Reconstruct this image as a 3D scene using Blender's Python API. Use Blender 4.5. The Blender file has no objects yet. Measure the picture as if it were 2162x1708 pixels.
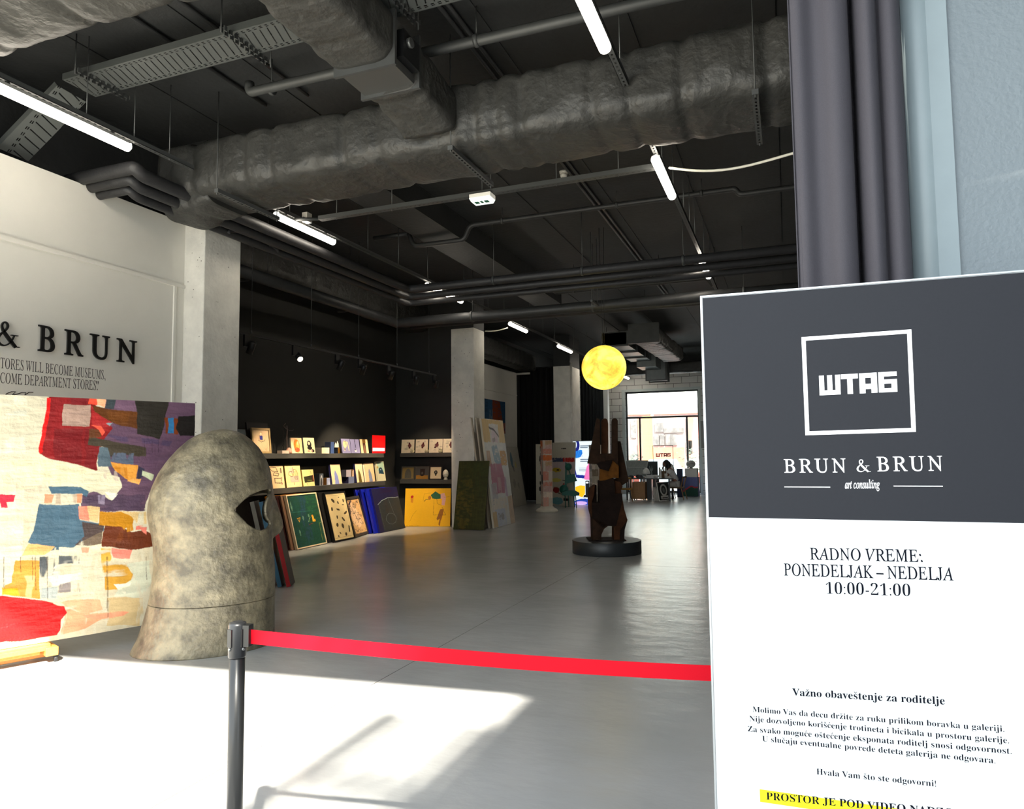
import bpy, math, random
import numpy as np
from mathutils import Vector, Matrix

# ------------------------------------------------------------------ camera, sky, sun, exposure
SC = bpy.context.scene
COL = SC.collection
FPX, IW, IH, EYE = 1500.0, 2162, 1708, 1.58
_y = np.array([583., 101., FPX]); _y /= np.linalg.norm(_y)
_u = np.array([-211., -(FPX * FPX - 211 * 583) / 101, FPX]); _u /= np.linalg.norm(_u)
ROT = np.array([np.cross(_y, _u), _y, _u])          # rows: the room's X, Y, Z axes seen by the camera
cam = bpy.data.cameras.new('camera'); cam.sensor_width = 36; cam.lens = 36 * FPX / IW
cam.sensor_fit = 'HORIZONTAL'; cam.clip_end = 300; cam.clip_start = 0.05
cam_ob = bpy.data.objects.new('camera', cam); COL.objects.link(cam_ob)
_r, _d, _f = ROT @ [1, 0, 0], ROT @ [0, 1, 0], ROT @ [0, 0, 1]
cam_ob.matrix_world = Matrix(((_r[0], -_d[0], -_f[0], 0), (_r[1], -_d[1], -_f[1], 0), (_r[2], -_d[2], -_f[2], EYE), (0, 0, 0, 1)))
SC.camera = cam_ob

world = bpy.data.worlds.new('sky'); SC.world = world; world.use_nodes = True
bg = world.node_tree.nodes['Background']
bg.inputs[0].default_value = (0.86, 0.94, 1.0, 1); bg.inputs[1].default_value = 3.8
sun = bpy.data.lights.new('sun', 'SUN'); sun.energy = 32.0; sun.angle = math.radians(1.1); sun.color = (1, .93, .80)
sun_ob = bpy.data.objects.new('sun', sun); COL.objects.link(sun_ob)
sun_ob.rotation_euler = Vector((-.53, .78, -.99)).to_track_quat('-Z', 'Y').to_euler()
VS = SC.view_settings
SC.display_settings.display_device = 'sRGB'
VS.view_transform = 'Standard'; VS.look = 'None'; VS.gamma = 1; VS.use_curve_mapping = False
VS.exposure = 0.28
TUBE_POWER, MOON_POWER, SPOT_POWER, POSTER_POWER = 19.0, 1.12, 270.0, 0.85
SC.cycles.max_bounces = 8; SC.cycles.diffuse_bounces = 4; SC.cycles.glossy_bounces = 3
SC.cycles.transparent_max_bounces = 8; SC.cycles.sample_clamp_indirect = 6
SC.cycles.use_denoising = True

# ------------------------------------------------------------------ helpers: measuring
def ray(x, y): return ROT @ np.array([x - IW / 2, y - IH / 2, FPX])
def P(x, y, ax='Z', val=0.0):
    """where the sight line of a measured pixel meets the plane X, Y or Z = val"""
    d = ray(x, y); i = 'XYZ'.index(ax); t = (val - (0, 0, EYE)[i]) / d[i]
    return np.array([0, 0, EYE]) + t * d
class Frame:
    """a flat rectangle in the room: origin o, unit vectors ux (right), uy (up), n (towards the viewer)"""
    def __init__(s, o, ux, uy):
        s.o = np.array(o, float); s.ux = np.array(ux, float); s.uy = np.array(uy, float)
        s.ux /= np.linalg.norm(s.ux); s.uy /= np.linalg.norm(s.uy); s.n = np.cross(s.ux, s.uy)
    def uv(s, x, y):
        d = ray(x, y); c = np.array([0, 0, EYE]); t = (s.n @ (s.o - c)) / (s.n @ d); p = c + t * d - s.o
        return float(p @ s.ux), float(p @ s.uy)
    def w(s, u, v, k=0.0): return s.o + u * s.ux + v * s.uy + k * s.n

# ------------------------------------------------------------------ helpers: objects
def tag(o, label=None, cat=None, group=None, kind=None):
    for k, v in (('label', label), ('category', cat), ('group', group), ('kind', kind)):
        if v: o[k] = v
    return o
def wl(o):
    v = np.zeros(3)
    while o is not None: v = v + np.array(o.location); o = o.parent
    return v
def thing(name, loc, label, cat, group=None):
    o = bpy.data.objects.new(name, None); COL.objects.link(o); o.location = [float(c) for c in loc]; o.empty_display_size = .1
    return tag(o, label, cat, group)
def dup(o, delta=(0, 0, 0), label=None, parent=None):
    c = o.copy(); COL.objects.link(c)
    if parent is not None: c.parent = parent
    else: c.location = [a + b for a, b in zip(o.location, delta)]
    if label: c['label'] = label
    for ch in list(o.children): dup(ch, parent=c)
    return c
class MB:
    """collects solids in room coordinates; build() links them as ONE mesh"""
    def __init__(s): s.v = []; s.f = []; s.sm = []; s.n = 0
    def add(s, v, f, smooth=False):
        v = np.asarray(v, float).reshape(-1, 3); s.v.append(v)
        s.f += [tuple(i + s.n for i in q) for q in f]; s.sm += [smooth] * len(f); s.n += len(v); return s
    def box(s, a, b):
        x0, y0, z0 = np.minimum(a, b); x1, y1, z1 = np.maximum(a, b)
        return s.hexa([(x0, y0, z0), (x1, y0, z0), (x1, y1, z0), (x0, y1, z0), (x0, y0, z1), (x1, y0, z1), (x1, y1, z1), (x0, y1, z1)])
    def hexa(s, v): return s.add(v, [(3, 2, 1, 0), (4, 5, 6, 7), (0, 1, 5, 4), (1, 2, 6, 5), (2, 3, 7, 6), (3, 0, 4, 7)])
    def fbox(s, F, u0, u1, v0, v1, k0, k1):
        return s.hexa([F.w(u, v, k) for k in (k0, k1) for u, v in ((u0, v0), (u1, v0), (u1, v1), (u0, v1))])
    def tube(s, pts, r, n=10, cap=True):
        pts = np.asarray(pts, float); m = len(pts); rr = np.broadcast_to(np.asarray(r, float), (m,))
        tan = np.gradient(pts, axis=0) if m > 2 else np.repeat((pts[1] - pts[0])[None], 2, 0)
        tan /= np.linalg.norm(tan, axis=1)[:, None] + 1e-12
        ref = np.array([0, 0, 1.]) if abs(tan[0][2]) < .9 else np.array([1., 0, 0])
        a = np.cross(tan[0], ref); a /= np.linalg.norm(a); V = []
        th = np.linspace(0, 2 * np.pi, n, endpoint=False)
        for i in range(m):
            a = a - tan[i] * (a @ tan[i]); a /= np.linalg.norm(a); b = np.cross(tan[i], a)
            V.append(pts[i] + rr[i] * (np.cos(th)[:, None] * a + np.sin(th)[:, None] * b))
        F = [(i * n + j, i * n + (j + 1) % n, (i + 1) * n + (j + 1) % n, (i + 1) * n + j) for i in range(m - 1) for j in range(n)]
        s.add(np.concatenate(V), F, True)
        if cap:
            k = s.n - m * n; s.f += [tuple(k + j for j in range(n))[::-1], tuple(k + (m - 1) * n + j for j in range(n))]; s.sm += [False, False]
        return s
    def lathe(s, c, prof, n=24, smooth=True, ax=None):
        """prof: (radius, height) pairs turned about an upright axis through c (or axis ax)"""
        c = np.array(c, float); z = np.array([0, 0, 1.]) if ax is None else np.array(ax, float) / np.linalg.norm(ax)
        x = np.cross(z, [0, 1., 0] if abs(z[1]) < .9 else [1., 0, 0]); x /= np.linalg.norm(x); y = np.cross(z, x)
        th = np.linspace(0, 2 * np.pi, n, endpoint=False); ring = np.cos(th)[:, None] * x + np.sin(th)[:, None] * y
        m = len(prof)
        V = np.concatenate([c + r * ring + h * z for r, h in prof])
        F = [(i * n + j, i * n + (j + 1) % n, (i + 1) * n + (j + 1) % n, (i + 1) * n + j) for i in range(m - 1) for j in range(n)]
        s.add(V, F, smooth); k = s.n - m * n
        s.f += [tuple(k + j for j in range(n))[::-1], tuple(k + (m - 1) * n + j for j in range(n))]; s.sm += [False, False]
        return s
    def ball(s, c, r, n=20, m=12):
        r = np.broadcast_to(np.asarray(r, float), (3,)); V = []
        for i in range(1, m):
            p = np.pi * i / m
            V += [(np.sin(p) * np.cos(t), np.sin(p) * np.sin(t), np.cos(p)) for t in np.linspace(0, 2 * np.pi, n, endpoint=False)]
        V += [(0, 0, 1), (0, 0, -1)]; V = np.array(V) * r + np.array(c, float); N = (m - 1) * n
        F = [(i * n + j, (i + 1) * n + j, (i + 1) * n + (j + 1) % n, i * n + (j + 1) % n) for i in range(m - 2) for j in range(n)]
        F += [(N, j, (j + 1) % n) for j in range(n)] + [(N + 1, (m - 2) * n + (j + 1) % n, (m - 2) * n + j) for j in range(n)]
        return s.add(V, F, True)
    def slab(s, F, pts, k0, k1):
        """a flat outline (u, v pairs on frame F) given thickness from k0 to k1"""
        m = len(pts); ar = sum(pts[i][0] * pts[(i + 1) % m][1] - pts[(i + 1) % m][0] * pts[i][1] for i in range(m))
        if ar < 0: pts = pts[::-1]
        V = [F.w(u, v, k0) for u, v in pts] + [F.w(u, v, k1) for u, v in pts]
        return s.add(V, [tuple(range(m))[::-1], tuple(range(m, 2 * m))] + [(i, (i + 1) % m, m + (i + 1) % m, m + i) for i in range(m)])
    def build(s, name, mat, parent=None, origin=None):
        V = np.concatenate(s.v)
        if isinstance(origin, str): o0 = (V.min(0) + V.max(0)) / 2          # its own middle
        elif parent is not None: o0 = wl(parent) if origin is None else np.array(origin, float)
        elif origin is not None: o0 = np.array(origin, float)
        else: lo, hi = V.min(0), V.max(0); o0 = np.array([(lo[0] + hi[0]) / 2, (lo[1] + hi[1]) / 2, lo[2]])
        me = bpy.data.meshes.new(name); me.from_pydata([tuple(p) for p in V - o0], [], s.f)
        me.polygons.foreach_set('use_smooth', s.sm); me.materials.append(mat); me.update()
        o = bpy.data.objects.new(name, me); COL.objects.link(o); o.location = o0
        if parent is not None: o.parent = parent; o.location = o0 - wl(parent)
        return o
def bevel(o, w=.01, seg=2):
    m = o.modifiers.new('bevel', 'BEVEL'); m.width = w; m.segments = seg; m.limit_method = 'ANGLE'; return o
def box(name, a, b, mat, parent=None): return MB().box(a, b).build(name, mat, parent)
def struct(name, mb, mat, label=None):
    return tag(mb.build(name, mat), label or name.replace('_', ' '), 'structure', kind='structure')

# ------------------------------------------------------------------ helpers: materials
def lin(c):
    c = np.array(c, float) / 255.; return np.where(c <= .04045, c / 12.92, ((c + .055) / 1.055) ** 2.4)
MATS = {}
def mat(name, rgb, rough=.6, metal=0., var=0., vscale=6., bump=0., bscale=40., emit=0., spec=.5, stretch=(1, 1, 1), ramp=(.35, .65), rgb2=None):
    """noise-varied paint, stone, metal or cloth; rgb in display 0-255"""
    if name in MATS: return MATS[name]
    m = bpy.data.materials.new(name); m.use_nodes = True; nt = m.node_tree; N = nt.nodes; L = nt.links
    b = N['Principled BSDF']; c = lin(rgb); b.inputs['Base Color'].default_value = (*c, 1)
    b.inputs['Roughness'].default_value = rough; b.inputs['Metallic'].default_value = metal; b.inputs['Specular IOR Level'].default_value = spec
    tc = N.new('ShaderNodeTexCoord'); mp = N.new('ShaderNodeMapping'); mp.inputs['Scale'].default_value = stretch
    L.new(tc.outputs['Object'], mp.inputs[0])
    if var or rgb2 is not None:
        n = N.new('ShaderNodeTexNoise'); n.inputs['Scale'].default_value = vscale; n.inputs['Detail'].default_value = 5; n.inputs['Roughness'].default_value = .6
        L.new(mp.outputs[0], n.inputs[0]); r = N.new('ShaderNodeValToRGB'); L.new(n.outputs[0], r.inputs[0])
        c2 = lin(rgb2) if rgb2 is not None else c * (1 + var)
        r.color_ramp.elements[0].position, r.color_ramp.elements[1].position = ramp
        r.color_ramp.elements[0].color = (*(c * (1 - var)), 1); r.color_ramp.elements[1].color = (*np.minimum(c2, 1), 1)
        L.new(r.outputs[0], b.inputs['Base Color'])
    if bump:
        n = N.new('ShaderNodeTexNoise'); n.inputs['Scale'].default_value = bscale; n.inputs['Detail'].default_value = 4
        L.new(mp.outputs[0], n.inputs[0]); bm = N.new('ShaderNodeBump'); bm.inputs['Strength'].default_value = bump; bm.inputs['Distance'].default_value = .02
        L.new(n.outputs[0], bm.inputs['Height']); L.new(bm.outputs[0], b.inputs['Normal'])
    if emit:
        b.inputs['Emission Color'].default_value = (*c, 1); b.inputs['Emission Strength'].default_value = emit
    MATS[name] = m; return m
def attr_mat(name, rough=.55, bump=.25, bscale=60., emit=0.):
    """pigment laid down as a colour layer on the surface"""
    if name in MATS: return MATS[name]
    m = bpy.data.materials.new(name); m.use_nodes = True; nt = m.node_tree; N = nt.nodes; L = nt.links; b = N['Principled BSDF']
    a = N.new('ShaderNodeAttribute'); a.attribute_name = 'pigment'; L.new(a.outputs['Color'], b.inputs['Base Color']); b.inputs['Roughness'].default_value = rough
    b.inputs['Specular IOR Level'].default_value = .35
    if emit: L.new(a.outputs['Color'], b.inputs['Emission Color']); b.inputs['Emission Strength'].default_value = emit
    if bump:
        tc = N.new('ShaderNodeTexCoord'); n = N.new('ShaderNodeTexNoise'); n.inputs['Scale'].default_value = bscale; n.inputs['Detail'].default_value = 5
        bm = N.new('ShaderNodeBump'); bm.inputs['Strength'].default_value = bump; bm.inputs['Distance'].default_value = .01
        L.new(tc.outputs['Object'], n.inputs[0]); L.new(n.outputs[0], bm.inputs['Height']); L.new(bm.outputs[0], b.inputs['Normal'])
    MATS[name] = m; return m

# ------------------------------------------------------------------ helpers: painting with pigment on a canvas
def vnoise(shape, cells, seed, octaves=3):
    rng = np.random.RandomState(seed); out = np.zeros(shape); amp = 1.; tot = 0
    for o in range(octaves):
        gy, gx = max(2, int(cells[0] * 2 ** o) + 2), max(2, int(cells[1] * 2 ** o) + 2)
        g = rng.rand(gy, gx); y = np.linspace(0, gy - 1.001, shape[0]); x = np.linspace(0, gx - 1.001, shape[1])
        yi, xi = y.astype(int), x.astype(int); fy, fx = (y - yi)[:, None], (x - xi)[None]
        fy = fy * fy * (3 - 2 * fy); fx = fx * fx * (3 - 2 * fx)
        g00, g01, g10, g11 = g[np.ix_(yi, xi)], g[np.ix_(yi, xi + 1)], g[np.ix_(yi + 1, xi)], g[np.ix_(yi + 1, xi + 1)]
        out += amp * ((g00 * (1 - fx) + g01 * fx) * (1 - fy) + (g10 * (1 - fx) + g11 * fx) * fy); tot += amp; amp *= .5
    return out / tot - .5
class Art:
    """a grid of pigment; u runs 0..1 left to right, v runs 0..1 top to bottom"""
    def __init__(s, nx, ny, base, seed=1, rag=.006, tone=.12, asp=1., us=None):
        s.nx, s.ny, s.seed, s.asp = nx, ny, seed, asp
        s.U, s.V = np.meshgrid(np.linspace(0, 1, nx) if us is None else us, np.linspace(0, 1, ny))
        s.c = np.tile(lin(base), (ny, nx, 1)); s.tone = tone
        s.wu = vnoise((ny, nx), (14, 14), seed + 7, 4) * rag * 4; s.wv = vnoise((ny, nx), (14, 14), seed + 9, 4) * rag * 4
        s.h = vnoise((ny, nx), (40, 8), seed + 3, 4); s.g = vnoise((ny, nx), (8, 40), seed + 5, 4); s.k = 0
    def put(s, m, col, alpha=1., rough=0.):
        s.k += 1; m = m.astype(float) * alpha
        if rough: m = m * np.clip(((s.h if s.k % 2 else s.g) + .33 - .30 * rough) * 9, 0, 1)
        t = 1 + s.tone * 2 * (s.g if s.k % 2 else s.h); s.c = s.c * (1 - m[..., None]) + m[..., None] * (lin(col) * t[..., None])
    def mask(s, pts, warp=1.):
        x, y = s.U + s.wu * warp, s.V + s.wv * warp; ins = np.zeros(x.shape, bool); n = len(pts)
        for i in range(n):
            (x0, y0), (x1, y1) = pts[i], pts[(i + 1) % n]
            if y0 == y1: continue
            ins ^= ((y0 > y) != (y1 > y)) & (x < (x1 - x0) * (y - y0) / (y1 - y0) + x0)
        return ins
    def poly(s, col, pts, alpha=1., rough=0., warp=1.): s.put(s.mask(pts, warp), col, alpha, rough); return s
    def rect(s, col, a, b, c, d, alpha=1., rough=0., warp=1.): return s.poly(col, [(a, b), (c, b), (c, d), (a, d)], alpha, rough, warp)
    def ell(s, col, u, v, a, b, alpha=1., rough=0., ring=0., rot=0.):
        x, y = (s.U + s.wu - u), (s.V + s.wv - v)
        if rot: cr, sr = math.cos(rot), math.sin(rot); x, y = x * cr + y * sr, -x * sr + y * cr
        q = (x / a) ** 2 + (y / b) ** 2; m = q < 1
        if ring: m &= q > (1 - ring) ** 2
        s.put(m, col, alpha, rough); return s
    def line(s, col, wd, pts, alpha=1.):
        m = np.zeros(s.U.shape, bool); x, y = s.U + s.wu * .3, (s.V + s.wv * .3) / s.asp
        for (x0, y0), (x1, y1) in zip(pts[:-1], pts[1:]):
            y0, y1 = y0 / s.asp, y1 / s.asp; dx, dy = x1 - x0, y1 - y0; t = np.clip(((x - x0) * dx + (y - y0) * dy) / (dx * dx + dy * dy + 1e-12), 0, 1)
            m |= (x - x0 - t * dx) ** 2 + (y - y0 - t * dy) ** 2 < (wd / 2) ** 2
        s.put(m, col, alpha); return s
    def soften(s, n=1):
        for _ in range(n):
            c = np.pad(s.c, ((1, 1), (1, 1), (0, 0)), 'edge'); s.c = (c[1:-1, 1:-1] * 2 + c[:-2, 1:-1] + c[2:, 1:-1] + c[1:-1, :-2] + c[1:-1, 2:]) / 6
        return s
    def mottle(s, amt=.1): s.c = s.c * (1 + amt * 2 * (s.h + s.g))[..., None]; return s
def pigment(o, cols):
    a = o.data.color_attributes.new('pigment', 'FLOAT_COLOR', 'POINT'); c = np.ones((len(o.data.vertices), 4)); c[:, :3] = np.clip(cols, 0, 1)
    a.data.foreach_set('color', c.ravel())
def art_mesh(F, w, h, th, art, edge, name, parent, mt, relief=0.):
    ny, nx = art.ny, art.nx; u = (art.U[0] - .5) * w; v = np.linspace(h, 0, ny); UU, VV = np.meshgrid(u, v)
    k = (np.clip(art.h, -.3, .3) + .3) * relief
    V = F.o + UU[..., None] * F.ux + VV[..., None] * F.uy + k[..., None] * F.n; V = V.reshape(-1, 3)
    idx = np.arange(nx * ny).reshape(ny, nx)
    f = [tuple(q) for q in np.stack([idx[1:, :-1], idx[1:, 1:], idx[:-1, 1:], idx[:-1, :-1]], -1).reshape(-1, 4)]
    mb = MB().add(V, f, relief > 0)
    mb.hexa([F.w(a, b, c) for c in (-th, -.0006) for a, b in ((-w / 2, 0), (w / 2, 0), (w / 2, h), (-w / 2, h))])
    o = mb.build(name, mt, parent)
    pigment(o, np.concatenate([art.c.reshape(-1, 3), np.tile(lin(edge), (8, 1))])); return o
def picture(name, label, cat, F, w, h, th, art, edge=(200, 190, 170), frame=0., frame_mat=None, depth=None, group=None, mt=None, lip=.012, relief=0.):
    """a canvas (front face on frame F, origin at the middle of its lower edge) with an optional frame"""
    lift = 0.0
    root = thing(name, F.o - F.n * th / 2, label, cat, group)
    art_mesh(F, w, h, th, art, edge, 'canvas', root, mt or attr_mat('pigment_satin'), relief)
    if frame:
        d = depth or th + .01; m = MB(); k0, k1 = -d + lip, lip
        m.fbox(F, -w / 2 - frame, w / 2 + frame, -frame, .004, k0, k1); m.fbox(F, -w / 2 - frame, w / 2 + frame, h - .004, h + frame, k0, k1)
        m.fbox(F, -w / 2 - frame, -w / 2 + .004, -.0, h, k0, k1); m.fbox(F, w / 2 - .004, w / 2 + frame, 0, h, k0, k1)
        m.build('frame', frame_mat, root)
    return root

# ------------------------------------------------------------------ helpers: lettering
def _serif(s, st):
    o = ''
    for c in s:
        if st == 'sans': o += c; continue
        U, Lw, D = {'bold': (0x1D400, 0x1D41A, 0x1D7CE), 'ital': (0x1D434, 0x1D44E, None)}[st]
        if 'A' <= c <= 'Z': o += chr(U + ord(c) - 65)
        elif c == 'h' and st == 'ital': o += '\u210e'
        elif 'a' <= c <= 'z': o += chr(Lw + ord(c) - 97)
        elif D and c.isdigit(): o += chr(D + ord(c) - 48)
        else: o += c
    return o
def glyphs(s, st, space=1., off=0.):
    cu = bpy.data.curves.new('t', 'FONT'); cu.body = _serif(s, st); cu.size = 1; cu.space_character = space; cu.resolution_u = 4; cu.offset = off
    o = bpy.data.objects.new('t', cu); COL.objects.link(o); bpy.context.view_layer.update()
    me = bpy.data.meshes.new_from_object(o.evaluated_get(bpy.context.evaluated_depsgraph_get()))
    v = np.zeros(len(me.vertices) * 3); me.vertices.foreach_get('co', v); v = v.reshape(-1, 3)
    f = [tuple(p.vertices) for p in me.polygons]
    bpy.data.objects.remove(o); bpy.data.curves.remove(cu); bpy.data.meshes.remove(me); return v, f
BASE = {'ž': 'z', 'š': 's', 'č': 'c', 'ć': 'c', 'đ': 'd'}
def text_mesh(s, st='bold', space=1., off=0., upright=False):
    """flat letters, cap height about 0.69; accents are laid over the plain letters"""
    plain = ''.join(BASE.get(c, c) for c in s); v, f = glyphs(plain, st, space, off); V = [v]; Fc = list(f); n = len(v)
    for i, c in enumerate(s):
        if c not in BASE: continue
        a, _ = glyphs(plain[:i + 1], st, space, off); b, _ = glyphs(plain[i], st, space, off)
        x1 = a[:, 0].max(); wd = np.ptp(b[:, 0]); cx = x1 - wd / 2
        if c == 'đ': q = [(x1 - .26, .56), (x1 + .05, .56), (x1 + .05, .61), (x1 - .26, .61)]; qs = [q]
        elif c == 'ć': qs = [[(cx - .04, .54), (cx, .54), (cx + .12, .70), (cx + .02, .70)]]
        else: qs = [[(cx - .13, .69), (cx - .03, .53), (cx + .03, .53), (cx - .08, .69)], [(cx + .08, .69), (cx - .03, .53), (cx + .03, .53), (cx + .13, .69)]]
        for q in qs: V.append(np.array([(x, y, 0) for x, y in q])); Fc.append(tuple(range(n, n + 4))); n += 4
    v = np.concatenate(V)
    if upright: v[:, 0] -= v[:, 1] * math.tan(math.radians(15.5))
    return v, Fc
def lettering(F, s, p0, p1, name, mt, parent, st='bold', cap=None, space=1., off=0., upright=False, k=.0006, thick=0., ref=None):
    """sets s along the measured base line p0 -> p1 (pixels) on frame F; cap = capital height in metres"""
    u0, v0 = F.uv(*p0); u1, v1 = F.uv(*p1); v, f = text_mesh(s, st, space, off, upright)
    x0, x1 = v[:, 0].min(), v[:, 0].max()
    if ref:                                              # only the tail `ref` spans p0..p1; the rest runs on to the left
        a, _ = text_mesh(ref, st, space, off, upright); sc = (u1 - u0) / np.ptp(a[:, 0])
        X = u1 + (v[:, 0] - x1) * sc
    else: sc = (u1 - u0) / (x1 - x0); X = u0 + (v[:, 0] - x0) * sc
    sy = cap / .66 if cap else sc
    t = (X - u0) / (u1 - u0); Y = v0 + t * (v1 - v0) + v[:, 1] * sy
    mb = MB()
    if thick:
        top = F.o + X[:, None] * F.ux + Y[:, None] * F.uy + (k + thick) * F.n; bot = top - thick * F.n; n = len(v)
        cnt = {}
        for q in f:
            for a, b in zip(q, q[1:] + q[:1]): cnt[(a, b)] = 1
        side = [(b, a, a + n, b + n) for a, b in cnt if (b, a) not in cnt]
        mb.add(np.concatenate([top, bot]), list(f) + side)
    else: mb.add(F.o + X[:, None] * F.ux + Y[:, None] * F.uy + k * F.n, f)
    return mb.build(name, mt, parent)
# ------------------------------------------------------------------ setting materials
def floor_mat():
    m = bpy.data.materials.new('polished_concrete'); m.use_nodes = True; nt = m.node_tree; N = nt.nodes; L = nt.links; b = N['Principled BSDF']
    tc = N.new('ShaderNodeTexCoord')
    def noise(scale, stretch, det=5):
        mp = N.new('ShaderNodeMapping'); mp.inputs['Scale'].default_value = stretch; L.new(tc.outputs['Object'], mp.inputs[0])
        n = N.new('ShaderNodeTexNoise'); n.inputs['Scale'].default_value = scale; n.inputs['Detail'].default_value = det; L.new(mp.outputs[0], n.inputs[0]); return n.outputs[0]
    n1 = noise(1.1, (1, 1, 1), 6); r = N.new('ShaderNodeValToRGB'); L.new(n1, r.inputs[0])
    r.color_ramp.elements[0].position = .3; r.color_ramp.elements[1].position = .7
    r.color_ramp.elements[0].color = (*lin((158, 159, 159)), 1); r.color_ramp.elements[1].color = (*lin((171, 172, 172)), 1)
    # saw cuts in the slab
    sx = N.new('ShaderNodeSeparateXYZ'); L.new(tc.outputs['Object'], sx.inputs[0])
    def math_(op, a, bb):
        q = N.new('ShaderNodeMath'); q.operation = op
        for i, t in enumerate((a, bb)):
            if t is None: continue
            if isinstance(t, (int, float)): q.inputs[i].default_value = t
            else: L.new(t, q.inputs[i])
        return q.outputs[0]
    def cut(axis, pos, wdt): return math_('LESS_THAN', math_('ABSOLUTE', math_('SUBTRACT', sx.outputs[axis], pos), None), wdt)
    c = math_('MAXIMUM', cut(0, -2.75, .0028), cut(1, 10.2, .0028))
    c = math_('MAXIMUM', c, cut(1, 17.7, .003)); c = math_('MAXIMUM', c, cut(1, 23.6, .02))
    mx = N.new('ShaderNodeMixRGB'); L.new(c, mx.inputs[0]); L.new(r.outputs[0], mx.inputs[1]); mx.inputs[2].default_value = (*lin((78, 77, 74)), 1)
    L.new(mx.outputs[0], b.inputs['Base Color'])
    b.inputs['Roughness'].default_value = .26
    n3 = noise(3.2, (1, 1.7, 1), 5); bm = N.new('ShaderNodeBump'); bm.inputs['Strength'].default_value = .32; bm.inputs['Distance'].default_value = .02
    L.new(n3, bm.inputs['Height']); L.new(bm.outputs[0], b.inputs['Normal']); b.inputs['Specular IOR Level'].default_value = .6
    return m
M_FLOOR = floor_mat()
M_WHITE = mat('white_wall_paint', (232, 229, 220), .6, var=.02, vscale=2, bump=.05, bscale=120)
M_CONC = mat('raw_painted_concrete', (222, 219, 210), .7, var=.10, vscale=3.2, bump=.35, bscale=22)
M_DARK = mat('charcoal_wall_paint', (50, 50, 48), .75, var=.06, vscale=2, bump=.05, bscale=90)
M_CEIL = mat('black_ceiling_paint', (40, 42, 43), .7, var=.18, vscale=1.4, bump=.3, bscale=14)
M_STEEL = mat('grey_painted_steel', (74, 76, 76), .5, .3, var=.08)
M_BLACKM = mat('black_metal', (26, 27, 29), .4, .3)
M_GALV = mat('galvanised_steel', (120, 122, 122), .42, .7, var=.1)
M_PIPE = mat('black_painted_pipe', (52, 53, 54), .5, .1, var=.1)
M_RUBBER = mat('pipe_insulation_foam', (44, 44, 46), .55, var=.1, vscale=12, bump=.2, bscale=30)

CEIL = 5.42; XN = -8.72
def brick_mat():
    m = bpy.data.materials.new('whitewashed_blockwork'); m.use_nodes = True; nt = m.node_tree; N = nt.nodes; L = nt.links; b = N['Principled BSDF']; b.inputs['Roughness'].default_value = .8
    tc = N.new('ShaderNodeTexCoord'); mp = N.new('ShaderNodeMapping'); mp.inputs['Rotation'].default_value = (math.pi / 2, 0, 0); L.new(tc.outputs['Object'], mp.inputs[0])
    br = N.new('ShaderNodeTexBrick'); L.new(mp.outputs[0], br.inputs[0]); br.inputs['Scale'].default_value = 1.0; br.inputs['Brick Width'].default_value = .62; br.inputs['Row Height'].default_value = .26
    br.inputs['Mortar Size'].default_value = .008; br.inputs['Color1'].default_value = (*lin((240, 240, 236)), 1); br.inputs['Color2'].default_value = (*lin((228, 228, 224)), 1); br.inputs['Mortar'].default_value = (*lin((96, 94, 90)), 1)
    L.new(br.outputs[0], b.inputs['Base Color']); return m
M_BLOCK = brick_mat()

# ------------------------------------------------------------------ floor, ceiling, walls, columns
def rect_plan(x0, y0, x1, y1, z0, z1): return MB().box((x0, y0, z0), (x1, y1, z1))
o = MB().box((-9.2, .7, -.2), (7.2, 28.7, 0)).build('floor', M_FLOOR, origin=(0, 0, 0)); tag(o, 'grey polished concrete floor of the hall', 'floor', kind='structure')
o = MB().box((-14, -16, -.2), (16, .7, -.012)).build('ground_forecourt', mat('concrete_paving', (170, 168, 160), .8, var=.08), origin=(0, 0, 0)); tag(o, 'paved forecourt outside the entrance', 'paving', kind='structure')
o = MB().box((-60, 28.7, -.25), (40, 90, -.05)).build('ground_street', mat('street_asphalt', (150, 150, 150), .8, var=.08), origin=(0, 30, 0)); tag(o, 'street beyond the far window', 'street', kind='structure')
cm = MB().box((-9.2, .6, CEIL), (7.2, 28.7, CEIL + .3))
for x in np.arange(-8.4, 7, 1.2): cm.box((x, .8, CEIL - .012), (x + .03, 28.5, CEIL))       # joints between the slabs
struct('ceiling', cm, M_CEIL, 'black painted concrete slab ceiling')
struct('wall_left', rect_plan(-7.2, .6, -6.73, 6.5, 0, 4.43), M_WHITE, 'white wall on the left with black lettering')
struct('wall_left_upper', rect_plan(-7.2, .6, -7.08, 6.5, 4.43, CEIL), M_CEIL, 'black painted strip above the white left wall')
struct('wall_alcove_return', rect_plan(-9.2, 6.5, -7.2, 6.7, 0, CEIL), M_DARK, 'charcoal side wall of the shelf alcove')
struct('wall_alcove', rect_plan(-9.2, 6.7, XN, 14.82, 0, CEIL), M_DARK, 'charcoal wall of the shelf alcove')
struct('wall_alcove_end', rect_plan(XN - .1, 14.82, -6.9, 15.0, 0, CEIL), M_DARK, 'charcoal end wall of the shelf alcove')
struct('wall_far_left', rect_plan(-9.2, 15.0, XN, 23.0, 0, 4.43), M_WHITE, 'white wall beyond the second column')
struct('wall_far_left_upper', rect_plan(-9.2, 15.0, XN - .005, 28.5, 4.43, CEIL), M_CEIL, 'black strip above the far white wall')
struct('wall_far_left_dark', rect_plan(-9.2, 23.0, XN, 28.5, 0, 4.43), M_CEIL, 'black wall behind the third column')
struct('wall_right_side', rect_plan(7.0, .6, 7.2, 28.6, 0, CEIL), M_DARK, 'dark wall on the far right side')
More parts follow.
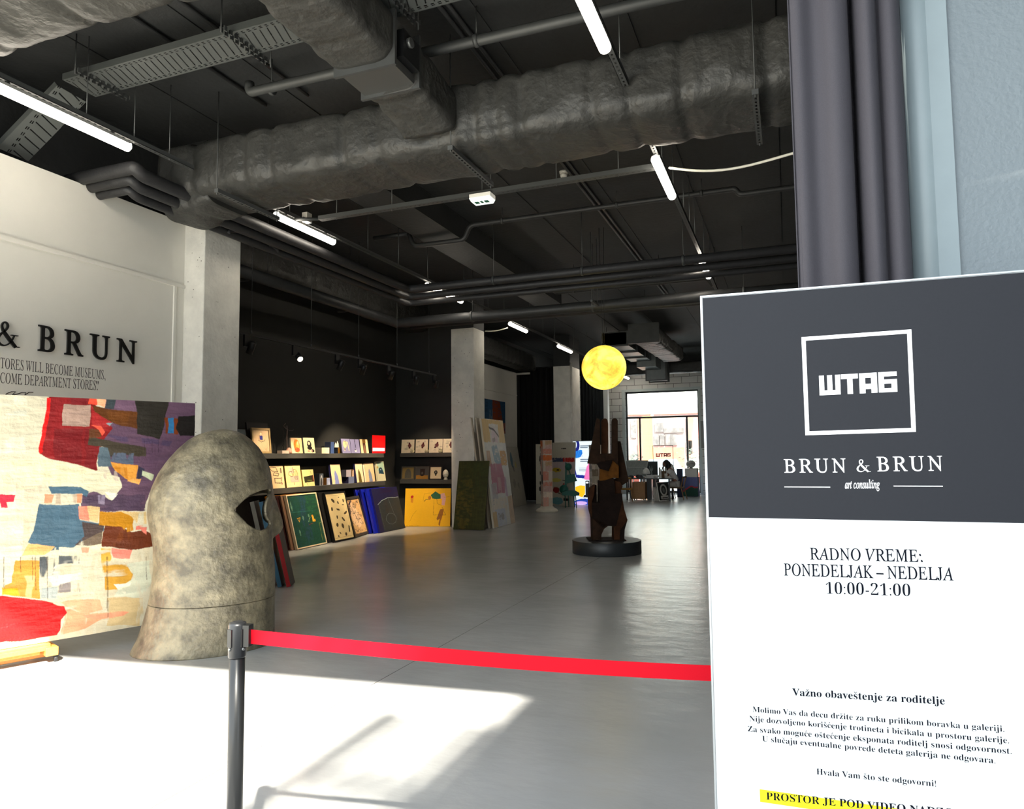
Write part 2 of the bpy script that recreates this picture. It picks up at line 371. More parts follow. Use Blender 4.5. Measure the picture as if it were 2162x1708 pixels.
struct('trim_1', MB().box((-6.73, .8, 3.62), (-6.705, 6.45, 3.66)).box((-6.73, 6.30, 0), (-6.712, 6.335, 3.62)), M_WHITE, 'thin white rail along the left wall')
struct('trim_2', MB().box((XN, 15.0, 3.62), (XN + .025, 22.98, 3.66)).box((XN - .02, 22.98, 4.36), (XN + .5, 23.0, 4.43)), M_WHITE, 'thin white rail along the far white wall')
def column(y0, y1, x1=-6.42, x0=-6.98):
    c = rect_plan(x0, y0, x1, y1, 0, 4.42).build('column', M_CONC); bevel(c, .012)
    rect_plan(x0 + .004, y0 + .004, x1 - .004, y1 - .004, 4.42, CEIL).build('column_head', M_CEIL, c); return c
for (y0, y1), lb in zip(((6.46, 7.06), (14.27, 14.86), (21.75, 22.9)), ('white concrete column at the end of the lettered wall', 'white concrete column behind the leaning canvases', 'white concrete column beside the moon lamp')):
    c = column(y0, y1); tag(c, lb, 'column', kind='structure')
# small dark pits and a printed square left in the concrete faces
pm = MB()
rng = random.Random(4)
for i in range(46):
    z = rng.uniform(.8, 4.3); r = rng.uniform(.003, .008)
    if rng.random() < .6: y = rng.uniform(6.52, 7.02); pm.lathe((-6.4195, y, z), [(r, -.001), (r * .8, .001)], 7, ax=(1, 0, 0))
    else: x = rng.uniform(-6.72, -6.46); pm.lathe((x, 6.4595, z), [(r, -.001), (r * .8, .001)], 7, ax=(0, -1, 0))
for i in range(30):
    z = rng.uniform(1.5, 4.2); r = rng.uniform(.005, .010); x = rng.uniform(-6.93, -6.47); pm.lathe((x, 14.2695, z), [(r, -.001), (r * .8, .001)], 7, ax=(0, -1, 0))
tag(pm.build('trim_pits', mat('pit_shadow_grey', (96, 92, 86), .9)), 'small air holes in the concrete columns', 'pits', kind='structure')
# far wall with its shop window
WY = 28.2; wx0, wx1, wz1 = -6.05, -3.18, 4.06
fw = MB().box((-9.2, WY, 0), (wx0, WY + .4, 4.8)).box((wx1, WY, 0), (7.2, WY + .4, 4.8)).box((wx0, WY, wz1), (wx1, WY + .4, 4.8)).box((wx0, WY, -.1), (wx1, WY + .4, .04))
struct('wall_far', fw, M_BLOCK, 'whitewashed blockwork wall around the far window')
struct('wall_far_upper', rect_plan(-9.2, WY + .01, 7.2, WY + .4, 4.8, CEIL), M_CEIL, 'black strip above the blockwork')
struct('trim_3', MB().box((wx0 - .12, WY - .02, .0), (wx0, WY + .1, wz1 + .1)).box((wx1, WY - .02, 0), (wx1 + .1, WY + .1, wz1 + .1)).box((wx0, WY - .018, wz1), (wx1, WY + .09, wz1 + .1)), mat('pale_green_white_paint', (214, 224, 222), .5), 'pale plaster reveal around the far window')
M_ALU = mat('dark_window_aluminium', (60, 66, 66), .4, .5)
win = MB(); yw0, yw1 = WY + .16, WY + .22
def wbar(x0, x1, z0, z1): win.box((x0, yw0, z0), (x1, yw1, z1))
zt = P(1400, 880, 'Y', WY)[2]
wbar(wx0, wx1, zt - .035, zt + .035); wbar(wx0, wx1, wz1 - .06, wz1); wbar(wx0, wx1, .04, .12); wbar(wx0, wx0 + .07, 0.04, wz1); wbar(wx1 - .05, wx1, .04, wz1)
for px in (1350, 1450): x = P(px, 930, 'Y', WY)[0]; wbar(x - .035, x + .035, .04, zt)
wo = struct('window_1', win, M_ALU, 'tall shop window at the far end of the hall')
gm = bpy.data.materials.new('clear_window_glass'); gm.use_nodes = True; nt = gm.node_tree
g_, t_, mix_ = nt.nodes.new('ShaderNodeBsdfGlossy'), nt.nodes.new('ShaderNodeBsdfTransparent'), nt.nodes.new('ShaderNodeMixShader')
g_.inputs[1].default_value = .02; t_.inputs[0].default_value = (.94, .97, .96, 1); mix_.inputs[0].default_value = .06
nt.links.new(t_.outputs[0], mix_.inputs[1]); nt.links.new(g_.outputs[0], mix_.inputs[2]); nt.links.new(mix_.outputs[0], nt.nodes['Material Output'].inputs[0])
MB().box((wx0 + .04, WY + .185, .06), (wx1 - .03, WY + .193, wz1 - .03)).build('pane', gm, wo)
# white letters fixed on the pane, inside a thin square outline
FWIN = Frame((0, WY + .18, 0), (1, 0, 0), (0, 0, 1))
def shtab(F, p00, p10, p11, p01, k, th, name, mt, parent):
    """the four block letters on frame F; corners in pixels: lower left, lower right, upper right, upper left"""
    q = [np.array(F.uv(*p)) for p in (p00, p10, p11, p01)]; mb = MB()
    def cell(x0, x1, y0, y1):
        c = [q[0] * (1 - x) * (1 - y) + q[1] * x * (1 - y) + q[2] * x * y + q[3] * (1 - x) * y for x, y in ((x0, y0), (x1, y0), (x1, y1), (x0, y1))]
        mb.hexa([F.w(*p, k) for p in c] + [F.w(*p, k + th) for p in c])
    for c in ((0, .066, 0, 1), (.107, .173, .24, 1), (.212, .278, 0, 1), (.066, .212, 0, .24),                 # first letter
              (.288, .508, .76, 1), (.368, .438, 0, .76),                                                       # second
              (.524, .600, 0, 1), (.674, .750, 0, 1), (.600, .674, .76, 1), (.600, .674, .2, .46),              # third
              (.768, .838, 0, 1), (.838, 1, .78, 1), (.838, 1, .42, .63), (.838, 1, 0, .2), (.93, 1, .2, .42)): cell(*c)
    return mb.build(name, mt, parent)
M_DECAL = mat('dark_vinyl', (30, 32, 36), .5)
shtab(FWIN, (1385, 965), (1416, 964), (1416, 956.5), (1385, 957), .004, .002, 'window_lettering', M_DECAL, wo)
dm = MB(); (u0, v0), (u1, v1) = FWIN.uv(1379, 985), FWIN.uv(1421, 940)
for a in ((u0, u1, v1 - .02, v1), (u0, u0 + .02, v0 - .3, v1), (u1 - .02, u1, v0 - .3, v1)): dm.fbox(FWIN, *a, .004, .006)
dm.build('window_outline', M_DECAL, wo)
# entrance front: lintel over the wide opening the camera stands in, and its side walls
def Yf(x): return .69 + .0971 * (x + 3.1)
lt = MB(); a, b = -7.3, 7.2
lt.hexa([(a, Yf(a) - .0, 4.35), (b, Yf(b), 4.35), (b, Yf(b) + .12, 4.35), (a, Yf(a) + .12, 4.35), (a, Yf(a), CEIL + .3), (b, Yf(b), CEIL + .3), (b, Yf(b) + .12, CEIL + .3), (a, Yf(a) + .12, CEIL + .3)])
struct('wall_front', lt, M_DARK, 'wall above the entrance opening')
struct('wall_front_right', MB().box((2.4, 1.3, 0), (7.2, 1.45, CEIL)), M_DARK, 'front wall right of the entrance')
# grey-blue partition on the right, with a flat casing strip at its edge
M_BLUE = mat('blue_grey_wall_paint', (112, 121, 126), .55, var=.03, vscale=3, bump=.22, bscale=60)
pr = MB().box((.50, 2.62, 0), (2.4, 2.85, CEIL)); struct('wall_right', pr, M_BLUE, 'grey-blue painted partition on the right')
struct('wall_right_return', MB().box((2.25, 1.45, 0), (2.4, 2.62, CEIL)), M_BLUE, 'short return of the blue partition')
cs = MB(); 
cs.tube([(.455, 2.66, 0), (.455, 2.66, CEIL)], .06, 24); cs.box((.44, 2.604, 0), (.535, 2.72, CEIL)); struct('trim_4', cs, mat('pale_blue_grey_gloss', (130, 142, 146), .4, var=.03), 'rounded pale casing at the partition edge')
# outside: unseen block and slats, added to shade the right half of the floor
nb = MB().box((3.12, -14, 0), (12, -2.45, 9.0)); tag(nb.build('shade_block', mat('shade_block_grey', (150, 156, 160), .8, var=.05)), 'unseen tall block added beside the forecourt to shade the hall floor', 'building', kind='structure')
gt = MB().box((2.40, -14, 8.9), (2.56, -3.1, 9.0))
for x in np.arange(2.66, 3.1, .12): gt.box((x, -14, 8.92), (x + .05, -3.1, 8.97))
for y in (-4, -7, -10): gt.box((2.40, y, 8.88), (3.12, y + .08, 8.92))
tag(gt.build('shade_slats', M_STEEL), 'unseen slats added along the tall block to streak the sun patch', 'shade slats', kind='structure')
# ------------------------------------------------------------------ ceiling services
RT = CEIL - .0125                                            # where hanging rods meet the slab
def slotted(name, rgb, along, pitch, slot, rows, holes=0.):
    """sheet steel with rows of punched slots (real gaps); `along` is the axis the slots repeat on"""
    m = bpy.data.materials.new(name); m.use_nodes = True; nt = m.node_tree; N = nt.nodes; L = nt.links; b = N['Principled BSDF']
    b.inputs['Base Color'].default_value = (*lin(rgb), 1); b.inputs['Metallic'].default_value = .3; b.inputs['Roughness'].default_value = .5
    tc = N.new('ShaderNodeTexCoord'); sx = N.new('ShaderNodeSeparateXYZ'); L.new(tc.outputs['Object'], sx.inputs[0])
    def mth(op, a, bb=None):
        q = N.new('ShaderNodeMath'); q.operation = op
        for i, t in enumerate((a, bb)):
            if t is None: continue
            if isinstance(t, (int, float)): q.inputs[i].default_value = t
            else: L.new(t, q.inputs[i])
        return q.outputs[0]
    s, t = sx.outputs[along], sx.outputs[1 - along]; out = None
    for (p, sl, c, hw, sk) in rows:                       # pitch, slot length share, centre across, half width across, slant
        fr = mth('FRACT', mth('DIVIDE', mth('ADD', s, mth('MULTIPLY', t, sk)), p))
        k = mth('MULTIPLY', mth('LESS_THAN', fr, sl), mth('LESS_THAN', mth('ABSOLUTE', mth('SUBTRACT', t, c)), hw))
        out = k if out is None else mth('MAXIMUM', out, k)
    tr = N.new('ShaderNodeBsdfTransparent'); mx = N.new('ShaderNodeMixShader'); L.new(out, mx.inputs[0]); L.new(b.outputs[0], mx.inputs[1]); L.new(tr.outputs[0], mx.inputs[2])
    L.new(mx.outputs[0], N['Material Output'].inputs[0]); return m
TRAYROWS = lambda w: [(.075, .16, 0, w * .33, .35), (.06, .5, w * .39, .006, 0), (.06, .5, -w * .39, .006, 0), (.06, .5, w * .45, .006, 0), (.06, .5, -w * .45, .006, 0)]
M_TRAYX = slotted('perforated_tray_steel', (96, 100, 99), 0, 0, 0, TRAYROWS(.32))
M_FLANGE = mat('tray_flange_steel', (88, 92, 91), .5, .3)
M_STRUTY = slotted('slotted_strut_lengthwise', (84, 86, 86), 1, 0, 0, [(.06, .5, 0, .008, 0)])
M_STRUTX = slotted('slotted_strut_crosswise', (84, 86, 86), 0, 0, 0, [(.06, .5, 0, .008, 0)])
def insul_mat():
    m = mat('foil_lagging_painted', (58, 58, 56), .46, .0, var=.10, vscale=3, spec=.45); nt = m.node_tree; N = nt.nodes; L = nt.links; b = N['Principled BSDF']
    tc = N.new('ShaderNodeTexCoord'); d = N.new('ShaderNodeTexNoise'); d.inputs['Scale'].default_value = 4; d.inputs['Detail'].default_value = 6; L.new(tc.outputs['Object'], d.inputs[0])
    va = N.new('ShaderNodeVectorMath'); va.operation = 'MULTIPLY_ADD'; L.new(d.outputs['Color'], va.inputs[0]); va.inputs[1].default_value = (.35, .35, .35); L.new(tc.outputs['Object'], va.inputs[2])
    v = N.new('ShaderNodeTexVoronoi'); v.inputs['Scale'].default_value = 6.5; L.new(va.outputs[0], v.inputs[0])
    f = N.new('ShaderNodeTexNoise'); f.inputs['Scale'].default_value = 16; f.inputs['Detail'].default_value = 8; L.new(tc.outputs['Object'], f.inputs[0])
    a = N.new('ShaderNodeMath'); a.operation = 'MULTIPLY_ADD'; L.new(v.outputs['Distance'], a.inputs[0]); a.inputs[1].default_value = .9; L.new(f.outputs[0], a.inputs[2])
    bm = N.new('ShaderNodeBump'); bm.inputs['Strength'].default_value = .5; bm.inputs['Distance'].default_value = .025
    L.new(a.outputs[0], bm.inputs['Height']); L.new(bm.outputs[0], b.inputs['Normal']); return m
M_LAG = insul_mat()
def lagging(path, w, h, seams, name, parent, seed=1, rnd=.28, n=56, puff=.05, step=.03, wrinkle=.02):
    """quilted duct lagging: rounded box section swept along path, pinched at the seams (distances along it)"""
    path = np.asarray(path, float); seg = np.linalg.norm(np.diff(path, axis=0), axis=1); cum = np.r_[0, np.cumsum(seg)]
    S = np.arange(0, cum[-1] + step / 2, step); C = np.stack([np.interp(S, cum, path[:, i]) for i in range(3)], 1)
    ker = max(3, int(.24 / step)) | 1
    Cp = np.pad(C, ((ker // 2, ker // 2), (0, 0)), 'edge'); lead = C.copy()
    C = np.stack([np.convolve(Cp[:, i], np.ones(ker) / ker, 'valid') for i in range(3)], 1); C[0], C[-1] = lead[0], lead[-1]
    T = np.gradient(C, axis=0); T /= np.linalg.norm(T, axis=1)[:, None]; Z = np.array([0, 0, 1.])
    th = np.linspace(0, 2 * np.pi, n, endpoint=False); p = 2 / 5.0
    cx = np.sign(np.cos(th)) * np.abs(np.cos(th)) ** p; cy = np.sign(np.sin(th)) * np.abs(np.sin(th)) ** p
    nz = vnoise((len(S), n), (max(3, len(S) * step / .25), 9), seed, 4) + .6 * vnoise((len(S), n), (max(3, len(S) * step / .5), 3), seed + 3, 2); nz[:, -1] = nz[:, 0]
    V = []
    for i, s in enumerate(S):
        up = Z - T[i] * (T[i] @ Z)
        if np.linalg.norm(up) < .2: up = np.array([1., 0, 0]) - T[i] * T[i][0]
        up /= np.linalg.norm(up); a = np.cross(T[i], up); pin = 1 + puff * .4
        for q in seams: pin -= puff * math.exp(-((s - q) / .05) ** 2)
        k = pin + nz[i] * wrinkle / (min(w, h) / 2) * 1.6
        V.append(C[i] + (cx * w / 2 * k)[:, None] * a + (cy * h / 2 * k)[:, None] * up)
    m = len(S); F = [(i * n + j, i * n + (j + 1) % n, (i + 1) * n + (j + 1) % n, (i + 1) * n + j) for i in range(m - 1) for j in range(n)]
    mb = MB().add(np.concatenate(V), F, True); mb.f += [tuple(range(n))[::-1], tuple((m - 1) * n + j for j in range(n))]; mb.sm += [False, False]
    return mb.build(name, M_LAG, parent)
# --- the long cross duct, the branch with its bare damper section, and the near duct they come from
DY, DZ = 6.1, 4.70
t = thing('air_duct', (-2.5, DY, CEIL), 'lagged air duct crossing the ceiling, with a branch and bare damper to the near corner', 'air duct')
lagging([(-6.3, DY, DZ), (3.4, DY, DZ)], .86, .60, [.45, 1.15, 1.47, 2.35, 2.75, 3.75, 3.97, 4.2, 4.85, 5.17, 5.6, 6.25, 6.5, 6.95, 7.45, 8.15, 8.85], 'lagging', t, 3, puff=.07)
lagging([(-5.75, DY - .02, DZ - .10), (-6.1, DY - .02, DZ - .16), (-6.38, DY + .03, DZ - .20)], .62, .52, [.3], 'elbow', t, 8, puff=.06)
for x in (-5.43, -2.74, -.14):
    zb = DZ - .345; MB().box((x - .025, DY - .50, zb - .03), (x + .025, DY + .46, zb + .012)).build('strut', M_STRUTY, t, 'own')
    for y in (DY - .49, DY + .44): MB().tube([(x, y, zb - .05), (x, y, RT)], .006, 6).build('rod', M_STEEL, t)
lagging([(-3.06, 3.3, 4.90), (-3.02, 4.62, 4.86)], .54, .42, [.5, 1.0], 'lagging', t, 21)
lagging([(-3.0, 5.0, 4.82), (-2.98, 5.3, 4.80), (-2.96, 5.50, 4.74), (-2.96, 5.66, 4.68)], .52, .42, [.14], 'elbow', t, 23)
MB().box((-3.24, 4.62, 4.63), (-2.76, 5.01, 5.02)).build('damper_case', mat('sheet_steel_dark', (84, 85, 84), .45, .4), t)
for y in (4.60, 4.99): MB().box((-3.28, y, 4.60), (-2.72, y + .03, 5.05)).build('flange', M_STEEL, t)
kb = MB().box((-2.76, 4.68, 4.70), (-2.69, 4.94, 4.92)).build('actuator', M_BLACKM, t)
MB().lathe((-2.69, 4.76, 4.84), [(.04, 0), (.04, .03)], 12, ax=(1, 0, 0)).build('dial', M_GALV, kb)
lagging([(-7.0, 2.98, 4.92), (-3.75, 2.98, 4.92), (-3.3, 3.1, 4.94), (-2.2, 3.1, 4.98)], 1.0, .68, [.7, 1.5, 1.75, 2.6, 3.4, 4.2], 'lagging', t, 31, puff=.05)
# --- perforated cable trays
def tray(y, z, x0, x1, w, lb, cross, rods):
    t = thing('cable_tray', ((x0 + x1) / 2, y, z), lb, 'cable tray')
    MB().box((x0, y - w / 2, z), (x1, y + w / 2, z + .003)).build('tray_bed', M_TRAYX, t)
    for s in (-1, 1): MB().box((x0, y + s * w / 2 - .002, z), (x1, y + s * w / 2 + .002, z + .06)).build('side_flange', M_FLANGE, t)
    for x in cross:
        for d in (0, .045): MB().box((x - .02 + d, y - w / 2 - .1, z - .045), (x - .008 + d, y + w / 2 + .1, z - .004)).build('strut', M_STRUTY, t, 'own')
    for x, yy in rods: MB().tube([(x, yy, z - .06), (x, yy, RT)], .006, 6).build('rod', M_STEEL, t)
    return t
tray(4.60, 5.09, -6.15, -1.2, .34, 'wide perforated cable tray crossing above the branch duct', (-5.85, -4.18, -2.68), [(-5.85, 4.33), (-4.18, 4.33), (-4.16, 4.9), (-2.68, 4.9)])
t = thing('cable_tray', (-6.2, 4.2, 4.6), 'sloping perforated tray section beside the white wall', 'cable tray')
F = Frame((-6.25, 4.60, 5.06), (-.80, -.10, -.62), (-.1, 1, 0)); MB().fbox(F, 0, .85, -.16, .16, 0, .003).build('tray_bed', M_TRAYX, t, origin=F.o)
for s in (-.16, .16): MB().fbox(F, 0, .85, s - .002, s + .002, -.05, 0).build('side_flange', M_FLANGE, t)
# thin lighting tray along X with the exit light
yT, zT = 7.38, 4.58
t = thing('cable_tray', (-3.2, yT, zT), 'narrow perforated tray spanning between the two rows of tube lights', 'cable tray')
MB().box((-5.45, yT - .04, zT), (-1.18, yT + .04, zT + .003)).box((-5.45, yT - .042, zT), (-1.18, yT - .038, zT + .05)).build('tray_bed', M_STRUTX, t, 'own')
MB().tube([(-5.75, yT - .12, zT + .02), (-5.6, yT - .06, zT + .02), (-5.45, yT, zT + .02)], .022, 8).build('tray_bend', M_STEEL, t)
for x in (-5.2, -4.4, -3.2, -2.3, -1.6): MB().tube([(x, yT, zT - .02), (x, yT, RT)], .006, 6).build('rod', M_STEEL, t)
t = thing('exit_light', (-3.19, yT, zT - .05), 'small white emergency exit lamp under the narrow tray', 'exit light')
MB().box((-3.32, yT - .1, zT - .05), (-3.06, yT + .06, zT - .002)).build('housing', mat('white_plastic', (236, 232, 220), .4, emit=.25), t)
MB().hexa([(-3.30, yT - .09, zT - .09), (-3.08, yT - .09, zT - .09), (-3.08, yT + .05, zT - .09), (-3.30, yT + .05, zT - .09), (-3.32, yT - .11, zT - .05), (-3.06, yT - .11, zT - .05), (-3.06, yT + .06, zT - .05), (-3.32, yT + .06, zT - .05)]).build('diffuser', mat('lit_white_lens', (232, 240, 232), .4, emit=.8), t)
ex = MB()
for a, b in ((-3.27, -3.22), (-3.2, -3.17), (-3.15, -3.1)): ex.box((a, yT - .075, zT - .092), (b, yT - .01, zT - .0902))
ex.build('pictogram', mat('exit_green', (40, 110, 84), .5), t)
# --- tube lights on slotted rails
M_TUBE = mat('lit_tube_diffuser', (255, 244, 226), .4, emit=TUBE_POWER)
M_TUBEB = mat('tube_base_grey', (150, 150, 146), .5)
ZL = 4.60
def tube_light(x, y0, y1, lb):
    t = thing('tube_light', (x, (y0 + y1) / 2, ZL), lb, 'tube light', 'tube lights under the ceiling rails')
    pts = [(x, y0, ZL - .045), (x, y0 + .02, ZL - .045), (x, y1 - .02, ZL - .045), (x, y1, ZL - .045)]
    MB().tube(pts, [.022, .046, .046, .022], 16).build('diffuser', M_TUBE, t)
    MB().box((x - .042, y0 + .03, ZL - .03), (x + .042, y1 - .03, ZL)).build('base_case', M_TUBEB, t)
    for y in (y0 + .2, y1 - .2): MB().box((x - .012, y - .02, ZL - .01), (x + .012, y + .02, ZL + .024)).build('clip', M_GALV, t)
    return t
XL, XR = -5.78, -1.15
for a, b, lb in ((3.5, 4.86, 'long lit tube light at the left edge above the white wall'), (6.92, 8.15, 'lit tube light just past the duct above the first column'), (10.85, 12.3, 'lit tube light partly hidden by the paired pipes, left of the second column'),
                 (14.85, 15.95, 'lit tube light just right of the second column'), (18.5, 19.75, 'lit tube light just left of the moon lamp'), (22.6, 23.8, 'unseen tube light added behind the moon lamp to light the far hall'), (26.6, 27.7, 'tiny lit tube light right behind the moon lamp')): tube_light(XL, a, b, lb)  # the tube behind the moon lamp is unseen, added to brighten the far half
for a, b, lb in ((3.6, 4.96, 'long lit tube light at the top edge right of the branch duct'), (7.05, 8.2, 'lit tube light under the duct near the white cable'), (11.0, 12.25, 'short lit tube light below the paired pipes, above the tall sign'), (14.9, 16.1, 'unseen tube light added behind the top of the sign to light the far hall'), (18.7, 19.9, 'unseen tube light added behind the dark sign header to light the far hall'), (22.6, 23.8, 'unseen tube light added far down the right row to light the far hall')): tube_light(XR, a, b, lb)  # last three are unseen, added behind the sign to light the far half
def rail(x, spans, rods, lb):
    t = thing('light_rail', (x, spans[0][0], ZL), lb, 'light rail')
    for a, b in spans:
        MB().box((x - .028, a, ZL + .025), (x + .028, b, ZL + .03)).box((x - .028, a, ZL + .025), (x - .024, b, ZL + .07)).box((x + .024, a, ZL + .025), (x + .028, b, ZL + .07)).build('rail_channel', M_STRUTY, t, 'own')
    for y in rods: MB().tube([(x, y, ZL + .02), (x, y, RT)], .005, 6).build('rod', M_GALV, t)
    return t
rail(XL, [(2.6, 5.62), (6.75, 27.9)], (4.4, 4.9, 5.32, 7.2, 9.0, 9.9, 10.9, 12.4, 13.6, 14.5, 16.2, 17.2, 18.2, 20, 21.5), 'slotted rail carrying the left row of tube lights')
rail(XR, [(2.6, 5.66), (6.8, 24.5)], (4.5, 5.45, 7.5, 8.3, 9.2, 9.8, 10.4, 11.6, 12.6, 13.5), 'slotted rail carrying the right row of tube lights')
# small fittings
t = thing('junction_box', P(648, 460, 'Z', 4.66), 'small white junction box beside the second tube light', 'junction box')
p = t.location; MB().box((p[0] - .04, p[1] - .05, p[2] - .06), (p[0] + .04, p[1] + .05, p[2] + .06)).build('box_case', mat('white_plastic_plain', (214, 210, 200), .5), t)
MB().lathe((p[0], p[1] - .05, p[2] - .02), [(.014, 0), (.014, .03)], 8, ax=(0, -1, 0)).build('cable_gland', M_GALV, t)
def detector(px, py, z, lb):
    q = P(px, py, 'Z', z); t = thing('smoke_detector', (q[0], q[1], CEIL - .01), lb, 'smoke detector'); wp = mat('white_plastic_plain', (214, 210, 200), .5)
    MB().lathe((q[0], q[1], CEIL - .03), [(.055, 0), (.06, .03)], 16).build('base', wp, t)
    MB().lathe((q[0], q[1], CEIL - .09), [(.02, 0), (.042, .012), (.05, .045), (.03, .06)], 16).build('sensor_head', wp, t)
detector(1190, 368, 5.38, 'white smoke detector just under the long cross duct, right of centre')
detector(838, 406, 5.38, 'small smoke detector just under the long cross duct, left of centre')
detector(1415, 644, 5.38, 'distant smoke detector on the ceiling beside the tall sign top')
# white flexible cables
def cable(pts, r, name, lb, mt): return tag(MB().tube(pts, r, 8).build(name, mt), lb, 'cable')
M_WCAB = mat('white_cable_sheath', (226, 222, 208), .5)
a = P(1413, 354, 'Y', 7.4); b = P(1673, 324, 'Y', 6.9); pts = [a + (b - a) * t + np.array([0, 0, -.10 * math.sin(math.pi * t) * (1 - .3 * t)]) for t in np.linspace(0, 1, 14)] + [np.array([.6, 6.85, b[2] + .1]), np.array([1.2, 6.8, b[2] + .2])]
cable(pts, .013, 'white_cable', 'white cable sagging from the right tube light towards the curtain', M_WCAB)
a = P(1024, 699, 'Y', 14.8); b = P(1072, 692, 'Y', 15.0); cable([a + (b - a) * t + np.array([0, 0, -.03 * math.sin(math.pi * t)]) for t in np.linspace(0, 1, 8)], .014, 'white_cable', 'white cable from the second column to the nearest tube light', M_WCAB)
# --- pipes
def pipe(name, runs, lb, mt, clamps=(), cat='pipe', joints=()):
    """runs: list of (points, radius); one thing with a part per run"""
    t = thing(name, runs[0][0][0], lb, cat)
    for pts, r in runs: MB().tube(bend(pts, r * 2.2), r, 14).build('pipe_run', mt, t)
    for (x, y, z, r) in clamps:
        MB().lathe((x, y, z), [(r + .006, -.02), (r + .012, 0), (r + .006, .02)], 14, ax=(1, 0, 0) if r > 0 else (0, 1, 0)).tube([(x, y, z + abs(r)), (x, y, RT)], .006, 6).build('clamp', M_STEEL, t)
    return t
def bend(pts, rad):
    pts = [np.array(p, float) for p in pts]; out = [pts[0]]
    for a, b, c in zip(pts[:-2], pts[1:-1], pts[2:]):
        d0, d1 = a - b, c - b; l0, l1 = np.linalg.norm(d0), np.linalg.norm(d1); r = min(rad, l0 * .45, l1 * .45); p, q = b + d0 / l0 * r, b + d1 / l1 * r
        out += [p * (1 - t) ** 2 + 2 * b * t * (1 - t) + q * t * t for t in np.linspace(0, 1, 6)]
    return out + [pts[-1]]
runs = []
for i, (xo, zo) in enumerate(((0, .02), (-.16, -.04), (-.30, -.09))):
    yy = 5.10 + i * .10; runs.append(([(-6.95 if i == 0 else -6.725, yy, 4.47 + zo), (-6.0 + xo, yy, 4.47 + zo), (-6.0 + xo, yy + .1, 4.42 + zo), (-6.0 + xo, 10.6 + i * .28, 4.42 + zo), (6.9, 10.6 + i * .28, 4.42 + zo)], .068 - i * .008))
pipe('lagged_pipes', runs, 'three black lagged pipes leaving the white wall and crossing the hall', M_RUBBER, [(x, 10.6, 4.44, .07) for x in (-4.4, -2.9, -1.35, .9)])
runs = [([(-7.3, 6.8, 4.28), (-7.3, 12.2, 4.28), (-7.3, 12.4, 4.26), (6.9, 12.4, 4.26)], .095), ([(-7.12, 12.7, 4.22), (6.9, 12.7, 4.22)], .05)]
pipe('drain_pipe', runs, 'large black pipe from the alcove crossing the hall as the further pipe', M_PIPE, [(x, 12.4, 4.26, .1) for x in (-5.6, -3.2, -.6)] + [(-7.3, y, 4.28, -.1) for y in (8.6, 10.8)])
runs = [([(-6.3, 10.0, 5.2), (-5.65, 10.0, 5.2)], .038), ([(-5.65, 10.0, 5.2), (-5.55, 10.0, 4.98), (-4.65, 10.0, 4.98), (-4.55, 10.0, 5.2), (-.55, 10.0, 5.2), (-.5, 10.0, 5.11), (6.9, 10.0, 5.11)], .038)]
pipe('sprinkler_pipe', runs, 'slim sprinkler pipe dipping under the ceiling beam', M_PIPE, [(x, 10.0, 5.2, .038) for x in (-4.0, -2.2, -1.0)])
pipe('sprinkler_pipe', [([(-4.73, 5.28, 5.2), (-4.73, 5.28, 5.1), (-.2, 5.36, 5.1), (-.1, 5.36, 5.16), (3, 5.4, 5.16)], .045)], 'grey sprinkler pipe above the cross duct beside the top tube light', mat('grey_painted_pipe', (66, 68, 68), .5, .2, var=.1), [(x, 5.32, 5.1, .045) for x in (-4.5, -2.35, -.6)])
pipe('sprinkler_pipe', [([(-3.6, 16.4, 5.05), (6, 16.4, 5.05)], .04), ([(-4.4, 13.6, 5.0), (-4.3, 13.6, 4.86), (-1.3, 13.6, 4.86), (-1.2, 13.6, 4.7)], .04)], 'slim sprinkler pipe above the further pipe', M_PIPE, [(-3.0, 16.4, 5.05, .04), (-1.4, 16.4, 5.05, .04), (-3.9, 13.6, 4.86, .04), (-2.2, 13.6, 4.86, .04)])
pipe('conduit', [([(-2.63, .9, CEIL - .03), (-2.63, 17, CEIL - .03)], .02), ([(-2.55, .9, CEIL - .03), (-2.55, 17, CEIL - .03)], .02)], 'pair of black conduits along the ceiling slab in the middle', M_PIPE)
pipe('conduit', [([(-5.15, 2, CEIL - .03), (-5.15, 6, CEIL - .03)], .018), ([(-4.6, 2, CEIL - .03), (-4.6, 6, CEIL - .03)], .018)], 'two thin conduits on the ceiling above the left tray', M_PIPE)
# loose flexible hoses beside the first column
c0 = P(520, 470, 'X', -6.25)
for i, dz in enumerate((0, .06)):
    pts = [c0 + np.array([.05 * i, .45 * math.sin(a) + .1 * i, -.10 - .16 * (1 - math.cos(a)) * .5 - dz]) for a in np.linspace(-1.6, 1.6, 14)]
    cable(pts, .018, 'flexible_hose', ('black hose loop', 'second black hose loop')[i] + (' hanging over the top of the first column', ' hanging just below the other one')[i], M_RUBBER)
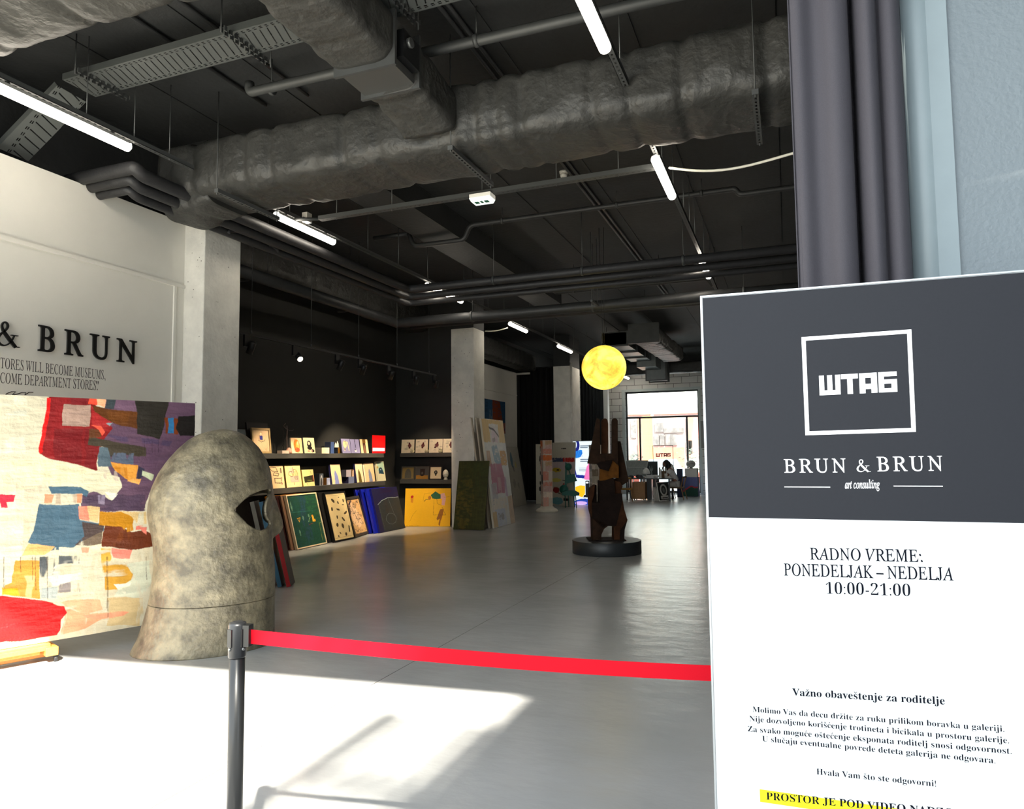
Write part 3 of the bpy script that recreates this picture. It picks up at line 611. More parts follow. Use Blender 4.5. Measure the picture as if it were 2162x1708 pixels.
# --- alcove duct (lagged, round) and ceiling beam
t = thing('air_duct', (-8.0, 10.5, CEIL), 'dark round lagged duct high in the shelf alcove', 'air duct')
lagging([(-8.05, 6.9, 4.85), (-8.05, 14.7, 4.80)], .6, .6, [.6, 1.2, 1.9, 2.7, 3.5, 4.2, 5, 5.7, 6.5, 7.2], 'lagging', t, 41, step=.05)
for y in (9.2, 12.0): MB().box((-8.42, y, 4.50), (-7.7, y + .05, 4.53)).tube([(-7.72, y, 4.5), (-7.72, y, RT)], .006, 6).build('strut', M_STEEL, t)
struct('ceiling_beam', MB().box((-5.42, 7.0, 5.06), (-4.78, 15.6, CEIL)), M_CEIL, 'black boxed beam under the ceiling')
t = thing('air_duct', (-8.1, 19, CEIL), 'dark round lagged duct above the far white wall', 'air duct')
lagging([(-8.2, 15.2, 4.75), (-8.2, 22.8, 4.70)], .55, .55, list(np.arange(.4, 7.6, .35)), 'lagging', t, 43, step=.06)
# far ducts above the window
M_SHEET = mat('sheet_duct_grey', (104, 110, 110), .4, .4, var=.08)
def seg_duct(name, lb, segs, fl):
    t = thing(name, segs[0][0], lb, 'air duct')
    for a, b in segs: MB().box(a, b).build('duct_section', M_SHEET, t)
    for a, b in fl: MB().box(a, b).build('flange', M_STEEL, t)
seg_duct('sheet_metal_duct', 'plain grey sheet-metal duct above the far window, left one of the two', [((-4.95, 20.2, 4.75), (-4.25, 24.2, 5.1)), ((-4.75, 24.2, 4.55), (-4.1, 25.2, 5.0)), ((-4.6, 25.2, 4.2), (-3.95, 25.9, 4.95))],
         [((-5.0, y, 4.7), (-4.2, y + .04, 5.14)) for y in (20.2, 21.6, 23.0)] + [((-4.65, 25.22, 4.16), (-3.9, 25.26, 5.0)), ((-4.65, 25.86, 4.16), (-3.9, 25.9, 5.0))])
for x, y in ((-5.0, 20.9), (-4.2, 20.9), (-5.0, 23.4), (-4.2, 23.4)): MB().tube([(x, y, 4.72), (x, y, RT)], .008, 6).build('hanger_rod', M_STEEL, bpy.data.objects['sheet_metal_duct'])
t = thing('lagged_duct', (-3.3, 22, CEIL), 'lagged duct above the far window, right one of the two', 'air duct')
lagging([(-3.55, 19.2, 4.85), (-3.45, 23.6, 4.85)], .7, .46, list(np.arange(.3, 4.4, .3)), 'lagging', t, 47, step=.05)
MB().box((-3.97, 19.1, 4.58), (-3.13, 19.2, 5.12)).build('end_flange', M_STEEL, t)
t = thing('cross_duct', (-2, 26.6, CEIL), 'pale lagged duct lying along the far wall above the window', 'air duct')
lagging([(-6.3, 26.6, 4.75), (6.5, 26.6, 4.75)], .5, .42, list(np.arange(.4, 12.6, .7)), 'lagging', t, 49, step=.08)
# hanging suspension rods of the far half
t = thing('hanger_trapeze', P(781, 540 + 60, 'Z', 4.5), 'small trapeze hanger between the two crossing pipes', 'hanger')
q = np.array([-3.05, 11.9, 4.22])
MB().box((q[0] - .02, q[1] - .2, q[2] - .03), (q[0] + .02, q[1] + .25, q[2])).build('strut', M_STEEL, t)
for d in (-.18, .22): MB().tube([(q[0], q[1] + d, q[2] - .04), (q[0], q[1] + d, RT)], .007, 6).build('rod', M_STEEL, t)
# --- spotlight track in the alcove
XT, ZTR = -7.0, 3.29
t = thing('track_rail', (XT, 10.5, ZTR), 'thin black lighting track hanging in the shelf alcove', 'lighting track')
MB().box((XT - .018, 7.2, ZTR), (XT + .018, 13.58, ZTR + .034)).build('rail', M_BLACKM, t)
for y in (7.93, 9.28, 10.62, 11.94, 13.26): MB().tube([(XT, y, ZTR + .03), (XT, y, RT)], .005, 6).lathe((XT, y, ZTR + .03), [(.012, 0), (.012, .05)], 8).build('rod', M_STEEL, t)
for i, (px, aim, lb) in enumerate(((520, (-8.2, 8.0, .7), 'black spotlight on the track nearest the first column'), (622, (-5.9, 8.2, 2.3), 'lit spotlight whose bright lens shows, second from the first column'), (712, (-8.3, 10.0, .9), 'black spotlight under the track, third from the first column'),
                                   (760, (-8.3, 11.2, .9), 'black spotlight hanging low, fourth along the track'), (820, (-8.4, 12.5, 1.2), 'black spotlight, fifth along the track'), (873, (-8.2, 13.4, .5), 'black spotlight, second from the far end of the track'), (916, (-8.0, 14.6, 1.0), 'black spotlight at the far end of the track'))):
    y = P(px, 745, 'X', XT)[1]; s = thing('spotlight', (XT, y, ZTR), lb, 'spotlight', 'spotlights on the alcove track')
    d = np.array(aim) - np.array([XT, y, ZTR - .15]); d /= np.linalg.norm(d)
    MB().box((XT - .016, y - .05, ZTR - .16), (XT + .016, y + .05, ZTR)).build('adapter', M_BLACKM, s)
    c = np.array([XT + .03, y + .06, ZTR - .17]); h = MB().lathe(c - d * .09, [(.03, 0), (.048, .015), (.048, .18), (.044, .18), (.042, .16)], 18, ax=d).build('lamp_head', M_BLACKM, s)
    MB().lathe(c - d * .09 + d * .162, [(.041, 0), (.041, .004)], 18, ax=d).build('lens', mat('lit_spot_lens', (255, 236, 205), .3, emit=14.), h)
    L = bpy.data.lights.new('spot', 'SPOT'); L.energy = SPOT_POWER * (1.3, .12, 1, 1, 1, .9, .3)[i]; L.color = (1, .80, .55); L.spot_size = math.radians(58); L.spot_blend = .55; L.shadow_soft_size = .03
    lo = bpy.data.objects.new('spot', L); COL.objects.link(lo); lo.location = c + d * .10; lo.rotation_euler = Vector(d).to_track_quat('-Z', 'Y').to_euler()
# ------------------------------------------------------------------ tall sign in front, right
SX, SY = -.205, 1.95
FS = Frame((SX, SY, 0), (.9995, .032, 0), (0, 0, 1)); SW, SH = .905, 2.0
M_INK = mat('sign_charcoal_print', (36, 37, 42), .5, spec=.2, var=.05, vscale=160, ramp=(.3, .75))
M_SWHITE = mat('sign_white_print', (206, 208, 210), .4)
M_SILVER = mat('brushed_aluminium_edge', (196, 198, 200), .3, .8)
M_LET = mat('white_vinyl', (250, 250, 250), .4); M_TXT = mat('navy_black_ink', (16, 19, 28), .8, spec=.05)
t = thing('entrance_sign', FS.w(SW / 2, 0, -.03), 'tall free-standing sign panel with charcoal header and white notice below', 'sign')
vb = FS.uv(1493, 1095)[1]; vb2 = FS.uv(2150, 1101)[1]; vb = (vb + vb2) / 2
vt = (FS.uv(1479, 630)[1] + FS.uv(2150, 569)[1]) / 2
MB().fbox(FS, .0, SW, .02, vt, -.045, -.003).build('panel_body', M_SILVER, t)
MB().fbox(FS, .004, SW - .004, vb, vt - .004, -.003, 0).build('header_panel', M_INK, t)
MB().fbox(FS, .004, SW - .004, .03, vb, -.003, 0).build('notice_panel', M_SWHITE, t)
MB().fbox(FS, -.002, .003, .02, vt, -.046, .002).fbox(FS, -.002, SW + .002, vt - .002, vt + .002, -.046, .002).build('edge_profile', M_SILVER, t)
MB().fbox(FS, -.02, SW + .02, 0, .025, -.22, .16).build('foot_plate', M_SILVER, t)
def quad_ring(F, outer, wd, name, mt, parent):
    q = [np.array(F.uv(*p)) for p in outer]; c = sum(q) / 4; mb = MB()
    inn = []
    for i in range(4):
        a, b, d = q[i], q[(i + 1) % 4], q[i - 1]; e1 = (b - a) / np.linalg.norm(b - a); e2 = (d - a) / np.linalg.norm(d - a); inn.append(a + (e1 + e2) * wd)
    for i in range(4):
        j = (i + 1) % 4; mb.add([F.w(*q[i], .0008), F.w(*q[j], .0008), F.w(*inn[j], .0008), F.w(*inn[i], .0008)], [(0, 1, 2, 3)])
    return mb.build(name, mt, parent)
lo_ = quad_ring(FS, ((1700.3, 919), (1933.8, 911.8), (1924, 695.4), (1692, 712)), .0098, 'logo_square', M_LET, t)
shtab(FS, (1730.5, 834.8), (1894.8, 827), (1892.8, 784), (1728.9, 793.4), 0, .0008, 'logo_letters', M_LET, lo_)
AMP = [(.82, .0, .085), (.62, .2, .1), (.42, .42, .10), (.28, .6, .07), (.25, .76, .055), (.33, .88, .04), (.45, .86, .05), (.5, .74, .06), (.43, .6, .05), (.28, .47, .05), (.14, .32, .075), (.1, .18, .09), (.18, .05, .07), (.34, -.005, .045), (.52, .06, .03), (.66, .22, .03), (.75, .42, .035)]
def ampersand(F, x, y, s, name, mt, parent, k=.0008, thick=0.0, sx=None):
    """a drawn ampersand: a stroke of changing weight plus the two short serifs; lower left at u = x, v = y, height s"""
    sx = sx or s; P_ = np.array(AMP); m = len(P_); T = np.linspace(0, m - 1, 90); Q = np.stack([np.interp(T, range(m), P_[:, i]) for i in range(3)], 1)
    for _ in range(6): Q[1:-1] = (Q[:-2] + Q[2:] + 2 * Q[1:-1]) / 4
    tn = np.gradient(Q[:, :2], axis=0); tn /= np.linalg.norm(tn, axis=1)[:, None]; nn = np.stack([-tn[:, 1], tn[:, 0]], 1); mb = MB()
    A, B = Q[:, :2] + nn * Q[:, 2:] * .66, Q[:, :2] - nn * Q[:, 2:] * .66
    def pt(p, kk): return F.w(x + p[0] * sx, y + p[1] * s, kk)
    for kk in ([k] if not thick else [k, k + thick]):
        mb.add([pt(p, kk) for p in A] + [pt(p, kk) for p in B], [(i, i + 1, 91 + i, 90 + i) for i in range(89)])
        for a, b in (((.72, -.0), (.98, .035)), ((.62, .415), (.9, .45))): mb.add([pt(p, kk) for p in (a, (b[0], a[1]), b, (a[0], b[1]))], [(0, 1, 2, 3)])
    if thick:
        for E_ in (A, B): mb.add([pt(p, k) for p in E_] + [pt(p, k + thick) for p in E_], [(i, i + 1, 91 + i, 90 + i) for i in range(89)])
    return mb.build(name, mt, parent)
c25 = 25.5 / 1500 * 1.95
lettering(FS, 'BRUN', (1655.7, 997.8), (1786, 997), 'name_lettering', M_LET, t, 'ital', cap=.0325, space=1.3, off=.007, upright=True)
ua, va = FS.uv(1807, 996); ampersand(FS, ua, va, .034, 'ampersand', M_LET, t)
lettering(FS, 'BRUN', (1852, 995), (1990.3, 993.5), 'name_lettering', M_LET, t, 'ital', cap=.0335, space=1.3, off=.007, upright=True)
lettering(FS, 'art consulting', (1784, 1031.3), (1857.7, 1030.8), 'subtitle_lettering', M_LET, t, 'ital', cap=.0195, off=.012)
rm = MB()
for a, b in (((1656, 1028), (1752.8, 1027.8)), ((1886.6, 1026.2), (1990.5, 1025.9))):
    (u0, v0), (u1, v1) = FS.uv(*a), FS.uv(*b); rm.fbox(FS, u0, u1, v0 - .001, v0 + .001, 0, .0008)
rm.build('rules', M_LET, t)
def para(s, p0, p1, nm, st='bold', **k): return lettering(FS, s, p0, p1, nm, M_TXT, t, st, **k)
para('RADNO VREME:', (1710.4, 1181), (1948.5, 1186.5), 'hours_lettering', 'ital', upright=True, space=1.02, off=.006, cap=.0275)
para('PONEDELJAK – NEDELJA', (1655.4, 1214.8), (2013.6, 1225.5), 'hours_lettering', 'ital', upright=True, off=.006, cap=.0285)
para('10:00-21:00', (1744, 1253.6), (1922.5, 1258.8), 'hours_lettering', 'bold', off=-.014, cap=.0275)
para('Važno obaveštenje za roditelje', (1672.8, 1468), (1994.8, 1487.3), 'notice_heading')
for s, a, b in (('Molimo Vas da decu držite za ruku prilikom boravka u galeriji.', (1589, 1503), (2120.4, 1545)), ('Nije dozvoljeno korišćenje trotineta i bicikala u prostoru galerije.', (1582.3, 1522.4), (2130.5, 1569.5)),
                ('Za svako moguće oštećenje eksponata roditelj snosi odgovornost.', (1578.7, 1544), (2136, 1592)), ('U slučaju eventualne povrede deteta galerija ne odgovara.', (1609.5, 1564.8), (2101.6, 1611.8)), ('Hvala Vam što ste odgovorni!', (1724, 1634.6), (1976.4, 1660.7))): para(s, a, b, 'notice_lettering', off=-.007)
(ya, yb), (yc, yd) = FS.uv(1604, 1666), FS.uv(1604, 1692.5); u9 = FS.uv(2120, 1700)[0]
MB().add([FS.w(ya, yd, .0005), FS.w(u9, yd - .002, .0005), FS.w(u9, yb - .002, .0005), FS.w(ya, yb, .0005)], [(0, 1, 2, 3)]).build('highlight_strip', mat('highlighter_yellow', (255, 246, 0), .6), t)
lettering(FS, 'PROSTOR JE POD VIDEO NADZOROM', (1618, 1687.5), (2080, 1730), 'warning_lettering', M_TXT, t, 'bold', k=.001)

# ------------------------------------------------------------------ barrier post with red belt
M_POST = mat('satin_black_post', (38, 39, 40), .3, .2)
q = P(502, 1312, 'Z', .99); px_, py_ = q[0], q[1]
t = thing('barrier_post', (px_, py_, 0), 'black belt barrier post in the foreground with red belt', 'barrier post')
MB().lathe((px_, py_, 0), [(.16, 0), (.165, .008), (.16, .018), (.06, .035), (.035, .05)], 36).build('base', M_POST, t)
MB().lathe((px_, py_, .03), [(.0275, 0), (.0275, .93)], 28).build('post_tube', M_POST, t)
hd = MB().lathe((px_, py_, .865), [(.030, 0), (.0315, .004), (.0315, .112), (.029, .121), (.018, .125)], 28).build('head', mat('black_plastic_head', (34, 35, 37), .35), t)
bd = np.array([1.61, .36, 0]); bd /= np.linalg.norm(bd); bn = np.array([-bd[1], bd[0], 0])
for ang in (-100, -10, 170):
    a = np.radians(ang); r = np.array([np.cos(a), np.sin(a), 0]); tt = np.array([-np.sin(a), np.cos(a), 0]); c = np.array([px_, py_, 0]) + r * .0315
    Fc = Frame(c + np.array([0, 0, .905]), tt, (0, 0, 1)); MB().fbox(Fc, -.010, .010, 0, .062, -.003, .004).build('clip_plate', M_POST, hd)
    MB().lathe(c + np.array([0, 0, .897]), [(.006, -.002), (.006, .004), (.003, .006)], 10, ax=r).build('screw', M_GALV, hd)
MB().fbox(Frame((px_, py_, .905), bd, (0, 0, 1)), .028, .052, 0, .075, -.017, .017).build('belt_slot', M_POST, t)
n = 40; s = np.linspace(.045, 1.82, n); b0 = np.array([px_, py_, .917]); bv = []
for i, k in enumerate(s):
    u = (k - .045) / 2.55; z = .917 - .05 * u * 1.3 - .035 * math.sin(math.pi * min(1, u)); c = np.array([px_, py_, 0]) + bd * k
    for dz, w in ((0, -.0006), (.05, -.0006), (.05, .0006), (0, .0006)): bv.append(c + bn * w + (0, 0, z + dz - .004))
f = [(i * 4 + j, i * 4 + (j + 1) % 4, i * 4 + 4 + (j + 1) % 4, i * 4 + 4 + j) for i in range(n - 1) for j in range(4)]
MB().add(bv, f).build('belt', mat('red_woven_belt', (206, 4, 30), .7, spec=.2, var=.06, vscale=300, stretch=(1, 1, 20)), t)
e = np.array([px_, py_, 0]) + bd * 1.82
MB().box(e + (-.02, -.02, .80), e + (.03, .03, .90)).lathe(e + (0, 0, 0), [(.16, 0), (.16, .015), (.03, .04), (.027, .05), (.027, .93), (.03, .95)], 24).build('end_post', M_POST, t)

# ------------------------------------------------------------------ curtain beside the partition
def curtain(name, label, pts, z0, z1, mt, track_mt, wave, hem=None, rows=30):
    """hanging cloth; pts = plan curve of the folds"""
    pts = np.asarray(pts, float); m = len(pts); Z = np.linspace(z0, z1, rows); V = []
    rng = np.random.RandomState(5); ph = rng.rand(m) * 0
    for i, z in enumerate(Z):
        k = (z - z0) / (z1 - z0); V += [(x + wave * math.sin(k * 2.2 + j * .13) * .5, y + wave * math.sin(k * 3.1 + j * .21 + 1), z) for j, (x, y) in enumerate(pts)]
    V = np.array(V); th = .003
    F = [(i * m + j, i * m + j + 1, (i + 1) * m + j + 1, (i + 1) * m + j) for i in range(rows - 1) for j in range(m - 1)]
    t = thing(name, (pts[:, 0].mean(), pts[:, 1].mean(), z0), label, 'curtain')
    c = MB().add(V, F, True).build('cloth', mt, t); so = c.modifiers.new('thickness', 'SOLIDIFY'); so.thickness = th
    MB().box((pts[:, 0].min() - .05, pts[:, 1].mean() - .02, z1), (pts[:, 0].max() + .05, pts[:, 1].mean() + .02, z1 + .03)).build('curtain_track', track_mt, t)
    return t
M_CURT = mat('grey_violet_blackout_cloth', (62, 59, 65), .8, var=.06, vscale=260, bump=.15, bscale=400)
# folds measured along the wall: broad flat leading fold, deep dark gap, two narrow round folds
YC = 2.50; pl = []
def arc(x0, x1, y, depth, n=14):
    return [(x0 + (x1 - x0) * t, y - depth * math.sin(math.pi * t) ** .7) for t in np.linspace(0, 1, n)]
pl += [(.052, YC + .06), (.05, YC + .02)] + [(.052 + .10 * t, YC - .012 * math.sin(2 * math.pi * t) - .01) for t in np.linspace(0, 1, 14)] + arc(.152, .235, YC - .005, .03, 12)[1:]
pl += [(.238, YC + .03), (.236, YC + .12), (.246, YC + .16), (.254, YC + .12), (.252, YC + .03)] + arc(.255, .315, YC + .005, .035, 12) + [(.318, YC + .05)] + arc(.322, .385, YC + .015, .035, 12) + [(.392, YC + .10), (.42, YC + .16)]
curtain('stage_curtain', 'heavy grey-violet curtain hanging beside the blue partition', pl, .02, CEIL - .04, M_CURT, M_BLACKM, .004)
hm = [o for o in bpy.data.objects if o.get('label', '').startswith('heavy grey-violet')][0]
MB().box((.050, YC - .0145, .02), (.0535, YC - .008, CEIL - .05)).box((.0655, YC - .018, .02), (.0668, YC - .0155, CEIL - .05)).build('hem', M_CURT, hm)

# ------------------------------------------------------------------ lettering on the white wall
FW = Frame((-6.73, 0, 0), (0, 1, 0), (0, 0, 1)); M_BLK = mat('black_acrylic_letters', (14, 14, 15), .35)
zb, zc = P(76, 740, 'X', -6.73)[2], P(76, 687.5, 'X', -6.73)[2]
t = thing('wall_lettering', P(150, 740, 'X', -6.73), 'large black raised letters on the white wall, ampersand and four capitals visible', 'wall lettering')
for ch, xl, xr, yl in (('B', 76, 111.5, 739.5), ('R', 132, 172, 746), ('U', 185.5, 227.5, 750.5), ('N', 242.5, 284.5, 761)):
    ul, ur = FW.uv(xl, yl)[0], FW.uv(xr, yl)[0]; v, f = text_mesh(ch, 'ital', off=.012, upright=True)
    X = ul + (v[:, 0] - v[:, 0].min()) / np.ptp(v[:, 0]) * (ur - ul); Y = zb + (v[:, 1] - max(0, v[:, 1].min())) / .676 * (zc - zb); nn = len(v)
    top = np.stack([np.full(nn, -6.70), X, Y], 1); bot = top - (.016, 0, 0); cnt = {(a, b) for q in f for a, b in zip(q, q[1:] + q[:1])}
    MB().add(np.concatenate([top, bot]), list(f) + [(b, a, a + nn, b + nn) for a, b in cnt if (b, a) not in cnt]).build('letter', M_BLK, t)
ua = FW.uv(-16, 735)[0]; ub = FW.uv(38, 735)[0]; ampersand(FW, ua, zb, (zc - zb) * 1.05, 'ampersand', M_BLK, t, .014, .016, sx=(ub - ua) / .98)
for i, ch in enumerate('NURB'):
    v, f = text_mesh(ch, 'ital', off=.012, upright=True); w_ = .21; X = ua - .22 - i * .26 - w_ + (v[:, 0] - v[:, 0].min()) / np.ptp(v[:, 0]) * w_; Y = zb + v[:, 1] / .676 * (zc - zb)
    MB().add(np.stack([np.full(len(v), -6.70), X, Y], 1), f).build('letter', M_BLK, t)
t = thing('wall_quote', P(100, 800, 'X', -6.73), 'two lines of thin black capitals and a signature below the big letters', 'wall lettering')
M_VIN = mat('black_vinyl_text', (40, 38, 36), .6)
q1, q2 = 'ALL DEPARTMENT STORES WILL BECOME MUSEUMS,', 'AND ALL MUSEUMS WILL BECOME DEPARTMENT STORES.'
lettering(FW, q1, (0, 777), (222.5, 801.5), 'quote_line', M_VIN, t, 'ital', upright=True, ref='TORES WILL BECOME MUSEUMS,', cap=.093)
lettering(FW, q2, (0, 808.5), (206, 823.8), 'quote_line', M_VIN, t, 'ital', upright=True, ref='COME DEPARTMENT STORES.', cap=.093)
lettering(FW, '"', (202.5, 822.8), (207.5, 823.5), 'quote_mark', M_VIN, t, 'sans', cap=.085)
sg = [(8, 838), (14, 831), (24, 827), (33, 827), (28, 832), (22, 836), (36, 832), (46, 829), (55, 829), (52, 834), (62, 828), (70, 828)]
MB().tube([P(x, y, 'X', -6.728) for x, y in sg], .004, 6).build('signature', M_VIN, t)

# ------------------------------------------------------------------ big abstract canvas on its easel
pd = np.radians(22.5); FP = Frame((-5.5, 4.0, 0), (math.sin(pd), math.cos(pd), 0), (0, 0, 1))
u1, v1 = FP.uv(412, 850); vbot = FP.uv(200, 1337.5)[1]; u0 = u1 - 2.6; PWd, PHt = u1 - u0, FP.uv(200, 842)[1] - vbot
FPc = Frame(FP.w((u0 + u1) / 2, vbot), FP.ux, FP.uy)
def ua_(p): a, b = FP.uv(*p); return (a - u0) / PWd, 1 - (b - vbot) / PHt
def A7(pts): return [ua_((x / 5.148, y / 5.148 + 830)) for x, y in pts]
def A8(pts): return [ua_((x / 5.024, y / 5.024 + 1080)) for x, y in pts]
ar = Art(720, 620, (212, 203, 176), 11, rag=.0035, tone=.16, us=np.r_[np.linspace(0, .40, 80, endpoint=False), np.linspace(.40, 1, 640)])
cream, pale, red, dred, hot, purp, dpur, brown, dk, blue, steel, och, oran, tan_, pink, rust = (218, 211, 180), (196, 196, 178), (134, 24, 26), (106, 20, 24), (232, 24, 22), (98, 72, 92), (76, 58, 78), (96, 54, 20), (44, 40, 34), (74, 102, 120), (88, 98, 116), (184, 124, 16), (222, 150, 60), (206, 176, 120), (238, 130, 112), (100, 44, 18)
def a7(c, pts, **k): ar.poly(c, A7(pts), **k)
def a8(c, pts, **k): ar.poly(c, A8(pts), **k)
ar.rect((218, 211, 186), 0, 0, .5, 1, .7, .8); ar.rect((202, 188, 156), .5, .5, 1, 1, .6, .8)
a7(pale, [(150, 130), (300, 130), (280, 380), (150, 380)], alpha=.5, rough=.9); a7((196, 180, 156), [(160, 960), (900, 1000), (880, 1200), (160, 1200)], alpha=.6, rough=1.)
a7((226, 218, 178), [(0, 720), (520, 720), (1050, 840), (1380, 900), (1340, 1100), (960, 1060), (520, 1020), (0, 1080)], alpha=.8, rough=.3)
a7(purp, [(1130, 60), (2140, 60), (2140, 470), (1700, 900), (1560, 1280), (880, 1280), (880, 1110), (1250, 1000), (1130, 700)])
a7((112, 84, 104), [(1240, 60), (1480, 80), (1480, 220), (1240, 170)], alpha=.8, rough=.5); a7((92, 66, 88), [(1300, 510), (1800, 540), (1660, 860), (1450, 760)], alpha=.8, rough=.4)
a7(dpur, [(900, 1100), (1580, 1100), (1580, 1280), (1060, 1260), (890, 1200)], rough=.2); a7((74, 62, 92), [(1150, 450), (1880, 520), (1850, 570), (1300, 520)], alpha=.7, rough=.5)
a7(red, [(540, 30), (960, 50), (1230, 380), (1140, 500), (1080, 640), (1050, 840), (580, 720), (430, 660), (480, 400), (545, 80)])
a7(dred, [(590, 380), (1000, 380), (1090, 640), (1040, 830), (590, 710)], alpha=.7, rough=.4); a7((120, 30, 34), [(770, 40), (975, 50), (960, 130), (780, 120)], alpha=.8, rough=.4)
a7(hot, [(520, 60), (560, 60), (520, 320), (470, 640), (430, 660), (420, 640), (480, 300)])
a7((168, 40, 40), [(990, 150), (1230, 320), (1160, 440), (990, 340)], alpha=.9, rough=.4)
a7((242, 74, 50), [(975, 50), (1050, 50), (1050, 140), (960, 120)]); a7((232, 170, 128), [(1045, 55), (1140, 55), (1140, 160), (1050, 130)])
a7((178, 148, 132), [(700, 125), (985, 135), (965, 360), (670, 350)]); ar.poly((150, 122, 108), A7([(700, 125), (985, 135), (965, 360), (670, 350)]), .5, 1.)
a7((54, 62, 66), [(1145, 60), (1245, 60), (1240, 170), (1145, 160)])
a7(brown, [(1000, 145), (1490, 210), (1490, 385), (1260, 340), (1020, 210)]); a7((112, 64, 22), [(1150, 190), (1490, 230), (1490, 320), (1200, 290)], alpha=.6, rough=.5)
a7(dk, [(1470, 75), (1820, 95), (1800, 260), (1760, 420), (1735, 500), (1480, 440), (1490, 250)])
a7((118, 54, 22), [(1790, 260), (1940, 280), (1940, 450), (1800, 440)]); a7((48, 112, 160), [(1835, 270), (1890, 270), (1890, 440), (1820, 440)]); a7((30, 26, 24), [(1940, 255), (2120, 245), (2130, 470), (1960, 460), (1915, 380)])
a7((66, 58, 46), [(960, 480), (1200, 520), (1580, 590), (1580, 690), (1500, 690), (1300, 650), (1200, 700), (1160, 600), (950, 560)]); a7((90, 60, 30), [(960, 390), (1080, 400), (1100, 480), (960, 500)], alpha=.8, rough=.6)
a7((84, 100, 110), [(1080, 590), (1170, 600), (1220, 800), (1070, 800)]); a7(steel, [(1240, 650), (1450, 650), (1440, 780), (1200, 740)], rough=.2)
a7((238, 90, 66), [(980, 350), (1090, 360), (1140, 420), (1110, 470), (1060, 400)]); a7((120, 140, 146), [(1155, 330), (1235, 325), (1200, 360)])
a7(oran, [(1200, 750), (1490, 790), (1480, 930), (1400, 960), (1250, 850)]); a7((196, 122, 24), [(1220, 790), (1380, 810), (1390, 940), (1280, 870)], alpha=.8, rough=.6); a7((50, 48, 68), [(1490, 800), (1560, 820), (1550, 900), (1490, 960)])
a7((240, 168, 90), [(1440, 930), (1530, 940), (1510, 990), (1380, 960)]); a7((190, 196, 162), [(1540, 840), (1660, 880), (1640, 950), (1530, 900)])
a7(cream, [(1050, 830), (1300, 920), (1330, 1020), (1220, 1170), (1050, 1080), (900, 1020), (600, 960)], alpha=.95); a7((240, 236, 214), [(1140, 1080), (1290, 1100), (1220, 1170)], rough=.5); a7((196, 176, 160), [(1060, 820), (1260, 850), (1290, 960), (1130, 920)], alpha=.7, rough=.8)
a7(blue, [(530, 1010), (880, 1015), (970, 1070), (940, 1130), (880, 1090), (560, 1090)]); a7((184, 164, 140), [(470, 1085), (890, 1090), (890, 1200), (470, 1195)], rough=1.); a7((206, 130, 84), [(480, 1090), (590, 1100), (570, 1190), (490, 1190)], alpha=.8, rough=.6); a7((206, 130, 84), [(830, 1095), (890, 1095), (880, 1200), (840, 1195)], alpha=.8, rough=.4)
a7((196, 40, 62), [(0, 1100), (160, 1105), (140, 1180), (60, 1180), (70, 1240), (0, 1240)], rough=.3); a7((126, 112, 132), [(1060, 1110), (1145, 1110), (1140, 1210), (1060, 1200)], rough=.4)
a7(blue, [(440, 1200), (860, 1210), (870, 1380), (1130, 1420), (1130, 1500), (870, 1620), (780, 1700), (560, 1710), (360, 1660), (300, 1620), (360, 1490)])
a8((78, 52, 38), [(870, 110), (1100, 140), (1080, 380), (800, 350), (900, 260)], alpha=.85, rough=.3)
a7((240, 136, 110), [(850, 1235), (950, 1240), (970, 1390), (860, 1370)]); a7((220, 186, 130), [(940, 1240), (1080, 1235), (1070, 1400), (970, 1380)])
a7(och, [(1080, 1280), (1480, 1290), (1440, 1440), (1300, 1500), (1080, 1430)]); a7((214, 184, 128), [(1300, 1290), (1590, 1290), (1600, 1420), (1500, 1420), (1440, 1340)], rough=.4)
a8(rust, [(1110, 150), (1280, 170), (1400, 220), (1540, 200), (1620, 260), (1620, 380), (1400, 400), (1080, 370)]); a8((122, 62, 24), [(1290, 180), (1380, 200), (1380, 380), (1200, 370)], alpha=.5, rough=.7); a8(pink, [(1450, 150), (1560, 135), (1550, 250), (1500, 190), (1440, 200)], rough=.3); a8(och, [(1270, 150), (1400, 60), (1420, 200), (1330, 220)], rough=.5)
a8((240, 178, 112), [(300, 345), (580, 370), (560, 400), (480, 460), (240, 470)]); a8((224, 214, 176), [(580, 380), (880, 380), (1090, 340), (1090, 420), (960, 470), (580, 480)], rough=.4); a8((222, 150, 118), [(860, 380), (960, 380), (950, 440), (880, 440)], alpha=.9)
a8((88, 92, 94), [(430, 480), (640, 470), (900, 480), (860, 560), (620, 560), (600, 800), (420, 800)], rough=.5); a8((226, 220, 200), [(640, 480), (860, 500), (880, 720), (560, 790), (500, 690), (600, 560)], rough=.9); a8((110, 100, 108), [(600, 760), (860, 760), (850, 860), (600, 860)], alpha=.8, rough=1.); a8((176, 182, 176), [(430, 810), (600, 800), (600, 920), (430, 920)], rough=.8)
a8(oran, [(170, 520), (430, 520), (410, 800), (420, 930), (120, 900), (20, 880), (60, 790), (130, 760)]); a8((244, 176, 30), [(30, 800), (160, 760), (200, 900), (20, 890)], rough=.6); a8((226, 200, 140), [(240, 680), (420, 680), (410, 920), (230, 910)], alpha=.8, rough=.8)
a8((206, 160, 60), [(1080, 390), (1190, 400), (1180, 520), (1100, 600), (1090, 700)], rough=.6); a8(pink, [(1195, 390), (1410, 400), (1380, 495), (1200, 490)]); a8((196, 144, 48), [(1100, 560), (1360, 560), (1420, 640), (1400, 720), (1250, 830), (1100, 830)], rough=.5); a8((204, 206, 182), [(1330, 560), (1600, 520), (1590, 760), (1540, 910), (1200, 900), (1300, 780), (1440, 700)], alpha=.9, rough=.5); a8((240, 232, 206), [(1200, 770), (1400, 760), (1320, 880), (1250, 830)], rough=.6)
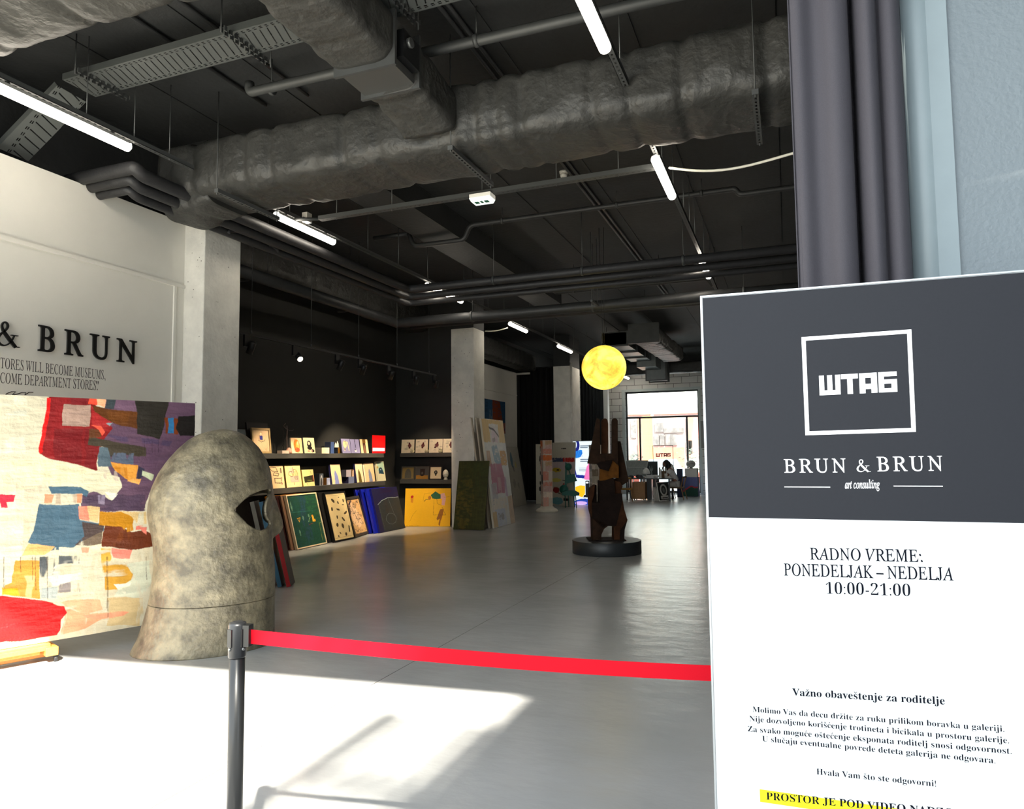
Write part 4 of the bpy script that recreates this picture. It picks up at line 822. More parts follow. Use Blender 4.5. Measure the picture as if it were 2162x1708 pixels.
a8((204, 178, 130), [(1130, 910), (1560, 910), (1480, 1210), (1140, 1210)], rough=.3); a8((214, 168, 128), [(660, 950), (1050, 930), (1090, 1040), (900, 1100), (700, 1010)], rough=.3); a8((226, 158, 118), [(700, 1040), (900, 1090), (1350, 1065), (1280, 1120), (1080, 1150), (900, 1240), (640, 1310), (680, 1100)], rough=.3); a8((232, 150, 116), [(860, 1110), (1360, 1065), (1300, 1110), (1000, 1150)], alpha=.8)
a8((222, 14, 16), [(-300, 870), (0, 900), (300, 930), (560, 960), (690, 1000), (700, 1080), (640, 1150), (640, 1260), (600, 1310), (0, 1400), (-300, 1440)]); a8((180, 10, 14), [(0, 1150), (560, 1060), (600, 1250), (0, 1380)], alpha=.4, rough=.8)
for i, x in enumerate((220, 345, 375, 500, 1130, 1140, 1550, 40)): ar.line((70, 46, 24), .0016, A8([(x, 480), (x + 3, 640 + (i * 97) % 500)]), .8)
for x in (1650, 1720, 1565): ar.line((50, 34, 48), .0014, A7([(x, 500), (x + 5, 650)]), .8)
ar.soften().mottle(.07)
rp = picture('abstract_painting', 'huge colourful abstract canvas standing on the easel by the white wall', 'painting', FPc, PWd, PHt, .045, ar, edge=(222, 214, 196), mt=attr_mat('pigment_impasto', .45, .35, 45), relief=.012)
# easel: only its right-hand foot shows
M_PINE = mat('varnished_pine', (218, 146, 66), .4, var=.14, vscale=5, stretch=(1, 12, 12))
ue, ve = FP.uv(103, 1350)
t = thing('studio_easel', FP.w(ue - .5, 0), 'varnished wooden studio easel on castors carrying the huge canvas', 'easel')
vb_ = vbot
def eb(nm, a, b, c, d, k0, k1): return bevel(MB().fbox(FP, a, b, c, d, k0, k1).build(nm, M_PINE, t, 'own'), .004)
eb('canvas_ledge', ue - 1.35, ue, vb_ - .035, vb_ - .004, -.10, .06); eb('ledge_back', ue - 1.35, ue, vb_ - .13, vb_ - .035, -.10, -.06)
eb('lower_rail', ue - 1.35, ue + .0, .095, .13, .03, .07); eb('base_beam', ue - 1.35, ue - .06, .065, .105, -.02, .03)
br_ = MB().slab(FP, [(ue - .13, vb_ - .035), (ue - .10, vb_ - .035), (ue - .08, .13), (ue - .15, .13)], -.02, .02).build('brace', M_PINE, t)
eb('runner', ue - .04, ue + .045, .055, .12, -.45, .10); eb('runner', ue - 1.35, ue - 1.27, .055, .12, -.45, .10)
eb('mast', ue - .70, ue - .62, .10, 2.3, -.12, -.055); eb('mast', ue - .80, ue - .72, .10, 2.3, -.12, -.055)
MB().lathe(FP.w(ue - .48, .085, .03), [(.008, 0), (.008, .012), (.004, .016)], 10, ax=FP.n).build('bolt', M_GALV, t)
for du, dk_ in ((.015, .06), (.015, -.40), (-1.31, .06), (-1.31, -.40)):
    c = FP.w(ue + du + .02, .028, dk_); ca = MB().lathe(c - FP.ux * .014, [(.012, 0), (.027, .003), (.028, .008), (.028, .02), (.027, .025), (.012, .028)], 16, ax=FP.ux).build('caster_wheel', mat('black_rubber', (28, 28, 30), .5), t)
    MB().fbox(FP, ue + du + .02 - .02, ue + du + .02 + .02, .045, .058, dk_ - .02, dk_ + .03).build('caster_fork', M_BLACKM, ca)
# leaves of a plant pot standing just outside the frame on the left throw their shade on the sunlit floor

# ------------------------------------------------------------------ giant hollow head
ZC = 6.0; gc = P(431, 1363); gc[2] = 0
los = np.array([gc[0], gc[1], 0]); los /= np.linalg.norm(los); hv = los; hu = np.array([hv[1], -hv[0], 0])   # hu: towards the face, hv: away from the entrance
PXM = ZC / FPX * math.cos(math.radians(23.4))
tab = np.array([(908, 455, 470), (913, 430, 495), (921, 405, 512), (932, 387, 527), (950, 367, 545), (975, 345, 561), (1000, 328, 571), (1035, 312, 577), (1065, 307, 577), (1085, 306, 577), (1110, 311, 577), (1130, 316, 577), (1155, 320, 579), (1200, 322, 583), (1240, 318, 585), (1275, 311, 585), (1310, 302, 585), (1340, 292, 585), (1356, 284, 586), (1363, 280, 586)], float)
Zp = lambda y: EYE - (y - 970.5) * ZC / FPX
zt_ = Zp(tab[:, 0]); zt_[-1] = 0; lx, rx = (tab[:, 1] - 431) * PXM, (tab[:, 2] - 431) * PXM
NA = 380; zz = np.r_[np.linspace(0, 1.5, 190), 1.5 + (zt_[0] - 1.5) * np.sin(np.linspace(0, np.pi / 2, 71))[1:]]; m = len(zz)
L_ = np.interp(zz, zt_[::-1], lx[::-1]); R_ = np.interp(zz, zt_[::-1], rx[::-1])
for _ in range(4): L_[1:-1] = (L_[:-2] + 2 * L_[1:-1] + L_[2:]) / 4; R_[1:-1] = (R_[:-2] + 2 * R_[1:-1] + R_[2:]) / 4
hn = vnoise((m, NA), (9, 12), 77, 5); w_ = np.linspace(0, 1, 24)[None]; hn[:, -24:] = hn[:, -24:] * (1 - w_) + hn[:, :1] * w_
FACE = -.12
def head_pt(th, z, nz=0.):
    l, r = np.interp(z, zz, L_), np.interp(z, zz, R_); c, a = (l + r) / 2, (r - l) / 2; b = a * (.84 if z > .5 else .84 - .08 * (1 - z / .5))
    d = math.atan2(math.sin(th - FACE), math.cos(th - FACE)); y = (EYE - z) * FPX / ZC + 970.5
    nose = np.interp(y, [1040, 1058, 1085, 1110, 1126, 1138, 1149], [0, .025, .06, .092, .10, .075, 0]) * math.exp(-(d / .17) ** 2)
    k = 1 + nz * .02; return gc + hu * (c + (a * k + nose) * math.cos(th)) + hv * ((b * k + nose) * -math.sin(th)) + (0, 0, z)
def ell_c(z): l, r = np.interp(z, zz, L_), np.interp(z, zz, R_); return (l + r) / 2, (r - l) / 2
eye_px = [(487, 1077), (498, 1066), (512, 1054), (526, 1046), (542, 1040.5), (558, 1038), (568, 1038), (570, 1043), (563, 1056), (558.5, 1068), (557, 1081), (559, 1094), (564, 1103), (570, 1110), (571, 1116), (562, 1123), (548, 1124.5), (533, 1119), (516, 1108), (500, 1091)]
eye_out = []
for x, y in eye_px:
    z = Zp(y); c, a = ell_c(z); eye_out.append((math.acos(max(-1, min(1, ((x - 431) * PXM - c) / a))), z))
pe = np.array(eye_out); pe = np.concatenate([[pe[i] + (pe[(i + 1) % len(pe)] - pe[i]) * t for t in np.linspace(0, 1, 12, endpoint=False)] for i in range(len(pe))])
for _ in range(8): pe = (np.roll(pe, 1, 0) + 2 * pe + np.roll(pe, -1, 0)) / 4
pf = pe.copy(); pf[:, 0] = .05 - pf[:, 0]; pf[:, 1] -= .05                 # the other eye, mirrored about the face
TH = np.linspace(-np.pi, np.pi, NA, endpoint=False); TT, ZZ = np.meshgrid(TH, zz); dead = np.zeros((m, NA), bool)
def inside(px_, py_, q):
    r = np.zeros(px_.shape, bool)
    for (x0, y0), (x1, y1) in zip(q, np.roll(q, -1, 0)):
        if y0 != y1: r ^= ((y0 > py_) != (y1 > py_)) & (px_ < (x1 - x0) * (py_ - y0) / (y1 - y0) + x0)
    return r
for q in (pe, pf):
    tc_, zc_ = TT + np.pi / NA, (ZZ + np.roll(ZZ, -1, 0)) / 2; d_ = inside(tc_, zc_, q); dead |= d_
    touch = d_ | np.roll(d_, 1, 0) | np.roll(d_, 1, 1) | np.roll(np.roll(d_, 1, 0), 1, 1); allin = d_ & np.roll(d_, 1, 0) & np.roll(d_, 1, 1) & np.roll(np.roll(d_, 1, 0), 1, 1)
    for i, j in zip(*np.where(touch & ~allin)):
        e = ((q[:, 0] - TT[i, j]) * .5) ** 2 + (q[:, 1] - ZZ[i, j]) ** 2; k = int(np.argmin(e)); TT[i, j], ZZ[i, j] = q[k]
HV = np.array([head_pt(TT[i, j], ZZ[i, j], hn[i, j]) for i in range(m) for j in range(NA)]); SEAM = int(np.argmin(abs(zz - .385)))
M_STONE = mat('bronze_grey_cast_stone', (95, 89, 75), .46, .15, vscale=7, bump=.55, bscale=24, rgb2=(142, 133, 109), var=.2)
def head_piece(name, i0, i1, parent, cap):
    V = HV[i0 * NA:(i1 + 1) * NA]; k = i1 - i0 + 1
    F = [(i * NA + (j + 1) % NA, i * NA + j, (i + 1) * NA + j, (i + 1) * NA + (j + 1) % NA) for i in range(k - 1) for j in range(NA) if not dead[i0 + i, j]]
    mb = MB().add(V, F, True)
    if cap: mb.f.append(tuple((k - 1) * NA + j for j in range(NA))[::-1]); mb.sm.append(True)
    o = mb.build(name, M_STONE, parent); so = o.modifiers.new('shell', 'SOLIDIFY'); so.thickness = .022; so.offset = -1; return o
t = thing('giant_head_sculpture', gc, 'giant hollow grey-bronze head with an eye opening, beside the big abstract canvas', 'sculpture')
head_piece('neck_base', 0, SEAM, t, False)
HV[SEAM * NA:(SEAM + 1) * NA, 2] += .004
head_piece('head_shell', SEAM, m - 1, t, True)
# ------------------------------------------------------------------ shelves of the alcove
ZU, ZLO, TH = 1.648, 1.035, .088
M_SHELF = mat('charcoal_shelf_board', (64, 63, 60), .6, var=.05)
def shelf(a, b, lb):
    o = bevel(box('wall_shelf', a, b, M_SHELF), .003); return tag(o, lb, 'shelf', 'charcoal wall shelves in the alcove')
shelf((XN, 7.3, ZU - TH), (-8.30, 13.60, ZU), 'long upper charcoal shelf on the alcove wall, red light box at its end')
shelf((XN, 7.3, ZLO - TH), (-8.30, 13.66, ZLO), 'long lower charcoal shelf on the alcove wall above the floor canvases')
shelf((-8.42, 14.50, ZU - TH), (-6.99, 14.82, ZU), 'short upper charcoal shelf on the alcove end wall')
shelf((-8.42, 14.50, ZLO - TH), (-6.99, 14.82, ZLO), 'short lower charcoal shelf on the alcove end wall above the yellow canvas')
# --- builders for things standing on the shelves
def FL(xl, xr, yt, z, x0=-8.36, tilt=9., yb=None):
    """frame of a panel standing on a shelf of the long wall between two measured pixels; returns frame, width, height"""
    yb = yb or 990; ya = P(xl, yb, 'X', x0)[1]; yz = P(xr, yb, 'X', x0)[1]; t = math.radians(tilt)
    F = Frame((x0, (ya + yz) / 2, z), (0, 1, 0), (-math.sin(t), 0, math.cos(t))); return F, yz - ya, F.uv((xl + xr) / 2 - 3, yt)[1]
def FB(xl, xr, yt, z, y0=14.56, tilt=9.):
    xa = P(xl, 990, 'Y', y0)[0]; xz = P(xr, 990, 'Y', y0)[0]; t = math.radians(tilt)
    F = Frame(((xa + xz) / 2, y0, z), (1, 0, 0), (0, math.sin(t), math.cos(t))); return F, xz - xa, F.uv((xl + xr) / 2, yt)[1]
def raise_(F, th): F.o = F.o + np.array([0, 0, th * abs(F.n[2])]) + np.array([0, 0, .0005]); return F
def panel(name, lb, fwh, art, th=.03, edge=(200, 186, 160), cat='painting', grp=None, **k):
    F, w, h = fwh; f = k.get('frame', 0); raise_(F, th)
    if f: F.o = F.o + F.uy * f; w -= 2 * f; h -= 2 * f
    return picture(name, lb, cat, F, w, h, th, art, edge, group=grp, **k)
def block(name, lb, xl, xm, xr, yt, z, cl, cf, d, x0=-8.42, art=None, cat='block'):
    """a small solid block: left side seen between xl..xm, front between xm..xr"""
    F, w, h = FL(xm, xr, yt, z, x0, 0); t = thing(name, F.o - F.n * d / 2, lb, cat)
    art = art or Art(40, 40, cf, 3, tone=.15).mottle(.05)
    art_mesh(F, w, h, d, art, cl, 'block_body', t, attr_mat('pigment_satin')); return t
M_DKFRAME = mat('dark_stained_frame', (40, 34, 30), .4, var=.1); M_GILT = mat('pale_gilt_frame', (176, 150, 104), .4, .2, var=.1)
M_BLKFRAME = mat('black_wood_frame', (20, 20, 20), .35)
# upper long shelf
panel('small_canvas', 'pale grey-blue panel at the near end of the upper shelf', FL(505, 523, 907, ZU), Art(20, 50, (120, 130, 134), 2).mottle(.04), edge=(90, 98, 100))
a = Art(90, 120, (206, 178, 140), 5, tone=.1).mottle(.08); a.rect((40, 44, 130), .42, .27, .60, .46).line((40, 34, 34), .02, [(.40, .25), (.36, .5), (.5, .56), (.72, .5), (.72, .44)]).ell((230, 220, 190), .5, .18, .05, .05).line((120, 90, 60), .01, [(.3, .48), (.75, .52)]).line((150, 100, 80), .01, [(.7, .85), (.78, .95), (.85, .8)])
panel('framed_picture', 'tan picture with a blue square in a dark and gilt frame on the upper shelf', FL(533, 572, 904, ZU, tilt=6), a, frame=.03, frame_mat=M_GILT, th=.02)
dk = bpy.data.objects['framed_picture']; MB().fbox(Frame(np.array(dk.location) - np.array([.06, 0, 0]), (0, 1, 0), (-.1, 0, 1)), -.25, .27, 0, .50, -.03, .0).build('shadow_box', M_DKFRAME, dk)
# wire figure on two little blocks
q = P(604, 956, 'X', -8.42); yq = q[1]; t = thing('wire_figure', (-8.42, yq, ZU), 'thin wire figure with raised arms on a pale stone foot, upper shelf', 'sculpture')
def wp(px, py): return P(px, py, 'X', -8.42)
MB().tube([wp(606, 950), wp(605, 925), wp(606.5, 908), wp(605, 899)], [.009, .014, .01, .016], 8).build('body', mat('patinated_bronze', (110, 96, 92), .5, .4, var=.2), t)
for pts in ([(605, 906), (600, 901), (598.5, 899), (603, 894)], [(605, 906), (612, 909), (618, 909), (620, 907)]): MB().tube([wp(*p) for p in pts], .005, 6).build('arm', MATS['patinated_bronze'], t)
MB().tube([wp(599, 955), wp(600.5, 920), wp(598.5, 904)], [.006, .009, .004], 6).tube([wp(592, 952), wp(603, 925)], .004, 6).build('staff', M_BLKFRAME, t)
MB().box((-8.47, wp(590, 955)[1], ZU), (-8.36, wp(605, 955)[1], ZU + .055)).build('block_foot', mat('pale_marble', (190, 172, 156), .5, var=.1), t)
MB().lathe((-8.40, wp(608, 955)[1], ZU), [(.055, 0), (.06, .03), (.05, .07), (.025, .10), (.0, .11)], 16).build('stone_foot', mat('rosy_stone', (176, 130, 112), .6, var=.15), t)
PE, CR, OL = (236, 200, 152), (238, 216, 160), (90, 76, 34)
a = Art(60, 90, PE, 6).mottle(.04); a.ell((222, 120, 34), .5, .5, .27, .40).ell((238, 180, 90), .58, .5, .14, .30, rough=.4).ell((200, 70, 40), .5, .78, .24, .16, rough=.4).line((150, 70, 30), .03, [(.4, .1), (.3, .3), (.28, .6), (.4, .85), (.6, .95)]).ell(PE, .62, .36, .07, .14)
panel('small_canvas', 'small canvas of an orange vessel shape on the upper shelf', FL(617, 640, 925, ZU, yb=940), a, edge=(150, 144, 130))
a = Art(60, 90, (226, 220, 176), 7).mottle(.04); a.rect((190, 200, 150), 0, 0, .3, 1, .6, .6).ell((30, 24, 22), .5, .42, .2, .24).ell((226, 200, 170), .48, .36, .11, .10).ell((34, 26, 24), .52, .66, .22, .12).ell((30, 20, 22), .76, .84, .16, .10).ell((226, 170, 150), .66, .84, .08, .08).ell((220, 150, 120), .4, .86, .1, .05)
panel('small_canvas', 'small pale green canvas with a bold black figure, upper shelf', FL(643.5, 666.5, 925, ZU, yb=940), a, edge=(150, 144, 130))
block('painted_block', 'low grey block with a cream textured front on the upper shelf', 667, 679, 695, 945, ZU, (108, 104, 98), (236, 222, 186), .16)
block('painted_block', 'tall slate-blue block with a brushed blue side, upper shelf', 686, 698, 705, 933, ZU, (70, 80, 104), (70, 92, 140), .14, x0=-8.47)
t = block('painted_block', 'small dark block with a brown front under two white sails', 705, 713, 720, 945, ZU, (40, 50, 66), (120, 84, 24), .12, x0=-8.43)
for i, (p0, yt) in enumerate(((708.5, 934), (712.5, 930.5))):
    c = P(p0, 944.5, 'X', -8.48); h = P(p0, yt, 'X', -8.48)[2] - c[2]; o = MB().lathe((-8.48, c[1], c[2]), [(.032, 0), (.026, h * .5), (.002, h)], 4, smooth=False).build('white_sail', mat('bone_white_ceramic', (240, 232, 208), .4), None); tag(o, ('left small white sail shape on the brown block', 'right taller white sail shape on the brown block')[i], 'ornament')
LI = (148, 144, 186)
a = Art(60, 90, LI, 8).mottle(.05); a.ell((232, 214, 160), .38, .38, .22, .26).line((232, 214, 160), .08, [(.4, .2), (.7, .25), (.78, .8)]).line((60, 50, 40), .03, [(.3, .2), (.5, .16), (.52, .4)]).rect((226, 206, 170), .22, .65, .36, .85).ell((60, 50, 40), .3, .74, .05, .08)
panel('small_canvas', 'lilac canvas with cream swirls, upper shelf', FL(723.5, 742, 927, ZU, yb=940), a, edge=(70, 70, 96))
a = Art(50, 90, LI, 9).mottle(.04); a.line((26, 26, 50), .05, [(.5, 0), (.54, .6)]).ell((230, 222, 226), .5, .82, .12, .09).ell((30, 26, 40), .48, .76, .08, .03)
panel('small_canvas', 'lilac canvas with one thin black line, upper shelf', FL(742.5, 761, 928, ZU, yb=940), a, edge=(40, 40, 70))
a = Art(50, 90, PE, 10).mottle(.04); a.rect((110, 76, 28), .32, 0, .72, .28).rect((60, 26, 30), .32, .28, .68, 1).ell((130, 92, 70), .5, .72, .12, .34)
panel('small_canvas', 'peach canvas with a brown post, upper shelf beside the red light box', FL(763, 779, 928, ZU, yb=940), a, edge=(40, 34, 60))
# red light box
F, w, h = FL(786, 813.5, 919, ZU, -8.33, 0, 940); t = thing('light_box', F.o - F.n * .12, 'glowing red light box with a white band at the far end of the upper shelf', 'light box')
MB().fbox(F, -w / 2, w / 2, 0, h, -.2, -.002).build('box_case', M_BLACKM, t)
MB().fbox(F, -w / 2 + .004, w / 2 - .004, .004, h - .004, -.002, 0).build('red_panel', mat('backlit_red', (255, 6, 10), .4, emit=1.0), t)
bm_ = MB().fbox(F, -w / 2 + .02, w / 2 - .03, .05, .05 + h * .17, 0, .001).build('white_band', mat('backlit_white', (255, 238, 240), .4, emit=1.0), t)
v, f = text_mesh('DRAGSTOR', 'sans', off=.02); X = (v[:, 0] - v[:, 0].min()) / np.ptp(v[:, 0]) * (w - .09) - w / 2 + .035; Y = .056 + v[:, 1] * h * .2
MB().add(F.o + X[:, None] * F.ux + Y[:, None] * F.uy + .0016 * F.n, f).build('band_lettering', mat('pale_pink_backlit', (255, 190, 200), .4, emit=.9), bm_)
v, f = text_mesh('ART', 'sans', off=.02); X = (v[:, 0]) * h * .16 - w / 2 + .03; Y = .06 + h * .19 + v[:, 1] * h * .16
MB().add(F.o + X[:, None] * F.ux + Y[:, None] * F.uy + .0016 * F.n, f).build('upper_lettering', mat('deep_red_backlit', (200, 0, 6), .4, emit=.8), bm_)
# lower long shelf
a = Art(60, 110, PE, 12).mottle(.03)
for s in ([(.25, .08), (.62, .08), (.7, .28), (.4, .22)], [(.5, .3), (.75, .36), (.7, .46), (.45, .42)], [(.5, .55), (.85, .56), (.82, .78), (.5, .76)]): a.line((70, 50, 34), .03, s + [s[0]])
a.rect((110, 84, 60), .84, .1, .9, .34).ell((150, 110, 90), .86, .55, .03, .04).ell((170, 120, 100), .86, .8, .04, .05)
panel('drawing_board', 'cream drawing of looping dark shapes at the near end of the lower shelf', FL(562, 602, 984, ZLO, yb=1030), a, edge=(60, 50, 40))
a = Art(80, 110, (238, 206, 140), 13).mottle(.03); a.rect((206, 176, 154), .25, .12, .56, .38).rect((204, 172, 154), .28, .5, .86, .78).rect((240, 206, 160), 0, .8, 1, 1, .7)
for s in ([(.42, .28), (.24, .32), (.2, .44), (.36, .52), (.46, .5), (.42, .3)], [(.56, .2), (.5, .42), (.6, .64), (.76, .66), (.8, .4), (.72, .24), (.56, .2)], [(.62, .28), (.64, .58)], [(.7, .28), (.72, .6)], [(.5, .1), (.46, .3)], [(.5, .8), (.52, .9)]): a.line((84, 56, 36), .025, s)
panel('drawing_board', 'yellow-cream canvas of two brown loop forms, lower shelf', FL(606, 638, 982, ZLO, yb=1028), a, edge=(150, 120, 50))
a = Art(60, 90, (240, 224, 150), 14).mottle(.03); a.poly((52, 50, 30), [(.1, .42), (.95, .34), (.97, .74), (.15, .78)]).rect((130, 40, 30), .86, .38, .96, .72).rect((110, 110, 50), .4, .62, .8, .7).line((150, 70, 60), .02, [(.3, .78), (.4, .95)]).line((90, 80, 50), .02, [(.74, .1), (.78, .26)])
panel('small_canvas', 'small pale yellow canvas with a dark green block, lower shelf', FL(641, 665, 992, ZLO, yb=1026), a, edge=(160, 130, 50))
a = Art(40, 60, (84, 90, 98), 15).mottle(.1); a.ell((190, 190, 190), .5, .8, .32, .66, ring=.3).ell((60, 62, 66), .5, .85, .2, .5)
block('painted_block', 'dark slate block with a pale arch on its front, lower shelf', 664, 674.5, 683, 1000, ZLO, (32, 38, 44), (84, 90, 98), .16, art=a)
a = Art(40, 40, (150, 158, 190), 16).mottle(.05); a.poly((190, 196, 214), [(.3, 1), (.5, .25), (.72, 1)])
block('painted_block', 'small block, brown side and blue-grey front, lower shelf', 683, 690, 700, 1009, ZLO, (110, 72, 26), (150, 158, 190), .12, art=a)
def blade(c, base, s): return Art(50, 110, base, s).mottle(.03).poly(c, [(.30, 1), (.31, .5), (.38, .34), (.44, .30), (.54, .42), (.66, .62), (.72, 1)])
panel('small_canvas', 'peach canvas with a periwinkle blade shape, middle of the lower shelf', FL(702, 722.5, 981, ZLO, yb=1022), blade((126, 134, 190), PE, 17), edge=(40, 40, 90), th=.05)
ZN = ZLO + FL(736, 748, 1006.5, ZLO, -8.42, 0)[2]
block('painted_block', 'lilac-grey block resting on top of the navy block, lower shelf', 722, 731, 741, 992, ZN, (70, 68, 78), (176, 166, 176), .14)
block('painted_block', 'navy block with a grey-blue front under the lilac block', 724, 736, 748, 1006.5, ZLO, (36, 34, 64), (104, 112, 140), .16)
panel('small_canvas', 'narrow peach board with a pale tip shape behind the stacked blocks', FL(742, 747.5, 991, ZN, x0=-8.44, tilt=2), Art(20, 60, (90, 64, 40), 18).poly((220, 186, 150), [(.3, 1), (.5, .2), (.9, .1), (.9, 1)]))
panel('small_canvas', 'peach canvas with an olive blade shape, lower shelf', FL(754, 769, 979, ZLO, yb=1019), blade((92, 76, 24), (240, 204, 164), 19), edge=(40, 40, 90), th=.05)
panel('small_canvas', 'peach canvas with a grey-blue blade beside the olive one', FL(775, 792.5, 978, ZLO, yb=1016), blade((116, 124, 150), (228, 184, 140), 20), edge=(236, 206, 170), th=.04)
panel('small_canvas', 'thin cream board squeezed between the two blade canvases', FL(770.5, 774, 979, ZLO, yb=1018, x0=-8.38), Art(10, 60, (238, 210, 176), 21), edge=(60, 40, 30))
a = Art(50, 100, (196, 190, 158), 22).mottle(.06); a.rect((160, 186, 164), .1, .03, .95, .5).poly((24, 58, 76), [(.2, .62), (.3, .34), (.5, .3), (.66, .34), (.84, .58), (.84, .66)]).ell((170, 140, 60), .12, .3, .1, .06).ell((236, 240, 236), .5, .42, .05, .03)
panel('small_canvas', 'pale canvas with a teal mound, far end of the lower shelf', FL(799, 815, 975, ZLO, yb=1014), a, edge=(206, 196, 160), th=.05)
F, w, h = FL(632, 689, 985, ZLO, -8.64, 1, 1000); picture('plain_panel', 'plain grey-brown panel standing behind the small yellow canvas', 'panel', raise_(F, .03), w, h, .03, Art(10, 10, (84, 80, 70), 2), (40, 38, 34))
# short end shelves
for i, (xl, xr, yt) in enumerate(((847, 874, 928.5), (877, 903, 928), (905.5, 934, 927), (935, 962, 926.5))):
    a = Art(60, 60, (226, 210, 184), 30 + i).mottle(.06); rg = random.Random(i)
    for k in range(7): a.ell((150, 140, 124), rg.uniform(.15, .9), rg.uniform(.15, .9), rg.uniform(.05, .16), rg.uniform(.03, .1), .6, .8)
    a.ell((92, 16, 32), .55 + .1 * rg.random(), .45, .14, .13, .95).ell((80, 14, 30), .62, .3, .07, .09).ell((70, 20, 24), .45 + .2 * rg.random(), .6, .07, .07)
    panel('splash_tile', ('first', 'second', 'third', 'fourth')[i] + ' white square with a crimson splash from the alcove corner', FB(xl, xr, yt, ZU, tilt=5), a, edge=(60, 46, 40), grp='crimson splash squares on the end shelf')
for i, px in enumerate((871, 901, 930)):
    q = P(px, 951, 'Y', 14.53); o = MB().ball((q[0], 14.525, ZU + .046), (.05, .05, .046)).build('ceramic_ball', mat('speckled_cream_ceramic', (214, 200, 160), .45, var=.25, vscale=40)); tag(o, ('left', 'middle', 'right')[i] + 'most of the three cream ceramic balls on the end shelf' if i != 1 else 'cream ceramic ball between the other two on the end shelf', 'ornament', 'cream ceramic balls on the end shelf')
q = P(941, 1005, 'Y', 14.58); t = thing('egg_sculpture', (q[0], 14.58, ZLO), 'white egg on a small foot at the end of the lower end shelf', 'ornament')
M_EGG = mat('white_glazed_ceramic', (226, 220, 200), .35, var=.05)
MB().lathe((q[0], 14.58, ZLO), [(.04, 0), (.042, .02), (.03, .045), (.034, .055)], 18).build('foot', M_EGG, t)
MB().lathe((q[0], 14.58, ZLO + .05), [(.03, 0), (.055, .025), (.068, .07), (.064, .115), (.046, .155), (.02, .178), (.0, .182)], 22).build('egg', M_EGG, t)
MB().tube([(q[0] + .066 * math.sin(a), 14.58 - .066 * math.cos(a), ZLO + .12 + .012 * math.sin(3 * a)) for a in np.linspace(-1.3, 1.3, 14)], .003, 5).build('crack_line', M_BLKFRAME, t)
a = Art(60, 60, (128, 108, 66), 41).mottle(.12); a.ell((84, 82, 74), .5, .75, .28, .62).rect((128, 108, 66), 0, .95, 1, 1)
panel('framed_picture', 'small picture of a dark arch in a grey frame, lower end shelf', FB(847, 875, 985, ZLO, tilt=6), a, frame=.02, frame_mat=mat('grey_wood_frame', (70, 68, 64), .5), th=.02)
a = Art(60, 60, (72, 70, 70), 42); a.rect((150, 106, 40), 0, .68, 1, 1).rect((40, 26, 22), .33, .15, .70, .62).ell((40, 28, 24), .5, .6, .17, .16).ell((84, 78, 74), .5, .5, .07, .1)
panel('framed_picture', 'small dark picture with an ochre strip, lower end shelf', FB(876.5, 905, 985, ZLO, tilt=6), a, frame=.012, frame_mat=MATS['grey_wood_frame'], th=.02)
a = Art(60, 60, (226, 204, 166), 43).mottle(.03); a.ell((30, 28, 26), .5, .46, .15, .17).ell((60, 56, 40), .5, .6, .08, .16).ell((190, 180, 150), .5, .44, .05, .05)
panel('framed_picture', 'small white picture of a black seed in a black frame, lower end shelf', FB(906, 933, 984, ZLO, tilt=6), a, frame=.02, frame_mat=M_BLKFRAME, th=.02)

# ------------------------------------------------------------------ canvases leaning at floor level
def lean(bl, br, tl, tilt, th=.035, right=None):
    """frame of a canvas whose lower front edge runs bl..br on the floor (pixels) and whose upper left corner is seen at tl"""
    a, b = P(*bl), P(*br); ux = (b - a) / np.linalg.norm(b - a); nn = np.array([ux[1], -ux[0], 0]); t = math.radians(tilt)
    up = -math.sin(t) * nn + np.array([0, 0, math.cos(t)]); F = Frame((a + b) / 2, ux, up); h = F.uv(*tl)[1]
    F.o = F.o + np.array([0, 0, th * math.sin(t) + .001]); return F, np.linalg.norm(b - a), h
def floor_canvas(name, lb, lw, art, th=.035, edge=(206, 190, 160), grp=None, **k):
    F, w, h = lw; f = k.get('frame', 0)
    if f: F.o = F.o + F.uy * f; w -= 2 * f; h -= 2 * f
    return picture(name, lb, 'painting', F, w, h, th, art, edge, group=grp, **k)
GR = (22, 66, 52)
def greens():
    a = Art(200, 250, GR, 51, tone=.4).mottle(.25); a.rect((20, 60, 66), .0, 0, .5, 1, .4, .8).rect((34, 52, 86), .35, .0, .6, .9, .5, .8).rect((38, 88, 48), .6, 0, 1, .6, .5, .9)
    for u, v, b in ((.1, .2, .1), (.4, .45, .05), (.2, .72, .06), (.6, .42, .03)): a.ell((130, 170, 140), u, v, .025, b, .5, .6)
    a.ell((214, 132, 40), .72, .44, .035, .025).rect((226, 170, 50), .70, .45, .76, .55).rect((210, 150, 40), .74, .5, .80, .55).line((200, 140, 40), .012, [(.2, .45), (.3, .44), (.25, .52), (.22, .46)]).line((150, 180, 120), .012, [(.56, .54), (.6, .48), (.64, .46)]).line((150, 150, 60), .008, [(.9, .95), (.91, .6), (.97, .59)]).line((110, 40, 40), .01, [(.55, .6), (.68, .58)]).line((40, 100, 90), .006, [(.0, .32), (.9, .34)]); return a
lw = lean((627, 1162), (690, 1148), (600, 1047), 15)
floor_canvas('green_canvas', 'dark green canvas with a thin white frame leaning below the lower shelf', lw, greens(), frame=.018, frame_mat=mat('cream_wood_frame', (226, 206, 170), .5), th=.04)
